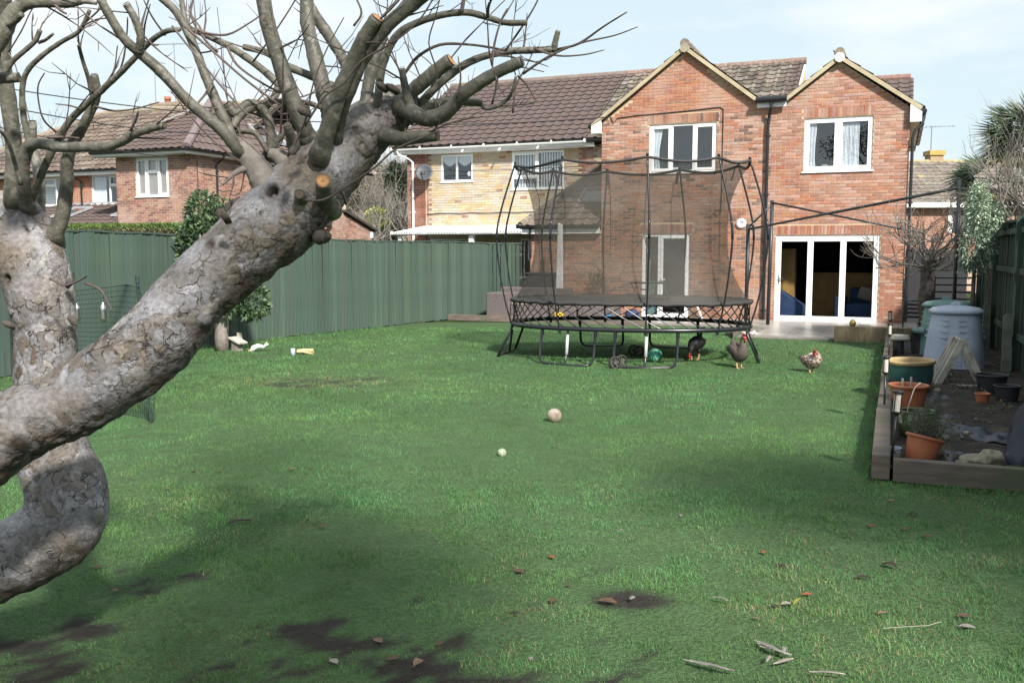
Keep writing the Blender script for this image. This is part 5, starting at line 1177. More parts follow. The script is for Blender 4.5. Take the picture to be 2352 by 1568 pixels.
def crooked_tree():
    base = Vector((P(-420, 1700, 3.5).x, 3.5, 0)); r = thing('apple_tree', base, 'crooked upright old tree at the left edge, its trunk bent above the grass', 'tree')
    cp = [(-520, 1800, 3.5), (-470, 1600, 3.5), (-330, 1450, 3.5), (-170, 1362, 3.52), (-40, 1305, 3.55), (60, 1262, 3.6), (140, 1205, 3.64), (152, 1130, 3.67), (128, 1050, 3.7), (112, 960, 3.72), (106, 860, 3.74), (106, 760, 3.75), (92, 670, 3.76), (68, 590, 3.77), (42, 520, 3.78), (28, 470, 3.78), (22, 440, 3.78)]
    rp = [140, 130, 115, 100, 92, 90, 96, 88, 80, 72, 68, 66, 72, 74, 66, 50, 30]
    rad = [a*q[2]/FPX for a, q in zip(rp, cp)]; ctr = [P(*q)-base for q in cp]; kn = []
    def K(px, py, Y_, rpx, h, d): kn.append((P(px, py, Y_)-base, rpx*Y_/FPX, h, d))
    K(6, 1215, 3.4, 26, .03, .06); K(170, 1000+55, 3.55, 20, .012, .012); K(225, 1180, 3.6, 22, .02, 0); K(155, 640, 3.65, 20, .03, .012); K(160, 600, 3.65, 14, .03, 0); K(18, 640, 3.65, 16, .0, .03); K(120, 700, 3.62, 14, .015, 0); K(140, 735, 3.6, 13, .02, .012); K(60, 760, 3.6, 14, 0, .01); K(160, 1180, 3.5, 16, .014, 0); K(90, 1250, 3.45, 15, .012, .01); K(60, 1150, 3.6, 14, .0, .012)
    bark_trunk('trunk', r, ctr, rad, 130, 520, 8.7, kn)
    allb = []
    def BB(pts, y0, y1, a, b, **k): allb.append(branch(r, base, pts, y0, y1, a, b, **k))
    BB([(28, 475), (27, 444), (32, 342), (20, 239), (8, 137), (12, 40), (8, -20)], 3.72, 3.5, 19, 14)
    BB([(60, 470), (56, 440), (55, 375), (68, 335), (95, 331), (137, 338), (190, 338), (239, 338), (280, 325), (308, 308), (340, 298), (376, 288)], 3.7, 3.3, 16, 7, cut='cut_dark')
    BB([(74, 332), (76, 305), (74, 280)], 3.6, 3.6, 8, 9, cut='cut_dark', collar=False)
    BB([(68, 330), (55, 270), (51, 205), (62, 164), (95, 130), (137, 99), (175, 78), (191, 58), (206, 24)], 3.6, 3.4, 7, 4)
    BB([(66, 470), (85, 425), (109, 369), (135, 318), (164, 273), (195, 243), (219, 222), (245, 197), (273, 171), (300, 143), (328, 113), (355, 88), (383, 72), (412, 68)], 3.72, 3.3, 9, 5)
    BB([(126, 540), (145, 490), (154, 427), (154, 380), (164, 335), (185, 300), (205, 262), (219, 232), (222, 205), (216, 172)], 3.75, 3.6, 17, 8, cut='cut_dark')
    BB([(212, 222), (203, 180), (190, 140), (181, 105)], 3.6, 3.5, 5, 4, collar=False)
    BB([(85, 520), (92, 450), (85, 380), (76, 345)], 3.85, 3.9, 13, 10)
    BB([(-30, 182), (0, 180), (41, 178)], 3.2, 3.2, 14, 11, cut='cut_dark')
    BB([(-30, 120), (0, 85), (27, 34), (60, 8), (110, 6), (160, 8), (191, 3), (222, 8)], 3.1, 3.1, 22, 4)
    BB([(0, 60), (30, 52), (50, 33)], 3.1, 3.05, 8, 7, collar=False)
    BB([(10, 170), (30, 140), (55, 118), (80, 95), (92, 70)], 3.4, 3.35, 6, 5)
    BB([(90, 98), (105, 92), (122, 78)], 3.4, 3.35, 4, 3, collar=False)
    BB([(48, 425), (20, 330), (0, 300)], 3.5, 3.4, 5, 3, collar=False)
    def T(pts, y0, y1, a, b): branch(r, base, pts, y0, y1, a, b, mt='twig', name='twig', n=5, collar=False, sub=4)
    for a in [([(130, 305), (100, 275), (88, 230), (88, 195), (102, 168)], 3.5, 3.4, 2.5, 1.5), ([(219, 245), (262, 255), (310, 250), (365, 235)], 3.6, 3.5, 2.8, 1.4), ([(185, 250), (160, 243), (128, 239)], 3.5, 3.5, 2.5, 1.2),
              ([(190, 60), (222, 45), (250, 42)], 3.4, 3.3, 2.2, 1.5), ([(20, 120), (50, 70), (75, 20), (98, 10)], 3.5, 3.4, 2, 1.3), ([(20, 122), (35, 150), (45, 190)], 3.5, 3.5, 1.8, 1), ([(273, 171), (285, 130), (292, 70), (293, 40)], 3.5, 3.4, 2.5, 1.4),
              ([(109, 316), (150, 315), (182, 318)], 3.6, 3.6, 3.5, 2.5), ([(165, 270), (190, 235), (220, 200)], 3.5, 3.4, 2.2, 1.2), ([(330, 100), (332, 60), (345, 10)], 3.4, 3.3, 3, 1.5), ([(328, 92), (355, 103), (365, 103)], 3.35, 3.3, 2.5, 1.5),
              ([(380, 82), (350, 40), (330, 0)], 3.4, 3.3, 2.4, 1.5), ([(120, 5), (140, 25), (152, 32)], 3.1, 3.05, 4, 2.5), ([(115, 640), (150, 655), (190, 640), (200, 632)], 3.5, 3.4, 3, 1.6), ([(300, 315), (345, 318), (395, 318)], 3.4, 3.35, 2.5, 1.5),
              ([(245, 190), (262, 160), (268, 120), (270, 105)], 3.5, 3.45, 2, 1.2), ([(360, 285), (395, 255), (415, 235)], 3.3, 3.25, 2, 1.2), ([(300, 300), (312, 275), (318, 255)], 3.35, 3.3, 3.5, 2.5)]: T(*a)
    random.seed(23)
    for sp, rad in allb:
        if len(sp) < 22: continue
        for k in range(2):
            i = random.randint(len(sp)//3, len(sp)-1); t = (sp[min(i+1, len(sp)-1)]-sp[i-1]).normalized(); d = (t*random.uniform(.2, .9)+Vector((random.gauss(0, .6), random.gauss(0, .5), random.gauss(.4, .6)))).normalized()
            twig_at(r, base, sp[i]+d*rad[i]*.8, d, random.uniform(.06, .3), random.uniform(.002, .0035))
    for px_, py_ in ((158, 650), (166, 735), (22, 745), (40, 705)):
        q = P(px_, py_, 3.68); mb = MB(); d = Vector((.5 if px_ > 90 else -.5, -.3, random.gauss(.2, .3))).normalized(); mb.tube([q-base-d*.02, q-base+d*.012, q-base+d*.03], [.011, .014, .004], 9, True, None, px_, .8); obj('spur', mb, M['bark_brown'], r, True)
crooked_tree()

# ---------------------------------------------------------------- leafy things
def leaves(n, ctr, rad, size, cols, droop=.2, wide=.42, seed=1, shell=.55, up=.3, inner=True, clump=0):
    g = np.random.default_rng(seed); u = g.normal(size=(n, 3)); u /= np.linalg.norm(u, axis=1)[:, None]; rr = g.uniform(shell, 1.0, n)**.8
    if clump: rr *= 1+clump*(fbm(u[:, 0]*3+5, u[:, 1]*3+u[:, 2]*2+9, seed)-.5)*2
    c = u*rr[:, None]*np.array(rad)+np.array(ctr)
    d = u+g.normal(size=(n, 3))*.6+np.array([0, 0, up]); d /= np.linalg.norm(d, axis=1)[:, None]
    w = np.cross(d, g.normal(size=(n, 3))); w /= np.linalg.norm(w, axis=1)[:, None]; nn = np.cross(d, w)
    s = size*g.uniform(.65, 1.25, n)[:, None]; a = c; b = c+d*s*.5+w*s*wide*.5+nn*s*.05; e = c+d*s*.5-w*s*wide*.5+nn*s*.05; t = c+d*s-np.array([0, 0, 1])*s*droop
    v = np.stack([a, b, t, e], 1).reshape(-1, 3); f = np.arange(n*4).reshape(n, 4)
    col = np.array(cols)[g.integers(0, len(cols), n)]*g.uniform(.75, 1.25, (n, 1)); return v, f, np.repeat(col, 4, 0)
def foliage(name, parent, parts, mt='leaf'):
    v = []; f = []; c = []; o = 0
    for a, b, k in parts: v.append(a); f.append(b+o); c.append(k); o += len(a)
    ob = bpy.data.objects.new(name, npmesh(name, np.concatenate(v), np.concatenate(f), M[mt], np.concatenate(c))); link(ob, parent); ob['kind'] = 'stuff'; return ob
def round_evergreen():
    b = G(510, 806); r = thing('evergreen_bush', b, 'round glossy evergreen on a bare trunk in front of the green fence', 'tree')
    gr = [(.045, .085, .035), (.07, .12, .05), (.03, .06, .03), (.10, .15, .07)]
    z = P(515, 590, b.y).z; foliage('foliage', r, [leaves(5200, (.0, 0, z), (.66, .6, .98), .105, gr, seed=4, clump=.35), leaves(900, (-.25, 0, z+.7), (.3, .3, .42), .10, gr, seed=5), leaves(700, (.55, -.1, z-.75), (.3, .3, .3), .10, gr, seed=6)])
    mb = MB(); mb.tube([(0, 0, 0), (.0, 0, .25), (.03, .0, .7), (.06, .02, 1.2), (0, 0, 1.6)], [.13, .115, .105, .10, .07], 16, True, None, 2, .15); obj('trunk', mb, M['bark_grey'], r, True)
    mb = MB()
    for k in range(5): a = k*1.25; mb.tube([(0.03, 0, 1.1), (.2*math.cos(a), .2*math.sin(a), 1.5), (.42*math.cos(a), .42*math.sin(a), 2.0)], [.06, .035, .015], 7)
    obj('branch', mb, M['bark_brown'], r, True)
round_evergreen()
def crooked(mb, p, d, ln, r, depth, rnd, spread=.75, up=.1, n=5, tips=None):
    pts = [Vector(p)]; d = Vector(d).normalized(); k = max(3, int(ln/.09))
    for i in range(k):
        d = (d+Vector((rnd.gauss(0, .2), rnd.gauss(0, .2), rnd.gauss(up*.3, .18)))).normalized(); pts.append(pts[-1]+d*(ln/k))
    mb.tube(pts, [r*(1-.55*i/k) for i in range(k+1)], n if r > .012 else 4, False)
    if tips is not None: tips.append(pts[-1])
    if depth > 0:
        for j in range(rnd.randint(2, 4)):
            i = rnd.randint(max(1, k//3), k); dd = (d+Vector((rnd.gauss(0, spread), rnd.gauss(0, spread), rnd.gauss(up, spread*.8)))).normalized()
            crooked(mb, pts[i], dd, ln*rnd.uniform(.5, .8), r*.55, depth-1, rnd, spread, up, n, tips)
def bed_tree():
    b = L(1.95, -5.1, .04); r = thing('bare_fruit_tree', b, 'small bare knobbly tree in the bed before the right house corner', 'tree')
    mb = MB(); mb.tube(catmull([(0.05, 0, -.05), (.02, 0, .35), (-.03, .0, .8), (.0, 0, 1.15), (.02, .0, 1.5)], 8), resample([.15, .11, .12, .10, .11], 33), 16, True, None, 7, .28); obj('trunk', mb, M['bark_brown'], r, True)
    rnd = random.Random(5)
    for k in range(26):
        a = k*2*math.pi/26+rnd.uniform(-.2, .2); e = rnd.uniform(-.05, 1.0); mb = MB(); d = Vector((math.cos(a)*math.cos(e), math.sin(a)*math.cos(e)*.7, math.sin(e)))
        crooked(mb, Vector((0.02, 0, 1.38+rnd.uniform(-.1, .1)))+d*.1, d, rnd.uniform(.55, 1.0), rnd.uniform(.014, .024), 3, rnd, .65, .24); obj('branch', mb, M['bark_grey'], r, True)
bed_tree()
def fan(mb, c, d, n, ln, w, rnd, col):
    d = Vector(d).normalized(); x = d.orthogonal().normalized(); x = (x+Vector((rnd.gauss(0, .5), rnd.gauss(0, .5), 0))).normalized(); x = (x-d*x.dot(d)).normalized(); y = d.cross(x)
    for k in range(n):
        a = -1.25+2.5*k/(n-1); dd = (d*math.cos(a)+x*math.sin(a)+y*rnd.gauss(0, .06)).normalized(); L_ = ln*(.75+.25*math.cos(a))*rnd.uniform(.9, 1.05); s = dd.cross(y).normalized()*w
        p0 = c; p1 = c+dd*L_*.55+y*.01; p2 = c+dd*L_-Vector((0, 0, .10*L_)); s = s*1.5; mb.add([p0, p1+s, p2, p1-s], [(0, 1, 2, 3)], vary(col, .25))
def palm(name, px_, py_, Y, label, nf, ln, seed, low=False, rmin=-.5):
    c = P(px_, py_, Y); b = Vector((c.x+.1, c.y+.1, 0)); r = thing(name, b, label, 'palm'); rnd = random.Random(seed); h = c.z
    mb = MB(); mb.tube([(0, 0, 0), (.03, 0, h*.5), (-.1, -.1, h-.1)], [.14, .13, .12], 12, True, None, 5, .35); obj('trunk', mb, M['bark_brown'], r, True)
    for k in range(nf):
        a = rnd.uniform(0, 2*math.pi); e = rnd.uniform(rmin, 1.35); d = Vector((math.cos(a)*math.cos(e), math.sin(a)*math.cos(e), math.sin(e))); mb = MB(); c0 = Vector((-.1, -.1, h)); pl = ln*rnd.uniform(.5, .8); e1 = c0+d*pl
        col = (.035, .055, .022) if e > -.1 else rnd.choice([(.30, .26, .10), (.16, .14, .07)])
        mb.tube([c0, c0+d*pl*.5+Vector((0, 0, .03)), e1], .009, 4, False, col); fan(mb, e1, (d+Vector((0, 0, -.15))).normalized(), 22, ln*rnd.uniform(.8, 1.05), .014, rnd, col); obj('frond', mb, M['leaf'], r)
palm('fan_palm', 2385, 330, 15.2, 'spiky green fan palm rising behind the right fence at the frame edge', 44, .66, 3)
palm('fan_palm', 2290, 420, 16.6, 'lower fan palm with stiff dark fronds left of the bare thicket', 15, .55, 9, rmin=-.9)
def thicket():
    c = P(2350, 470, 14.2); b = Vector((c.x+.25, c.y, 0)); r = thing('bare_bush', b, 'large tangled bare bush leaning over the right fence', 'bush'); rnd = random.Random(17)
    for k in range(20):
        mb = MB(); d = Vector((rnd.gauss(-.62, .38), rnd.gauss(0, .4), rnd.uniform(.45, 1.5))); crooked(mb, (rnd.uniform(-.2, .25), rnd.uniform(-.4, .4), rnd.uniform(1.7, 2.1)), d, rnd.uniform(.8, 1.15), rnd.uniform(.012, .022), 3, rnd, .42, .3, 5); obj('branch', mb, M['bark_grey'], r, True)
    mb = MB()
    for k in range(6): mb.tube([(k*.05-.1, 0, 0), (k*.1-.3, .05, 1.0), (rnd.uniform(-.2, .2), 0, 2.1)], [.05, .04, .03], 7)
    obj('trunk', mb, M['bark_grey'], r, True)
thicket()
def variegated():
    c = P(2250, 500, 14.4); b = Vector((c.x, c.y, 0)); r = thing('pale_climber', b, 'pale grey green curly shrub draped over the dark right fence', 'shrub')
    gr = [(.46, .55, .40), (.55, .62, .48), (.26, .36, .25), (.12, .20, .13)]; dk = [(.07, .12, .08), (.14, .20, .14), (.36, .45, .34)]
    foliage('foliage', r, [leaves(2200, (-.02, 0, c.z+.15), (.16, .2, .42), .05, gr, seed=31, droop=.5, clump=.5), leaves(2200, (.2, .1, c.z+.02), (.30, .25, .24), .05, gr, seed=32, droop=.5, clump=.5), leaves(2600, (-.04, 0, c.z-.45), (.26, .25, .42), .05, dk, seed=33, droop=.5, clump=.5)])
    mb = MB(); mb.tube([(.1, .2, 0), (.05, .2, 1.2), (0, .0, c.z)], [.04, .03, .015], 7); obj('stem', mb, M['bark_brown'], r)
variegated()
def hedge():
    a = L(-13.6, -4.2); r = thing('hedge', a, 'clipped low green hedge topping out above the left green fence', 'hedge', -TH); g = np.random.default_rng(3); n = 9000
    x = g.uniform(-5.5, 1.9, n); y = g.uniform(-.5, .5, n); z = np.where(g.random(n) < .5, g.uniform(1.7, 2.33, n), 2.3+.05*fbm(x*2, y*2, 3)); c = np.stack([x, np.where(z < 2.25, -.5+g.uniform(-.04, .04, n), y), z], 1)
    d = g.normal(size=(n, 3))+np.array([0, -.3, 1.0]); d /= np.linalg.norm(d, axis=1)[:, None]; w = np.cross(d, g.normal(size=(n, 3))); w /= np.linalg.norm(w, axis=1)[:, None]; s = .11
    v = np.stack([c-w*.016, c+w*.016, c+d*s], 1).reshape(-1, 3); col = np.where((z > 2.22)[:, None], np.array([.085, .14, .03]), np.array([.14, .13, .06]))*g.uniform(.6, 1.3, (n, 1))
    o = bpy.data.objects.new('foliage', npmesh('foliage', v, np.arange(n*3).reshape(n, 3), M['moss_hedge'], np.repeat(col, 3, 0))); link(o, r); o['kind'] = 'stuff'
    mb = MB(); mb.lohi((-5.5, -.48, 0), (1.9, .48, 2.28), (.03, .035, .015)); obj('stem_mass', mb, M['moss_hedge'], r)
hedge()
# ---- background woodland
def bare_tree(label, x, Y, h, wd, seed, tone='bark_grey', nb=9, depth=4, r0=.16, grp='bare trees behind the houses', low=.3):
    r = thing('bare_tree', (x, Y, 0), label, 'tree', group=grp); rnd = random.Random(seed); mb = MB(); mb.tube([(0, 0, 0), (.1, 0, h*.25), (0, 0, h*.6)], [r0, r0*.8, r0*.4], 8); obj('trunk', mb, M[tone], r, True)
    mb = MB()
    for k in range(nb):
        a = rnd.uniform(0, 6.28); e = rnd.uniform(.3, 1.3); z = rnd.uniform(low, .6)*h; crooked(mb, (0, 0, z), (math.cos(a)*wd, math.sin(a)*wd, math.sin(e)), h*.34, r0*.38, depth, rnd, .55, .25, 4)
    obj('crown', mb, M[tone], r, True)
for k, (px_, Y, py, wd, sd, lb) in enumerate([(845, 52, 395, .9, 1, 'bare grey tree nearest the low rear wing between the two left houses'), (885, 58, 372, .8, 2, 'bare tree in the middle of the gap between the houses'), (925, 50, 440, .9, 3, 'low bare tree close beside the yellow house corner'),
                                              (25, 46, 300, .7, 4, 'pale bare tree behind the far left roof edge'), (860, 47, 470, 1., 6, 'short branching bare tree low in the gap beside the yellow house'), (905, 62, 400, .9, 8, 'farthest bare tree in the gap beside the yellow house')]):
    q = P(px_, py, Y); bare_tree(lb, q.x, Y, q.z/1.02, wd, sd)
def wood():
    g = np.random.default_rng(8); n = 16000; Y = g.uniform(58, 72, n); px_ = g.uniform(770, 960, n); x = (px_-1176)/FPX*Y; top = np.array([P(880, 425, 65).z])+1.2*fbm(px_/30, px_*0, 3); z = g.uniform(0, 1, n)**.8*top
    d = g.normal(size=(n, 3)); d /= np.linalg.norm(d, axis=1)[:, None]; w = np.cross(d, g.normal(size=(n, 3))); w /= np.linalg.norm(w, axis=1)[:, None]; c = np.stack([x, Y, z], 1); s = g.uniform(.5, 1.6, (n, 1))
    v = np.stack([c-w*.035, c+w*.035, c+d*s], 1).reshape(-1, 3); cl = np.array([(.20, .165, .13), (.14, .12, .09), (.10, .12, .06), (.24, .2, .16)])[g.integers(0, 4, n)]
    o = bpy.data.objects.new('woodland', npmesh('woodland', v, np.arange(n*3).reshape(n, 3), M['moss_hedge'], np.repeat(cl, 3, 0))); link(o); tag(o, 'hazy brown mass of bare woodland in the gap between the houses', 'woodland', kind='stuff')
    mb = MB(); mb.add([(-26, 75, -.5), (-2, 75, -.5), (-2, 80, 6.5), (-14, 80, 7.5), (-26, 80, 6.5)], [(0, 1, 2, 3, 4)]); struct('hillside', mb, mat('hillside', (.09, .085, .05), .95, var=.4, scale=.7, detail=9))
wood()
def conifer():
    q = P(930, 385, 56); r = thing('pine_tree', (q.x, 56, 0), 'dark evergreen pine rising just left of the yellow house', 'tree'); z = q.z
    foliage('foliage', r, [leaves(2600, (.3, 0, z-1.6), (1.5, 1.5, 1.9), .42, [(.035, .05, .03), (.05, .07, .04)], seed=50, wide=.3, clump=.6), leaves(500, (-.6, 0, z-.6), (.35, .4, .9), .4, [(.035, .05, .03)], seed=51, wide=.3)]); mb = MB(); mb.tube([(0, 0, 0), (.2, 0, z-.5)], [.25, .06], 8); obj('trunk', mb, M['bark_brown'], r)
    q = P(865, 500, 50); r = thing('yellow_bush', (q.x, 50, 0), 'small yellow green bush low in the gap left of the yellow house', 'bush')
    foliage('foliage', r, [leaves(700, (0, 0, q.z), (.6, .6, .55), .2, [(.32, .33, .07), (.2, .25, .06)], seed=52)]); mb = MB(); mb.tube([(0, 0, 0), (0, 0, q.z)], [.06, .04], 6); obj('stem', mb, M['bark_brown'], r)
conifer()
# trees behind the viewer fill window reflections; leaf crowns added to shade near lawn
def back_tree(x, y, h, seed, lb):
    r = thing('tall_tree', (x, y, 0), lb, 'tree'); rnd = random.Random(seed); mb = MB(); mb.tube([(0, 0, 0), (.1, 0, h*.5), (0, .1, h*.85)], [.3, .22, .08], 10); obj('trunk', mb, M['bark_brown'], r, True); mb = MB(); tips = []
    for k in range(16):
        a = rnd.uniform(0, 6.28); crooked(mb, (0, 0, rnd.uniform(.35, .85)*h), (math.cos(a), math.sin(a), rnd.uniform(.2, .9)), h*.28, .07, 3, rnd, .6, .15, 4, tips)
    obj('crown', mb, M['bark_brown'], r, True); return r, tips
for x, y, h, sd, nl, lb in ((6.6, -2.6, 7.5, 2, 9500, 'tall tree behind the viewer on the right'), (1.6, -4.6, 8.0, 5, 4000, 'tall tree behind the viewer in the middle'), (-2.4, -3.8, 7.5, 8, 5200, 'tall tree behind the viewer on the left')):
    r, tips = back_tree(x, y, h, sd, lb)
    parts = [leaves(nl//14, tuple(tips[int(i)]), (.9, .9, .7), .16, [(.05, .07, .03), (.09, .08, .04)], seed=sd*20+j, shell=.1) for j, i in enumerate(np.linspace(0, len(tips)-1, 14))]
    foliage('foliage', r, parts)
# ================================================================ TRAMPOLINE
def trampoline():
    C_ = Vector((1.885, 14.95, 0)); rz = -math.radians(13.5); r = thing('trampoline', C_, 'large oval black trampoline with tall curved net poles on the lawn', 'trampoline', rz)
    A, B_ = 1.93, 1.27; ZF, ZM = .53, .925
    def el(a, k=1.0, z=0.0, kb=None): return Vector((A*k*math.copysign(abs(math.cos(a))**.92, math.cos(a)), B_*(kb or k)*math.copysign(abs(math.sin(a))**.92, math.sin(a)), z))
    N_ = 96; ring = [el(2*math.pi*i/N_, .985, ZF) for i in range(N_+1)]
    mb = MB(); mb.tube(ring, .035, 10, False); obj('frame_ring', mb, M['tramp'], r, True)
    mb = MB(); vs = [Vector((0, 0, ZM-.03))]; fs = []
    for k, f in enumerate((.35, .7, .97)):
        for i in range(N_): vs.append(el(2*math.pi*i/N_, f, ZM-.03+.03*f))
    for i in range(N_): fs.append((0, 1+i, 1+(i+1) % N_))
    for k in range(2):
        for i in range(N_): fs.append((1+k*N_+i, 1+(k+1)*N_+i, 1+(k+1)*N_+(i+1) % N_, 1+k*N_+(i+1) % N_))
    mb.add(vs, fs); obj('jumping_mat', mb, M['mat'], r, True)
    mb = MB(); mb.tube([el(2*math.pi*i/N_, .985+.004*math.sin(i*1.3), ZM-.012+.008*math.sin(i*2.1)) for i in range(N_+1)], .034, 8, False); obj('mat_edge', mb, M['mat'], r, True)
    nR = 52; rodm = None
    for i in range(nR):
        a = 2*math.pi*i/nR; b = a+.29; mb = MB(); p, q = el(a, .98, ZM-.02), el(b, .985, ZF+.02); m = (p+q)/2+(p+q).normalized()*0+Vector((0, 0, -.02)); mb.tube([p, m, q], .0085, 6); mb.tube([q+(m-q).normalized()*.05, q], .014, 6); obj('rod', mb, M['rod'], r)
    # legs : U frames
    def U(a0, a1, y, sp=.0, z0=.0):
        p0, p1 = Vector((a0, 0, ZF)), Vector((a1, 0, ZF)); mb = MB(); e = .1; s = 1 if a1 > a0 else -1
        def yy(x): return math.copysign(B_*.985*max(0, 1-(abs(x)/A)**2.15)**.5, y)
        y0, y1 = yy(a0), yy(a1); k = sp*(1 if y > 0 else -1)
        pts = [(a0, y0, ZF), (a0, y0+k*.5, .12), (a0+s*.03, y0+k*.8, .05), (a0+s*e, y0+k, .022), ((a0+a1)/2, (y0+y1)/2+k, .015), (a1-s*e, y1+k, .022), (a1-s*.03, y1+k*.8, .05), (a1, y1+k*.5, .12), (a1, y1, ZF)]
        mb.tube(pts, .021, 8); mb.tube([(a0, y0, ZF-.11), (a0, y0, ZF)], .027, 8); mb.tube([(a1, y1, ZF-.11), (a1, y1, ZF)], .027, 8); obj('leg_frame', mb, M['tramp'], r, True)
    for x0, x1 in ((-1.22, -.36), (-.06, .85)): U(x0, x1, -1, .36)
    for x0, x1 in ((-.98, -.25), (.22, 1.05)): U(x0, x1, 1, .25)
    for x in (-.79, .40):
        y = -B_*.985*(1-(abs(x)/A)**2.15)**.5; mb = MB(); mb.tube([(x, y-.30, .01), (x, y-.12, .16), (x, y, ZF)], .018, 10); lg = obj('support_post', mb, M['tramp'], r, True); mb = MB(); mb.tube([(x, y-.125, .15), (x, y-.03, .44)], .024, 12); obj('silver_sleeve', mb, M['silver'], lg, True)
    for sg in (-1, 1):
        x = sg*A*.95
        for y, f in ((-.42, -.18), (.42, .2)):
            mb = MB(); mb.tube([(x, y, ZF), (x+sg*.02, y+f*.2, ZF-.12), (x+sg*.19, y+f, .03)], .021, 8); obj('leg', mb, M['tramp'], r, True)
        mb = MB(); mb.tube([(x+sg*.19, -.6, .03), (x+sg*.2, .62, .02)], .02, 8); mb.tube([(x, -.42, ZF-.1), (x+sg*.17, .1, .05)], .018, 8); obj('foot_bar', mb, M['tramp'], r, True)
    # poles
    PA = [math.radians(a) for a in (-165, -117, -80, -44, -12, 28, 70, 105, 138, 169)]
    tops = []; ZT = 3.08
    for a in PA:
        k0, k1, k2, k3 = .99, 1.10, 1.12, .965; pts = catmull([el(a, k0, ZF-.04), el(a, 1.055, .95), el(a, k1, 1.45), el(a, k2, 1.95), el(a, 1.075, 2.4), el(a, k3, ZT)], 6)
        mb = MB(); mb.tube(pts, [.013]*14+[.0155]*(len(pts)-14), 8); mb.tube(pts[17:22], .019, 8); mb.tube([pts[-1], pts[-1]+Vector((0, 0, .03))], .022, 8); p = obj('net_pole', mb, M['tramp'], r, True); tops.append(el(a, k3, ZT))
        mb = MB(); q = pts[0]; mb.tube([q-Vector((0, 0, .03)), q+Vector((0, 0, .06))], .024, 8); obj('pole_clip', mb, M['tramp'], p)
    # net: hourglass surface with scalloped top
    nu, nv = 132, 26; vs = []; uv = []; angs = np.linspace(PA[0], PA[0]+2*math.pi, nu+1); pas = PA+[PA[0]+2*math.pi]
    def prox(a):
        for i in range(len(pas)-1):
            if pas[i] <= a <= pas[i+1]+1e-9: u = (a-pas[i])/(pas[i+1]-pas[i]); return math.sin(math.pi*u), pas[i+1]-pas[i]
        return 0, 1
    def top(a): s, w = prox(a); return ZT-.02-.075*s*min(1, w/.7), .965-.03*s*min(1, w/.7)
    rope = []
    for i, a in enumerate(angs):
        zt, kt = top(a); s, w = prox(a); rope.append(el(a, kt, zt))
        for j in range(nv+1):
            v = j/nv; z = ZM+(zt-ZM)*v; waist = .80-.035*s*v
            e0 = (1-min(1, v/.42))**2.0; e1 = max(0, (v-.50)/.50)**2.3
            k = waist+(.965-waist)*e0+(kt-waist)*e1; vs.append(el(a, k, z)); uv.append((a*1.6, z))
    fs = [(i*(nv+1)+j, (i+1)*(nv+1)+j, (i+1)*(nv+1)+j+1, i*(nv+1)+j+1) for i in range(nu) for j in range(nv)]
    mb = MB(); mb.add(vs, fs); o = obj('safety_net', mb, M['tnet'], r, True); ul = o.data.uv_layers.new(name='UVMap'); li = np.zeros(len(o.data.loops), np.int32); o.data.loops.foreach_get('vertex_index', li); ul.data.foreach_set('uv', np.array(uv, np.float32)[li].ravel())
    mb = MB(); mb.tube(rope, .023, 6, False); obj('net_top_band', mb, M['mat'], r, True)
    mb = MB(); rp = []
    for i, a in enumerate(angs): zt, kt = top(a); rp.append(el(a, kt-.035, zt-.27+.05*prox(a)[0]*0))
    # hanging straps and zip
    for a in PA[5:]:
        mb = MB(); e = el(a, .90, 2.82); mb.bar(e, el(a, .935, 3.02), .05, .008); mb.tube([el(a, .86, ZM+(ZT-ZM)*v) if v > .8 else el(a, .805, ZM+(ZT-ZM)*v) for v in (.9, .75, .5, .3)], .006, 5); obj('strap', mb, M['mat'], r)
    az = math.radians(86); mb = MB(); mb.tube([el(az, .9, 2.85), el(az, .80, 2.3), el(az, .79, 1.95)], .014, 6); mb.tube([el(az, .79, 1.95), el(az+.13, .80, 1.6), el(az+.22, .86, 1.25)], .008, 5); mb.tube([el(az, .79, 1.95), el(az-.06, .80, 1.5), el(az-.02, .9, 1.05)], .010, 5); obj('zip_opening', mb, mat('zip_tape', (.20, .19, .13), .8), r)
    # pulled-up hoop frame lying on the mat
    c = P(1487, 690, 14.9); c.z = ZM; h = thing('hoop_frame', c, 'small folding metal frame standing on the trampoline mat', 'frame', -.15); mb = MB()
    mb.tube([(-.27, .12, .26), (.24, .12, .26)], .012, 6); mb.tube([(-.27, .12, .26), (-.13, 0, .02)], .012, 6); mb.tube([(.24, .12, .26), (.33, 0, .02)], .012, 6); mb.tube([(-.18, 0, .02), (.36, 0, .02)], .014, 6); mb.tube([(-.12, .1, .16), (.0, .1, .15), (.1, .1, .19)], .014, 6); mb.tube([(-.2, .12, .2), (-.22, .1, .1), (-.3, .1, .02)], .01, 5)
    obj('tube_frame', mb, M['metal_dark'], h, True); mb = MB(); mb.lohi((-.2, -.08, .0), (.36, .08, .035)); mb.lohi((-.28, .1, .245), (.25, .14, .275)); obj('crossbar', mb, M['tramp'], h)
trampoline()

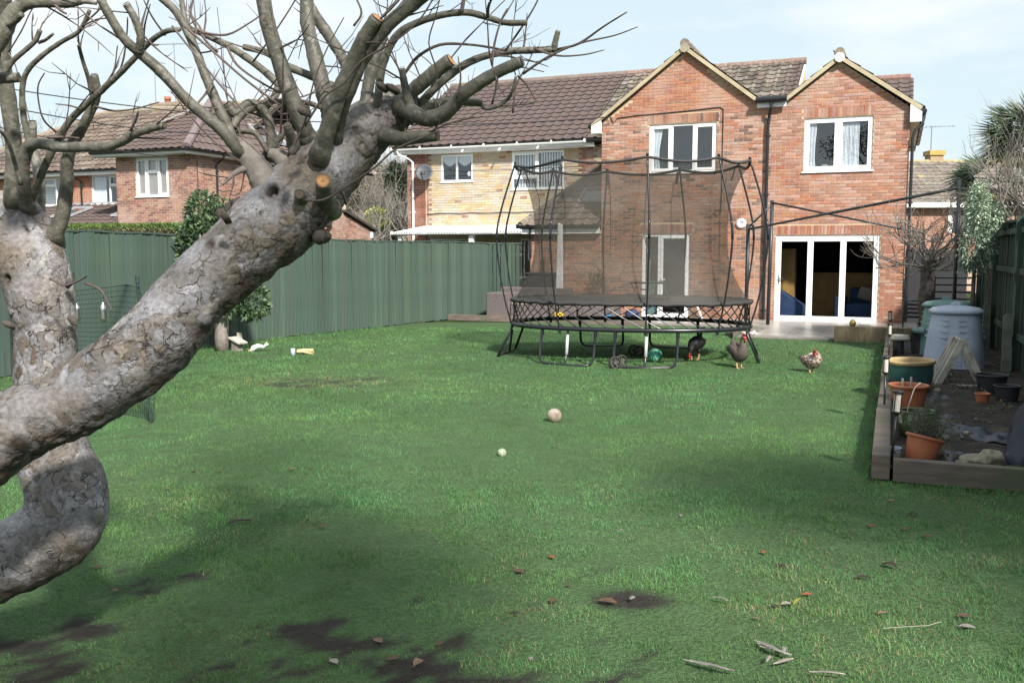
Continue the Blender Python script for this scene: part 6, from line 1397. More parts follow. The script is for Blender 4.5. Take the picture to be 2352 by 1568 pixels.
def wheel(px_, py_, lb, yaw, r_=.135, lean=0):
    g = G(px_, py_); t = thing('trolley_wheel', g, lb, 'wheel', yaw, 'loose trolley wheels under the trampoline'); R = Matrix.Rotation(math.pi/2, 3, 'X'); prof = [(r_*.74, -.022), (r_*.95, -.024), (r_, -.012), (r_, .012), (r_*.95, .024), (r_*.74, .022), (r_*.74, -.022)]
    mb = MB(); mb.lathe(prof, 28, (0, 0, r_), R); obj('tyre', mb, M['rubber'], t, True); mb = MB(); mb.lathe([(0, -.03), (.028, -.03), (.028, .03), (0, .03)], 12, (0, 0, r_), R)
    for k in range(5): a = k*2*math.pi/5+.3; mb.bar((0, 0, r_), (math.cos(a)*r_*.77, 0, r_+math.sin(a)*r_*.77), .016, .02, up=(0, 1, 0))
    obj('hub', mb, M['hub'], t)
wheel(1412, 847, 'muddy spoked wheel nearest the viewer under the trampoline', .25, .092); wheel(1427, 843, 'muddy spoked wheel just behind the nearest one under the trampoline', .3, .092)
wheel(1455, 816, 'dark wheel in deep shade left of the paired far wheel under the trampoline', .2, .09); wheel(1467, 818, 'dark far wheel just left of the green ball under the trampoline', .2, .09)

def ball(name, px_, py_, r_, mt, lb, extra=None):
    g = G(px_, py_); mb = MB(); mb.blob((0, 0, 0), r_, 32, 20); o = single(name, mb, mt, (g.x, g.y, r_*.93), lb, 'ball', smooth=True); return o
def football_mat():
    m, n, b = new_mat('green_swirl_ball'); N = n.nodes; K = n.links; tc = N.new('ShaderNodeTexCoord'); w = N.new('ShaderNodeTexNoise'); w.inputs['Scale'].default_value = 9; w.inputs['Distortion'].default_value = 1.8; K.new(tc.outputs['Object'], w.inputs[0])
    r = N.new('ShaderNodeValToRGB'); e = r.color_ramp.elements; e[0].position = .50; e[0].color = (.0, .20, .13, 1); e[1].position = .545; e[1].color = (.5, .55, .42, 1); q = e.new(.60); q.color = (.0, .26, .18, 1); K.new(w.outputs[0], r.inputs[0]); K.new(r.outputs[0], b.inputs['Base Color']); b.inputs['Roughness'].default_value = .2; b.inputs['Coat Weight'].default_value = .6; b.inputs['Metallic'].default_value = .25; return m
ball('football', 1273, 970, .073, M['football'], 'worn pale scuffed ball in the middle of the lawn')
ball('football', 1504, 832, .112, football_mat(), 'shiny green and white swirled ball under the trampoline')
tb = ball('tennis_ball', 1153, 1049, .037, M['tennis'], 'faded tennis ball with a white seam on the near lawn')
mb = MB(); R = Matrix.Rotation(1.2, 3, 'Z') @ Matrix.Rotation(1.1, 3, 'X'); mb.tube([R @ Vector((.0372*math.cos(a)*math.cos(.5*math.cos(2*a)), .0372*math.sin(a)*math.cos(.5*math.cos(2*a)), .0372*math.sin(.5*math.cos(2*a)))) for a in np.linspace(0, 2*math.pi, 60)], .0016, 4, False); obj('seam', mb, M['white_old'], tb)

# ================================================================ HENS
def hen(px_, py_, lb, mt, yaw, sc, pose):
    g = G(px_, py_); t = thing('hen', g, lb, 'hen', yaw); S_ = lambda *p: Vector(p)*sc
    # body runs along +x (beak forwards)
    if pose == 'up':   sp = [(-.15, 0, .37), (-.13, 0, .33), (-.095, 0, .275), (-.05, 0, .215), (.01, 0, .185), (.055, 0, .22), (.07, 0, .28), (.065, 0, .335), (.07, 0, .375), (.085, 0, .397), (.11, 0, .40)]; rr = [.012, .035, .070, .098, .105, .092, .062, .042, .034, .032, .014]
    elif pose == 'peck': sp = [(-.20, 0, .37), (-.16, 0, .33), (-.11, 0, .28), (-.04, 0, .245), (.04, 0, .215), (.10, 0, .19), (.135, 0, .16), (.155, 0, .125), (.165, 0, .10), (.175, 0, .08), (.185, 0, .06)]; rr = [.012, .034, .068, .098, .104, .085, .058, .042, .034, .030, .012]
    else:              sp = [(-.17, .0, .20), (-.14, 0, .19), (-.09, 0, .17), (-.03, 0, .165), (.04, 0, .18), (.085, 0, .21), (.10, -.01, .25), (.10, -.03, .275), (.105, -.05, .29), (.12, -.065, .292), (.14, -.075, .285)]; rr = [.015, .05, .088, .112, .112, .090, .062, .048, .038, .032, .012]
    pts = catmull([S_(*p) for p in sp], 4); rad = resample([q*sc for q in rr], len(pts)); mb = MB(); mb.tube(pts, rad, 20, True, None, 2, .08)
    mb.v = [(v[0], v[1]*.86, v[2]) for v in mb.v]; obj('body', mb, M[mt], t, True)
    for sy in (-1, 1):      # wings
        mb = MB(); c = S_(-.05, sy*.078, .235 if pose != 'preen' else .185); mb.blob(c, (.10*sc, .026*sc, .062*sc), 14, 8, Matrix.Rotation(.35 if pose != 'preen' else .15, 3, 'Y'), None, .12, 6)
        for k in range(4): mb.add([c+S_(-.05, sy*.018, -.03+k*.015), c+S_(-.15, sy*.004, -.0+k*.02), c+S_(-.05, sy*.018, -.01+k*.015)], [(0, 1, 2)])
        obj('wing', mb, M[mt], t, True)
    mb = MB(); base = pts[2]
    for k in range(7):      # tail feathers
        a = -.5+k*.17; d = Vector((-.75+.05*k, a*.55, .75+(k % 2)*.15)) if pose != 'preen' else Vector((-1, a*.7, .1)); d.normalize(); w = Vector((0, 1, 0)).cross(d).normalized()*.018*sc; ln = .13*sc*(1 if pose != 'preen' else .5); mb.add([base, base+d*ln*.6+w, base+d*ln, base+d*ln*.6-w], [(0, 1, 2, 3)]); mb.add([base+Vector((0, .004, 0)), base+d*ln*.6+Vector((0, .012, 0)), base+d*ln], [(0, 1, 2)])
    obj('tail', mb, M[mt], t)
    hd = pts[-5]; dr = (pts[-1]-pts[-6]).normalized(); mb = MB(); tip = pts[-1]+dr*.02*sc; mb.tube([pts[-2], pts[-1]+dr*.004*sc, tip], [.012*sc, .009*sc, .001], 8); obj('beak', mb, M['shank'], t)
    up = Vector((0, 0, 1)) if pose != 'peck' else Vector((.9, 0, .25)).normalized(); up = (up-dr*up.dot(dr)).normalized(); mb = MB(); pf = []
    for k in range(9): u = k/8; pf.append(hd+dr*(-.03+.075*u)*sc+up*(.028+(.028 if k % 2 else .012)*(math.sin(math.pi*u)+.3))*sc)
    lo = [hd+dr*(-.03+.075*k/8)*sc+up*.018*sc for k in range(9)]; sd_ = Vector((0, .006*sc, 0)); vs = [p+sd_ for p in pf]+[p+sd_ for p in lo]+[p-sd_ for p in pf]+[p-sd_ for p in lo]
    mb.add(vs, [(k, k+1, 9+k+1, 9+k) for k in range(8)]+[(18+k+1, 18+k, 27+k, 27+k+1) for k in range(8)]+[(k+1, k, 18+k, 18+k+1) for k in range(8)]); obj('comb', mb, M['comb'], t)
    mb = MB(); mb.blob(hd+dr*.028*sc-up*.038*sc, (.012*sc, .012*sc, .020*sc), 10, 8); mb.blob(hd+dr*.02*sc, (.014*sc, .027*sc, .014*sc), 10, 8); obj('wattle', mb, M['comb'], t, True)
    for sy in (-1, 1): mb = MB(); mb.blob(hd+dr*.012*sc+up*.008*sc+Vector((0, sy*.031*sc, 0)), .006*sc, 8, 6); obj('eye', mb, M['eye'], t, True)
    for sy, f in ((-1, .015), (1, -.015)):
        hx = .01+f; h0 = .15 if pose != 'preen' else .10; mb = MB(); mb.tube([S_(hx-.01, sy*.04, h0), S_(hx-.02, sy*.045, h0*.6)], [.034*sc, .014*sc], 10); obj('thigh', mb, M[mt], t, True)
        mb = MB(); mb.tube([S_(hx-.02, sy*.045, h0*.62), S_(hx, sy*.045, .012)], [.010*sc, .007*sc], 8)
        for an in (-.5, 0, .5, math.pi): mb.tube([S_(hx, sy*.045, .01), S_(hx+math.cos(an)*(.05 if an < 3 else .025), sy*.045+math.sin(an)*.05, .005)], [.006*sc, .003*sc], 6)
        obj('shank', mb, M['shank'], t)
hen(1597, 826, 'black hen with a red comb bending down under the trampoline', 'hen_black', math.radians(-125), 1.12, 'peck')
hen(1697, 846, 'dark brown hen standing upright with a red comb beside the trampoline leg', 'hen_brown', math.radians(-66), 1.14, 'up')
hen(1863, 856, 'speckled white and brown hen crouched on the open lawn at right', 'hen_speckled', math.radians(-62), 1.0, 'preen')

# ================================================================ THINGS ON THE PATIO
def sofa():
    b = L(-8.05, -1.45); r = thing('wicker_sofa', b, 'low grey brown wicker corner sofa by the end of the green fence', 'sofa', -TH)
    for nm, a, c in (('arm', (0, 0, .03), (.62, .75, .66)), ('seat_base', (.64, .05, .03), (1.9, .75, .36)), ('backrest', (.1, .66, .03), (2.0, .9, .78)), ('arm', (1.92, 0, .03), (2.35, .8, .60)), ('seat_base', (2.4, .05, .03), (3.3, .75, .38))):
        mb = MB(); mb.lohi(a, c); bevel(obj(nm, mb, M['wicker'], r), .03, 3)
    mb = MB(); mb.lohi((.66, .05, .365), (1.88, .64, .44)); bevel(obj('seat_cushion', mb, M['cushion'], r), .03, 3)
sofa()
mb = MB(); mb.lathe([(0, 0), (.085, 0), (.10, .03), (.11, .16), (.10, .17), (.09, .03), (0, .02)], 20)
g = L(-6.1, -1.5, .05); single('yellow_bucket', mb, M['yellow'], g, 'small yellow plastic tub seen through the trampoline rods', 'tub', smooth=True)
mb = MB(); mb.lohi((-.22, -.1, 0), (.22, .1, .09)); mb.lohi((-.2, -.09, .09), (-.05, .09, .13)); o = single('toy_tray', mb, M['blue'], L(-4.75, -1.4, .05), 'flat bright blue plastic toy on the paving behind the trampoline', 'toy', -TH); bevel(o, .02, 2)
mb = MB(); mb.blob((0, 0, .13), (.17, .14, .14), 16, 10, None, None, .25, 3); single('blue_bag', mb, M['navy'], L(-4.35, -1.2, .05), 'slumped navy fabric bag on the paving left of the patio door', 'bag', smooth=True)
mb = MB(); mb.lohi((-.2, -.12, 0), (.2, .12, .14)); o = single('cardboard_box', mb, mat('box_brown', (.16, .09, .06), .8), L(-4.5, -.6, .05), 'small brown box between the blue toy and the navy bag', 'box', -TH); bevel(o, .01)
mb = MB(); mb.bar((0, 0, .0), (-.18, .0, .42), .05, .03); single('white_stick', mb, M['white_old'], L(-2.75, -.7, .05), 'short white stick leaning at the wall right of the patio door', 'stick', -TH)
mb = MB(); mb.prism([(-.11, 0), (.11, 0), (.075, 2.3), (-.045, 2.35)], -.03, .03); o = single('furled_parasol', mb, mat('white_cover', (.55, .55, .55), .8, var=.12, scale=5, bump=.1), L(-6.35, -.75, .05), 'tall slim white covered parasol standing against the brick wall', 'parasol', -TH); bevel(o, .02, 2)
mb = MB(); mb.lohi((-.35, -.2, 0), (.35, .2, 1.05)); mb.lohi((-.38, -.23, 1.05), (.38, .23, 1.1)); o = single('storage_box', mb, M['chair_dark'], L(-6.95, -.35, .05), 'tall dark storage box standing by the wall behind the wicker sofa', 'box', -TH); bevel(o, .015)
def pot_bush():
    b = L(-5.45, -.5, .05); r = thing('potted_bush', b, 'thin straggly potted shrub against the brick wall behind the net', 'plant'); mb = MB(); mb.lathe([(0, 0), (.11, 0), (.14, .24), (.15, .25), (.13, .25), (.11, .2), (0, .2)], 18); obj('pot', mb, M['terracotta'], r, True)
    mb = MB(); rnd = random.Random(4)
    for k in range(7): crooked(mb, (rnd.uniform(-.04, .04), 0, .2), (rnd.gauss(0, .12), rnd.gauss(0, .1), 1), .75, .011, 1, rnd, .5, .3, 5)
    obj('stem', mb, M['bark_brown'], r); foliage('foliage', r, [leaves(420, (0, 0, .95), (.22, .2, .26), .06, [(.05, .06, .03), (.10, .08, .04)], seed=61, shell=.2)])
pot_bush()

def metal_frame():
    A = Vector((P(1713, 738, 20.9).x, 20.9, 0)); Bp = Vector((G(1763, 752).x, G(1763, 752).y, 0)); r = thing('pergola', Bp, 'bare black metal pole frame with crossing bars before the folding doors', 'pergola')
    zA = P(1716, 515, A.y).z; zB = P(1770, 460, Bp.y).z; Cc = P(2204, 413, 15.2); Cb = Vector((Cc.x, Cc.y, 0)); bar1e = P(2200, 432, 15.2); Dd = P(2122, 536, 18.6)
    def T(nm, a, b, rd): mb = MB(); mb.tube([a-Bp, b-Bp], rd, 12); obj(nm, mb, M['metal_dark'], r, True)
    T('post', A, Vector((A.x, A.y, zA)), .045); T('post', Bp, Vector((Bp.x+.03, Bp.y, zB)), .042); T('post', Cb, Cc, .03)
    mb = MB(); mb.box((0, 0, .045), (.26, .26, .03)); obj('base_plate', mb, M['metal_dark'], r)
    a = P(1718, 527, A.y); b = P(1770, 465, Bp.y); T('cross_bar', a, bar1e, .027); T('cross_bar', b, Dd, .022); T('brace', P(1722, 520, A.y), P(1768, 474, Bp.y), .022); T('post', Vector((Dd.x, Dd.y, 0)), Dd, .03)
metal_frame()

# ================================================================ PLANTING BED
def at_line(px_, Y): a = (px_-1176)/FPX; return Vector((a*Y, Y, 0))
def compost(c, s, mtn, lb, yaw, door=False):
    r = thing('compost_bin', (c.x, c.y, .04), lb, 'compost bin', yaw); mb = MB()
    prof = [(.415, 0), (.40, .06), (.385, .2), (.345, .52), (.315, .74), (.305, .80), (.30, .80)]; mb.lathe(prof, 40, (0, 0, 0), None, None, 3.2); b = obj('body', mb, M[mtn], r, True)
    for k in range(8):
        a = (k+.5)*math.pi/4
        for z in (.46, .545, .63, .70):
            rad = .415-(z*.137)+.004; rr = rad/(abs(math.cos(a))**3.2+abs(math.sin(a))**3.2)**(1/3.2); m = MB(); m.box((math.cos(a)*rr, math.sin(a)*rr, z), (.012, .15, .016), Matrix.Rotation(a, 3, 'Z')); obj('vent_rib', m, M[mtn], b)
    mb = MB(); mb.lathe([(.345, .79), (.355, .80), (.355, .83), (.30, .865), (.16, .89), (0, .90)], 40, (0, 0, 0), None, None, 2.8); l = obj('lid', mb, M[mtn], r, True)
    mb = MB(); mb.prism([(-.09, .87), (.09, .87), (.06, .93), (.0, .95), (-.06, .93)], -.03, .03); bevel(obj('lid_knob', mb, M[mtn], l), .015, 2)
    if door: mb = MB(); mb.box((-.33, -.26, .2), (.3, .04, .42), Matrix.Rotation(.75, 3, 'Z') @ Matrix.Rotation(-.15, 3, 'X')); obj('hatch', mb, M['rubber'], r); mb = MB(); mb.tube([(-.42, -.3, .42), (-.24, -.42, .42)], .05, 8); obj('hatch_hood', mb, M[mtn], r)
    r.scale = (s, s, s)
compost(at_line(2197, 13.1), 1.0, 'bin_grey', 'pale grey compost bin with domed lid behind the timber A frame', -.5)
compost(at_line(2176, 14.6), 1.0, 'bin_green', 'grey green compost bin half hidden behind the paler one', -.55, True)
def pot(name, px_, Y, rt, rb, h, mt, lb, rim=.02, tilt=(0, 0), z0=.05, soil=True, rimmat=None, bulge=0.0):
    g = at_line(px_, Y); t = thing(name, (g.x, g.y, z0), lb, 'pot'); t.rotation_euler = (tilt[0], tilt[1], .3)
    prof = [(0, 0), (rb, 0), (rb*1.02, .01)]+[(rb+(rt-rb)*u+bulge*math.sin(math.pi*u**.8), h*u) for u in (.2, .4, .6, .8, .92)]
    mb = MB(); mb.lathe(prof+[(rt, h)], 36); b = obj('body', mb, mt, t, True)
    mb = MB(); mb.lathe([(rt-.004, h-rim*2), (rt+rim*.7, h-rim*1.7), (rt+rim, h-rim*.4), (rt+rim*.6, h), (rt-rim*.4, h), (rt-rim*.8, h-rim), (rt-rim*.9, h*.72)], 36); obj('rim', mb, rimmat or mt, t, True)
    if soil: mb = MB(); mb.lathe([(rt-.008, h*.78), (rt*.5, h*.8), (0, h*.8)], 24); obj('soil', mb, M['soil'], t)
    return t, g
pot('glazed_bowl', 2098, 10.7, .255, .17, .40, M['teal'], 'wide teal glazed bowl with an ochre rim, largest pot in the bed', .026, (.0, -.03), rimmat=M['ochre'], bulge=.04)
pot('plastic_pot', 2096, 9.45, .182, .14, .29, M['orange'], 'bright orange plastic pot with cut stalks in front of the teal bowl', .017)
pot('glazed_pot', 2121, 8.0, .150, .12, .27, M['olive'], 'olive green glazed pot with a dead stem behind the tilted rosemary pot', .01, (0, 0), bulge=.03)
t, g = pot('plant_pot', 2128, 7.22, .135, .105, .2, M['orange'], 'tilted terracotta coloured pot of rosemary at the front of the bed', .014, (-.02, .27))
gr = [(.13, .15, .10), (.09, .11, .07), (.17, .17, .12)]; mb = MB(); rnd = random.Random(3)
for k in range(26): a = rnd.uniform(0, 6.28); q = Vector((math.cos(a)*.07, math.sin(a)*.07, .17)); mb.tube([q, q+Vector((math.cos(a)*.05, math.sin(a)*.05, .12)), q+Vector((math.cos(a)*rnd.uniform(.02, .14), math.sin(a)*.1, rnd.uniform(.16, .30)))], [.004, .003, .001], 5)
obj('stems', mb, M['bark_brown'], t); foliage('rosemary', t, [leaves(3000, (0, 0, .27), (.19, .17, .13), .028, gr, seed=70, wide=.14, shell=.1, up=1.2, clump=.9), leaves(350, (-.05, 0, .41), (.02, .02, .10), .026, gr, seed=71, wide=.14, shell=.1, up=1.5), leaves(350, (.05, 0, .40), (.02, .02, .08), .026, gr, seed=72, wide=.14, shell=.1, up=1.5)])
pot('plastic_pot', 2268, 9.9, .075, .055, .13, M['orange'], 'small orange plant pot standing on the soil by the fence', .008)
pot('plastic_pot', 2287, 10.6, .17, .13, .24, M['chair_dark'], 'black plastic pot of dead stalks beside the timber A frame foot', .012)
pot('plastic_pot', 2325, 10.0, .13, .1, .2, M['chair_dark'], 'second black plastic pot half out of view by the fence', .01)
t, g = pot('metal_bucket', 2067, 7.22, .055, .042, .11, M['bin_grey'], 'tiny grey metal bucket at the bed corner beside the front lantern', .004, soil=False)
for nm, px_, Y, hh, lb in (('stalk', 2081, 9.45, .40, 'left cut woody stalk in the orange pot'), ('stalk', 2101, 9.42, .42, 'right cut woody stalk in the orange pot')):
    q = at_line(px_, Y); mb = MB(); mb.tube([(0, 0, .25), (0, 0, hh)], .012, 8); single(nm, mb, M['wood_pale'], (q.x, q.y, 0), lb, 'stalk')
q = at_line(2096, 7.95); mb = MB(); mb.tube(catmull([(0, 0, .22), (.0, 0, .34), (.02, 0, .42), (.05, .0, .52), (.10, 0, .57)], 4), .005, 5); mb.tube([(-.05, 0, .22), (-.075, 0, .33), (-.085, 0, .38)], .009, 6); single('dead_stem', mb, M['wood_pale'], (q.x, q.y, 0), 'pale dead forked stem standing in the olive pot', 'stem')
def lantern(px_, Y, lb, h=.64, tilt=0.0):
    g = at_line(px_, Y); t = thing('solar_lantern', (g.x, g.y, .03), lb, 'lantern', 0, 'solar stake lanterns along the bed kerb'); t.rotation_euler = (0, tilt, 0)
    mb = MB(); mb.tube([(0, 0, 0), (0, 0, h-.17)], .010, 10); obj('stake', mb, M['black'], t, True); mb = MB(); mb.lathe([(0, h-.18), (.02, h-.18), (.036, h-.165), (.036, h-.155), (0, h-.155)], 20); obj('base_cup', mb, M['black'], t, True)
    mb = MB(); mb.lathe([(.028, h-.155), (.028, h-.012)], 20); obj('clear_tube', mb, M['lantern_glass'], t, True)
    mb = MB()
    for k in range(4): a = k*math.pi/2+.6; mb.bar((math.cos(a)*.034, math.sin(a)*.034, h-.16), (math.cos(a)*.034, math.sin(a)*.034, h-.01), .006, .006)
    obj('cage_bar', mb, M['black'], t); mb = MB(); mb.lathe([(0, h), (.036, h), (.042, h-.006), (.042, h-.018), (.03, h-.02), (0, h-.02)], 24); c = obj('cap', mb, M['black'], t, True); mb = MB(); mb.box((0, 0, h+.002), (.04, .04, .004)); obj('solar_cell', mb, M['slate'], c)
lantern(2061, 6.9, 'nearest solar stake lantern at the front corner of the bed', .63, .06); lantern(2041, 9.1, 'second solar stake lantern just inside the kerb beside the teal bowl'); lantern(2047, 13.5, 'third solar stake lantern behind the white dish', .62); lantern(2046, 16.3, 'farthest solar stake lantern before the brick corner', .62)
g = at_line(2071, 14.6); mb = MB(); mb.lathe([(.12, .26), (.155, .28), (.15, .29), (.135, .33), (.13, .345), (0, .345)], 28); mb2 = MB(); t = thing('bird_dish', (g.x, g.y, .04), 'chipped white dish upside down on a dark stand inside the kerb', 'dish'); obj('dish', mb, M['wood_pale'], t, True); mb = MB(); mb.lathe([(.09, 0), (.07, .02), (.06, .26), (0, .27)], 16); obj('stand', mb, M['chair_dark'], t)
def a_frame():
    g = at_line(2216, 11.15); r = thing('timber_run', (g.x, g.y, .05), 'white weathered timber A frame run leaning open beside the grey bin', 'animal run', -.27)
    W_, H_, D = .27, .58, .5
    for sg in (-1, 1):
        mb = MB(); mb.bar((sg*W_, sg*.004, .0), (sg*.0, sg*.004, H_), .075, .03, up=(0, 1, 0)); bevel(obj('end_rail', mb, M['wood_pale'], r), .004)
        mb = MB(); mb.bar((sg*W_, D, 0), (0, D, H_), .03, .06, up=(0, 1, 0)); obj('end_rail', mb, M['wood_pale'], r)
    mb = MB(); mb.bar((-W_, 0, .02), (W_, 0, .02), .03, .045); obj('bottom_rail', mb, M['wood_pale'], r)
    mb = MB(); mb.bar((0, 0, H_-.02), (0, D, H_-.02), .035, .04); obj('ridge_rail', mb, M['wood_pale'], r)
    for k in range(3):
        y = .04+k*.14; mb = MB(); mb.bar((-W_-.005-.03, y+.04, .0), (-.015-.02, y+.04, H_+.01), .06, .02, up=(0, 1, 0)); obj('side_board', mb, M['wood_pale'], r)
    for sg in (-1, 1): mb = MB(); mb.bar((sg*W_, 0, .02), (sg*W_, D, .02), .03, .04); obj('side_rail', mb, M['wood_pale'], r)
    mb = MB()
    for i in range(1, 12):
        x = -W_+i*2*W_/12; zt = H_*(1-abs(x)/W_); mb.tube([(x, .01, .03), (x, .01, zt)], .0012, 3, False)
        z = H_*i/13; w = W_*(1-z/H_); mb.tube([(-w, .01, z), (w, .01, z)], .0012, 3, False)
    obj('wire_mesh', mb, M['cable'], r)
a_frame()
def sheet(name, pts, mt, lb, cat, h=.03, seed=0, thick=.006, dom=.0):
    """crumpled ground sheet; pts are its four corners on the ground"""
    c = sum(pts, Vector())/4; n = 14; vs = []
    for j in range(n+1):
        for i in range(n+1):
            u, v = i/n, j/n; p = pts[0]*(1-u)*(1-v)+pts[1]*u*(1-v)+pts[2]*u*v+pts[3]*(1-u)*v; z = .07+h*(.5+mn.noise(Vector((u*4, v*4, seed))))+dom*math.sin(math.pi*u)*math.sin(math.pi*v); vs.append(p-c+Vector((0, 0, z)))
    mb = MB(); mb.add(vs, [(j*(n+1)+i, j*(n+1)+i+1, (j+1)*(n+1)+i+1, (j+1)*(n+1)+i) for j in range(n) for i in range(n)]); o = single(name, mb, M[mt], (c.x, c.y, 0), lb, cat, smooth=True); m = o.modifiers.new('s', 'SOLIDIFY'); m.thickness = thick; return o
fl = lambda s, t: L(s, t)
sheet('ground_fabric', [fl(1.75, -13.9), fl(2.05, -13.8), fl(2.1, -10.2), fl(1.8, -10.2)], 'slate', 'long slate blue strip of weed sheet running beside the pots', 'ground sheet', .03, 3)
sheet('ground_fabric', [fl(1.62, -15.2), fl(2.0, -15.2), fl(2.0, -14.6), fl(1.7, -14.5)], 'slate', 'curled end of dark sheet beside the tilted rosemary pot', 'ground sheet', .03, 5)
sheet('ground_fabric', [fl(2.0, -14.0), fl(2.42, -14.2), fl(2.42, -13.6), fl(2.0, -13.5)], 'slate', 'loose torn flap of dark sheet on the bare soil', 'ground sheet', .06, 8)
sheet('black_fabric', [fl(2.25, -14.9), fl(2.9, -15.1), fl(2.9, -13.0), fl(2.45, -13.2)], 'fabric', 'big hump of black fabric at the right edge of the bed', 'fabric', .12, 9, dom=.42)
sheet('ground_fabric', [fl(1.5, -5.9), fl(2.3, -6.0), fl(2.2, -5.2), fl(1.6, -5.2)], 'fabric', 'dark sheet around the foot of the bare fruit tree', 'ground sheet', .05, 12)
for k, (px_, Y, r3, lb) in enumerate([(2262, 6.98, (.14, .09, .05), 'flat pale limestone rock lying at the front timber of the bed'), (2295, 6.95, (.11, .09, .075), 'rounded pale rock beside the flat one at the front of the bed'), (2187, 7.9, (.035, .03, .025), 'small pale stone on the bare soil of the bed'), (2235, 8.1, (.03, .03, .02), 'tiny stone on the soil behind the small pale stone'), (2161, 10.6, (.05, .04, .03), 'little mossy stone beside the A frame corner')]):
    g = at_line(px_, Y); mb = MB(); mb.blob((0, 0, 0), r3, 22, 14, None, None, .35, 2.2, k*3.1); single('rock', mb, M['stone'], (g.x, g.y, .09+r3[2]*.4), lb, 'rock', random.random(), smooth=True)
def weeds():
    g = np.random.default_rng(12); P_ = []; n = 260; s = g.uniform(1.5, 2.85, n); t = g.uniform(-15.1, -9.5, n)
    for k in range(60):
        q = L(s[k], t[k], .1); P_.append(leaves(14, tuple(q), (.06, .06, .04), .05, [(.06, .12, .04), (.10, .16, .05), (.16, .10, .05), (.12, .08, .05)], seed=900+k, shell=.1, wide=.4))
    foliage('weeds', None, P_); o = bpy.context.scene.objects['weeds']; tag(o, 'scattered small weeds and dead leaf litter on the bed soil', 'weeds', kind='stuff')
weeds()
mb = MB(); mb.tube([(0, 0, 0), (.02, 0, .5), (.05, 0, .9), (.02, 0, 1.0)], [.004, .003, .002, .001], 5); g = at_line(2353, 9.0)
# side passage: stacked chairs and a slatted shelf unit
def passage():
    r = thing('shelf_unit', L(2.55, -1.6, .03), 'black slatted shelf unit in the side passage beside the brick corner', 'shelf', -TH)
    for z in np.linspace(.25, 1.12, 7):
        mb = MB(); mb.box((0, 0, z), (.75, .35, .03)); obj('shelf', mb, M['chair_dark'], r)
    for sx in (-.37, .37):
        for sy in (-.17, .17): mb = MB(); mb.box((sx, sy, .58), (.035, .035, 1.16)); obj('post', mb, M['chair_dark'], r)
    r = thing('stacked_chairs', L(1.80, -1.7, .03), 'stack of dark slatted garden chairs leaning at the right house corner', 'chair stack', -TH)
    for k in range(5):
        z = .3+k*.085; mb = MB(); mb.box((0, 0, z), (.42, .42, .025)); mb.box((-.17, .0, z+.25), (.03, .40, .42), Matrix.Rotation(-.2, 3, 'Y')); obj('chair_shell', mb, M['chair_dark'], r)
    for sx in (-.18, .18):
        for sy in (-.18, .18): mb = MB(); mb.tube([(sx*1.1, sy*1.1, 0), (sx, sy, .66)], .015, 6); obj('leg', mb, M['metal_dark'], r)
    r = thing('side_gate', L(2.28, .9), 'tall dark boarded gate closing the side passage', 'gate', -TH)
    for k in range(12): mb = MB(); mb.box((-.6+k*.11, 0, .88), (.112, .02, 1.7+random.uniform(-.01, .01))); obj('board', mb, M['chair_dark'], r)
    for z in (.3, 1.5): mb = MB(); mb.box((0, .03, z), (1.3, .04, .09)); obj('rail', mb, M['fence_dark'], r)
    mb = MB(); mb.box((0, 0, .1), (1.3, .1, .2)); single('timber_edging', mb, M['sleeper'], L(2.3, -3.2, .0), 'dark board closing the far end of the planting bed', 'edging', -TH)
passage()

# ================================================================ BITS BY THE LEFT FENCE
g = G(545, 806); r = thing('bird_house', g, 'little wooden post with a slanted roof board beside the evergreen trunk', 'ornament', -.5)
mb = MB(); mb.lohi((-.07, -.06, 0), (.07, .06, .17)); obj('post', mb, M['bark_grey'], r); mb = MB(); mb.box((.02, 0, .185), (.27, .2, .025), Matrix.Rotation(.35, 3, 'Y')); obj('roof_board', mb, M['wood_pale'], r); mb = MB(); mb.box((-.0, .06, .25), (.08, .04, .12)); obj('top_block', mb, M['wood_pale'], r)
g = G(590, 808); r = thing('toy_bird', g, 'broken white and orange toy bird lying in the grass by the fence', 'toy', .2)
mb = MB(); mb.tube([(-.10, 0, .01), (-.05, 0, .07), (.02, 0, .10), (.08, 0, .09), (.12, 0, .07)], [.03, .045, .04, .03, .015], 12, True, None, 3, .3); obj('body', mb, M['white_old'], r, True); mb = MB(); mb.bar((.10, 0, .08), (.17, .02, .16), .03, .012); mb.bar((.11, .03, .08), (.19, .05, .13), .03, .012); obj('wing', mb, M['white_old'], r); mb = MB(); mb.blob((-.1, 0, .02), (.05, .03, .025), 10, 6); obj('head', mb, mat('faded_orange', (.55, .28, .1), .7), r, True)
g = G(698, 814); r = thing('split_log', g, 'short pale split log lying on the lawn by the sunlit fence', 'log', -.12); mb = MB(); mb.tube([(-.11, 0, .05), (.0, .0, .055), (.16, 0, .05)], [.035, .04, .045], 9, True, None, 4, .35); obj('log_half', mb, mat('split_pale_wood', (.55, .40, .22), .8, var=.45, scale=25), r)
g = G(673, 816); mb = MB(); mb.lathe([(0, 0), (.045, 0), (.035, .11), (.033, .115), (0, .115)], 18); single('tin_can', mb, mat('printed_tin', (.45, .55, .62), .4, var=.35, scale=30), g, 'upright pale blue tin at the left end of the split log', 'tin', smooth=True)

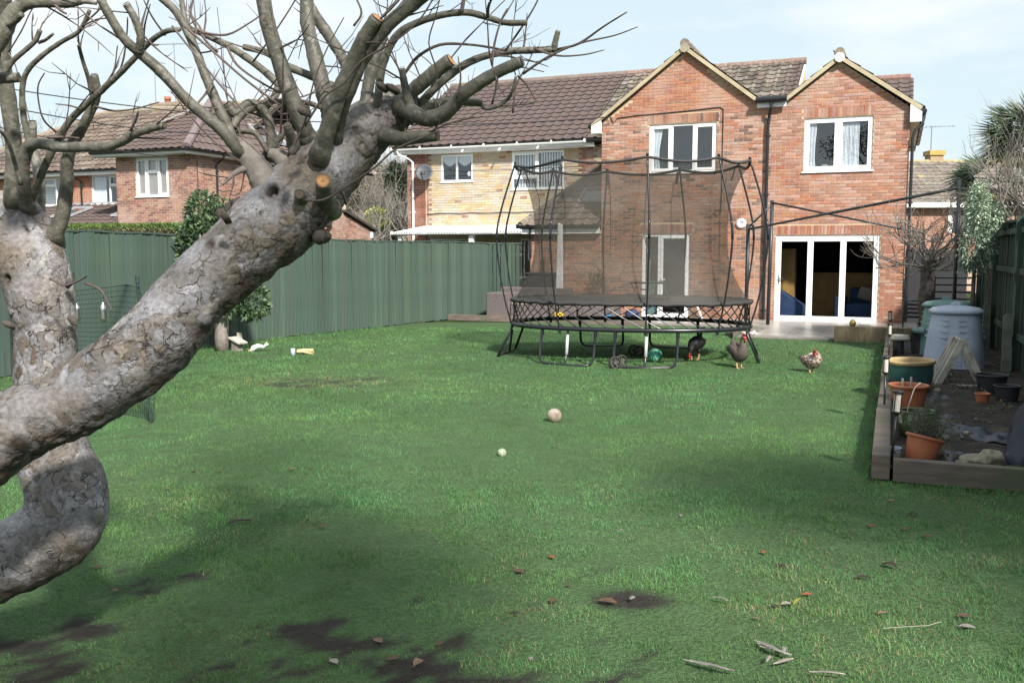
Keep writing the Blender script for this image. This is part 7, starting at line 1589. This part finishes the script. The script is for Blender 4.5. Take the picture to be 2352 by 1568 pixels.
# ================================================================ OVERHEAD CABLES
def wire(a, b, sag, lb, rd=.012):
    mb = MB(); pts = []
    for i in range(25): u = i/24; p = a.lerp(b, u); p = p-Vector((0, 0, sag*4*u*(1-u))); pts.append(p-a)
    mb.tube(pts, rd, 4); single('overhead_cable', mb, M['cable'], a, lb, 'cable', group='overhead cables between the houses')
e1 = L(-5.3, -.05, 5.02); ln = L(-18.7, 3.2, 4.62)
wire(P(-120, 180, 20), e1, .5, 'upper overhead cable running from the left edge to the gable wall'); wire(P(-120, 215, 18), P(560, 310, 26), .2, 'middle overhead cable dropping across the hipped roof'); wire(P(-120, 265, 20), L(-18.78, .3, 4.5), .12, 'lower overhead cable reaching the corner of the left house')
wire(L(-18.78, .9, 4.4), L(-6.9, 2.9, 4.1), .18, 'thin overhead cable crossing in front of the yellow house wall', .009)

# ================================================================ LEAVES, FEATHERS
def leaf_mesh(ln, w, curl, col, seed):
    rnd = random.Random(seed); mb = MB(); n = 6; vs = []
    for i in range(n+1):
        u = i/n; ww = w*math.sin(math.pi*min(1, u*.93+.05))*(1+.2*rnd.random()); z = curl*ln*(math.sin(u*math.pi)*.5+rnd.uniform(-.05, .05))
        vs += [(ln*(u-.5), -ww, z+curl*w*.9), (ln*(u-.5), 0, z), (ln*(u-.5), ww, z+curl*w*1.1)]
    fs = []
    for i in range(n): fs += [(3*i, 3*i+3, 3*i+4, 3*i+1), (3*i+1, 3*i+4, 3*i+5, 3*i+2)]
    mb.add(vs, fs, col); mb.tube([(-ln*.5, 0, 0), (-ln*.72, .004, .006)], .0016, 4, True, tuple(x*.7 for x in col)); return mb
BRN = (.16, .09, .06); ORG_ = (.42, .13, .05); DRK = (.055, .04, .035); TAN = (.30, .20, .14); GRN = (.22, .28, .10); PAL = (.42, .40, .36)
LV = [(671, 1085, TAN, .9, 'tan fallen leaf left of centre on the mid lawn'), (714, 1081, BRN, .7, 'small brown fallen leaf just right of the tan one'), (749, 1081, ORG_, .5, 'tiny orange leaf right of the small brown leaf'), (445, 1088, BRN, .9, 'brown leaf in the grass right of the netting'), (504, 1088, BRN, .8, 'brown leaf level with the netting foot, second from it'),
      (383, 1131, TAN, .8, 'tan leaf a little below the two brown ones at left'), (303, 1107, BRN, .7, 'brown leaf nearest the crooked trunk'), (741, 1218, BRN, 1.1, 'curled brown leaf in the left middle of the near lawn'), (1192, 1322, BRN, 1.3, 'ragged brown leaf low in the centre of the lawn'), (1267, 1289, ORG_, .9, 'bright orange leaf in the centre of the near lawn'),
      (1271, 1391, BRN, 1.0, 'folded brown leaf left of the bare earth scrape'), (1396, 1394, BRN, 1.6, 'big crumpled brown leaf standing on the earth scrape'), (1306, 1355, BRN, .6, 'small brown leaf above the folded one'), (868, 1483, TAN, 1.1, 'tan leaf on the mud low on the left'), (904, 1524, BRN, 1.1, 'brown leaf on the mud near the bottom edge'), (962, 1537, TAN, 1.1, 'pale brown leaf at the bottom edge on the mud'), (767, 1532, PAL, 1.0, 'pale leaf on the mud at bottom left'),
      (1013, 1490, BRN, .8, 'small brown leaf on the mud below centre'), (2001, 1216, BRN, 1.25, 'large curled brown leaf below the corner of the bed'), (2083, 1225, BRN, 1.1, 'dark red brown curled leaf right of the large one'), (2132, 1243, BRN, 1.0, 'rolled brown leaf, rightmost of the row below the bed'), (2048, 1157, TAN, 1.1, 'tan rolled leaf nearest the front bed timber'),
      (2097, 1190, DRK, 1.0, 'dark crumpled leaf between the tan and the red brown leaves'), (2044, 1310, DRK, 1.4, 'dark crumpled leaf cluster in the right shade'), (1979, 1337, DRK, 1.0, 'small dark leaf left of the dark cluster'), (1855, 1376, ORG_, .9, 'round orange leaf right of the lime green strip'), (1752, 1278, ORG_, .8, 'small orange leaf on the right of the lawn'), (1795, 1309, DRK, .8, 'dark leaf below the small orange leaf'),
      (1779, 1403, DRK, .9, 'dark leaf left of the pale torn leaf'), (1807, 1399, PAL, 1.0, 'pale torn leaf beside the lime green strip'), (1945, 1049, ORG_, .6, 'small orange leaf near the bed kerb, far right of the lawn'), (1758, 1010, BRN, .7, 'small brown leaf on the right mid lawn'), (1718, 1064, TAN, .7, 'tan leaf on the right mid lawn'), (1847, 1049, BRN, .8, 'brown leaf left of the small orange leaf near the kerb'),
      (1737, 1432, TAN, .6, 'faint tan leaf right of the single black and white feather'), (2215, 1428, BRN, 1.1, 'brown curled leaf in the deep right shade'), (2222, 1452, PAL, 1.2, 'cream torn leaf in the right shade below the brown one'), (2026, 1420, TAN, .8, 'small pinkish leaf in the shade below the dark leaves'), (1272, 1031, TAN, .7, 'small tan leaf below the worn ball'), (1183, 1417, DRK, .7, 'small dark leaf left of the folded brown leaf'),
      (265, 1366, TAN, .7, 'small tan leaf at far left below the trunk'), (225, 1313, BRN, 1.0, 'brown leaf under the crooked trunk'), (945, 1093, TAN, .6, 'tiny tan leaf left of the tennis ball'), (688, 1168, TAN, .6, 'tiny tan leaf in the shaded left lawn'), (1356, 857, TAN, .9, 'pale dry leaf beside the front trampoline foot'), (1253, 872, TAN, .7, 'pale dry leaf left of the trampoline foot'), (1990, 1337, DRK, .6, 'smallest dark leaf beside the dark cluster'), (1202, 885, TAN, .7, 'dry leaf on the grass left below the trampoline')]
for k, (x, y, c, s, lb) in enumerate(LV):
    g = G(x, y); mb = leaf_mesh(.056*s, .016*s, random.Random(k).uniform(.08, .38), vary(c, .1), k); single('fallen_leaf', mb, M['leaf_dry'], (g.x, g.y, .024), lb, 'leaf', random.Random(k+5).uniform(-1.2, 1.2), group='fallen leaves on the lawn')
def feather(x, y, ln, w, yaw, c1, c2, lb, curl=.15):
    g = G(x, y); mb = MB(); n = 10; vs = []; ln *= .78
    for i in range(n+1):
        u = i/n; q = ln*(u-.5); yy = curl*ln*(u-.5)**2*2; ww = 1.25*w*(math.sin(math.pi*min(1, .12+u*.85)))**.8; z = .01*math.sin(math.pi*u); base = [(q, yy-ww, z), (q, yy, z+.003), (q, yy+ww*.6, z)]
        vs += base
    fs = []
    for i in range(n): fs += [(3*i, 3*i+3, 3*i+4, 3*i+1), (3*i+1, 3*i+4, 3*i+5, 3*i+2)]
    mb.add(vs, fs, c1)
    for i in range(n+1):
        if i > n*.4: mb.c[3*i] = tuple(c2)+(1,)
    mb.tube([(-ln*.62, .1*curl*ln, 0.002), (ln*.4, 0, .006)], .0016, 4, True, (.7, .68, .62)); single('feather', mb, M['leaf_dry'], (g.x, g.y, .036), lb, 'feather', yaw, group='feathers on the lawn')
W1 = (.36, .35, .34); K1 = (.05, .05, .055)
feather(1657, 1393, .10, .009, -.75, W1, K1, 'single white feather with a dark tip, right of centre'); feather(1772, 1508, .21, .014, -1.02, W1, K1, 'longest feather of the bunch near the bottom right'); feather(1778, 1512, .19, .013, -.92, (.3, .3, .3), K1, 'dark barred feather lying on the longest one'); feather(1784, 1515, .16, .01, -.7, W1, (.3, .3, .3), 'thin pale feather in the bunch at the bottom right')
feather(1799, 1511, .09, .01, 1.35, W1, W1, 'short upright white feather right of the bunch'); feather(1803, 1538, .13, .012, .45, (.45, .42, .38), W1, 'greyish feather lying just below the bunch'); feather(1765, 1531, .07, .009, 1.1, W1, W1, 'small white feather below left of the bunch'); feather(1632, 1550, .24, .014, -.55, W1, K1, 'long curved dark tipped feather at the bottom edge'); feather(1905, 1567, .16, .008, -.2, W1, W1, 'thin white feather cut off by the bottom edge'); feather(1453, 1390, .04, .014, .6, W1, W1, 'fluffy white feather right of the crumpled leaf'); feather(1427, 1232, .035, .01, .1, W1, W1, 'tiny white feather in the centre right lawn')
for x, y, c, lb in ((506, 1235, W1, 'tiny white chip on the mud at left'), (1219, 1523, W1, 'white chip of shell near the bottom centre'), (1563, 1191, W1, 'white speck on the lawn right of centre')):
    g = G(x, y); mb = MB(); mb.blob((0, 0, .012), (.012, .009, .008), 10, 6, None, c, .3); single('shell_chip', mb, M['leaf_dry'], (g.x, g.y, .01), lb, 'chip')
g = G(1831, 1400); mb = leaf_mesh(.10, .008, .2, (.40, .42, .06), 3); single('grass_strip', mb, M['leaf_dry'], (g.x, g.y, .04), 'lime yellow strip of leaf lying on the right lawn', 'leaf', .9)
g = G(548, 1247-38+0); mb = MB(); mb.tube([(-.06, -.02, 0), (-.02, 0, .012), (.03, .012, .01), (.07, .03, .004)], .007, 6); single('stick', mb, M['bark_brown'], (g.x, g.y, .03), 'short dark stick on the shaded left lawn', 'stick')
g = G(2100, 1462); mb = MB(); mb.tube([(-.14, 0, 0), (-.04, -.006, .01), (.06, .002, .012), (.14, .05, .01)], .0015, 5); single('straw', mb, M['cushion'], (g.x, g.y, .04), 'thin pale straw in the right shade', 'straw')

# ================================================================ GRASS
def grass():
    g = np.random.default_rng(42); VV = []; FF = []; CC = []; off = 0
    for y0, y1, dens, wd, hh, seg in ((2.9, 4.6, 10500, .0027, .023, 2), (4.6, 6.6, 8500, .0031, .024, 2), (6.6, 9.5, 5600, .0042, .026, 1), (9.5, 14, 2300, .0070, .031, 1), (14, 20.5, 1000, .0115, .034, 1)):
        xl, xr = -.62*y1-.6, .60*y1+.4; n = int((xr-xl)*(y1-y0)*dens); x = g.uniform(xl, xr, n); y = g.uniform(y0, y1, n)
        s = (x-ORG.x)*ES.x+(y-ORG.y)*ES.y; t = (x-ORG.x)*ET.x+(y-ORG.y)*ET.y
        fs_ = np.interp(t, [-20, -13.8, -9.05, -3, -.4, 1], [-9.5, -9.62, -9.84, -8.9, -8.47, -7.5])
        k = ((s < 1.29) | (t < -15.48)) & (s > fs_) & (s < 2.95) & ~((t > -4.36) & (s > -1.6)) & (t < -2.18)
        cl = fbm(x*5.5, y*5.5, 31, 3); m = mudmask(x, y); keep = k & (g.random(n) > m*.9) & (g.random(n) < .55+.9*cl)
        x, y, cl, m, s, t = x[keep], y[keep], cl[keep], m[keep], s[keep], t[keep]; n = len(x)
        big = fbm(x*.55+2, y*.55, 77, 3); h = hh*(.30+1.55*cl)*(.72+.65*big)*g.uniform(.5, 1.35, n)*(1-.45*m)
        edge = np.exp(-np.abs(s-np.interp(t, [-20, -13.8, -9.05, -3, -.4, 1], [-9.5, -9.62, -9.84, -8.9, -8.47, -7.5]))/.12)+np.exp(-np.abs(s-1.29)/.05)*(t > -15.5); h = h*(1+1.0*edge)
        a = g.uniform(0, 2*np.pi, n); tilt = g.uniform(.2, 1.1, n)+.15*cl; dirx, diry = np.cos(a), np.sin(a)
        wa = a+np.pi/2+g.normal(0, .5, n); w = wd*g.uniform(.6, 1.2, n); wx, wy = np.cos(wa)*w/2, np.sin(wa)*w/2; z0 = np.full(n, .0)
        b0 = np.stack([x-wx, y-wy, z0], 1); b1 = np.stack([x+wx, y+wy, z0], 1)
        tx, ty, tz = x+dirx*h*np.sin(tilt)*1.15, y+diry*h*np.sin(tilt)*1.15, h*np.cos(tilt*.9)
        tp = np.stack([tx, ty, tz], 1); dry = (fbm(x*.8, y*.8, 55, 3)-.5)*2
        basec = np.array([.084, .215, .066]); yel = np.array([.175, .240, .072]); blue = np.array([.130, .275, .150]); strw = np.array([.38, .32, .19])
        q = g.random(n)[:, None]; c = basec*(1-q*.6)+np.where((g.random(n) < np.clip(.5-dry*1.1, .05, .95))[:, None], blue, yel)*q*.6
        pz = np.exp(-(((x+2.42)/1.1)**2+((y-12.0)/.55)**2))+.55*np.clip((fbm(x*1.3, y*1.3, 12, 3)-.52)*5, 0, 1)*np.clip((8-y)/3, 0, 1)
        isd = g.random(n) < (.006+.62*pz+.10*m); c = np.where(isd[:, None], strw*g.uniform(.5, 1.0, (n, 1)), c)*g.uniform(.8, 1.2, (n, 1)); c = c*(.9+.2*cl)[:, None]*np.clip(.10+1.1*fbm(x*1.1+7, y*.75, 91, 4)+.75*fbm(x*3.4, y*2.6, 93, 3), .5, 1.5)[:, None]
        if seg == 2:
            mid = np.stack([x+dirx*h*np.sin(tilt)*.45, y+diry*h*np.sin(tilt)*.45, h*.62], 1); wv = np.stack([wx, wy, z0], 1)*.8
            v = np.stack([b0, b1, mid+wv, mid-wv, tp], 1).reshape(-1, 3); i = np.arange(n)[:, None]*5+off
            f = np.concatenate([i+np.array([[0, 1, 2]]), i+np.array([[0, 2, 3]]), i+np.array([[3, 2, 4]])]); kk = 5
            cc = np.stack([c, c, c, c, c], 1).reshape(-1, 3)
        else:
            v = np.stack([b0, b1, tp], 1).reshape(-1, 3); i = np.arange(n)[:, None]*3+off; f = i+np.array([[0, 1, 2]]); cc = np.stack([c, c, c], 1).reshape(-1, 3)
        VV.append(v); FF.append(f); CC.append(cc); off += len(v)
    me = npmesh('grass', np.concatenate(VV), np.concatenate(FF), M['grass'], np.concatenate(CC)); o = bpy.data.objects.new('grass', me); link(o); tag(o, 'short green lawn grass with mossy, dry and worn patches', 'grass', kind='stuff')
    print('grass tris', sum(len(f) for f in FF))
grass()

for o in list(bpy.data.objects):
    for k in ('_s', '_t'):
        if k in o: del o[k]
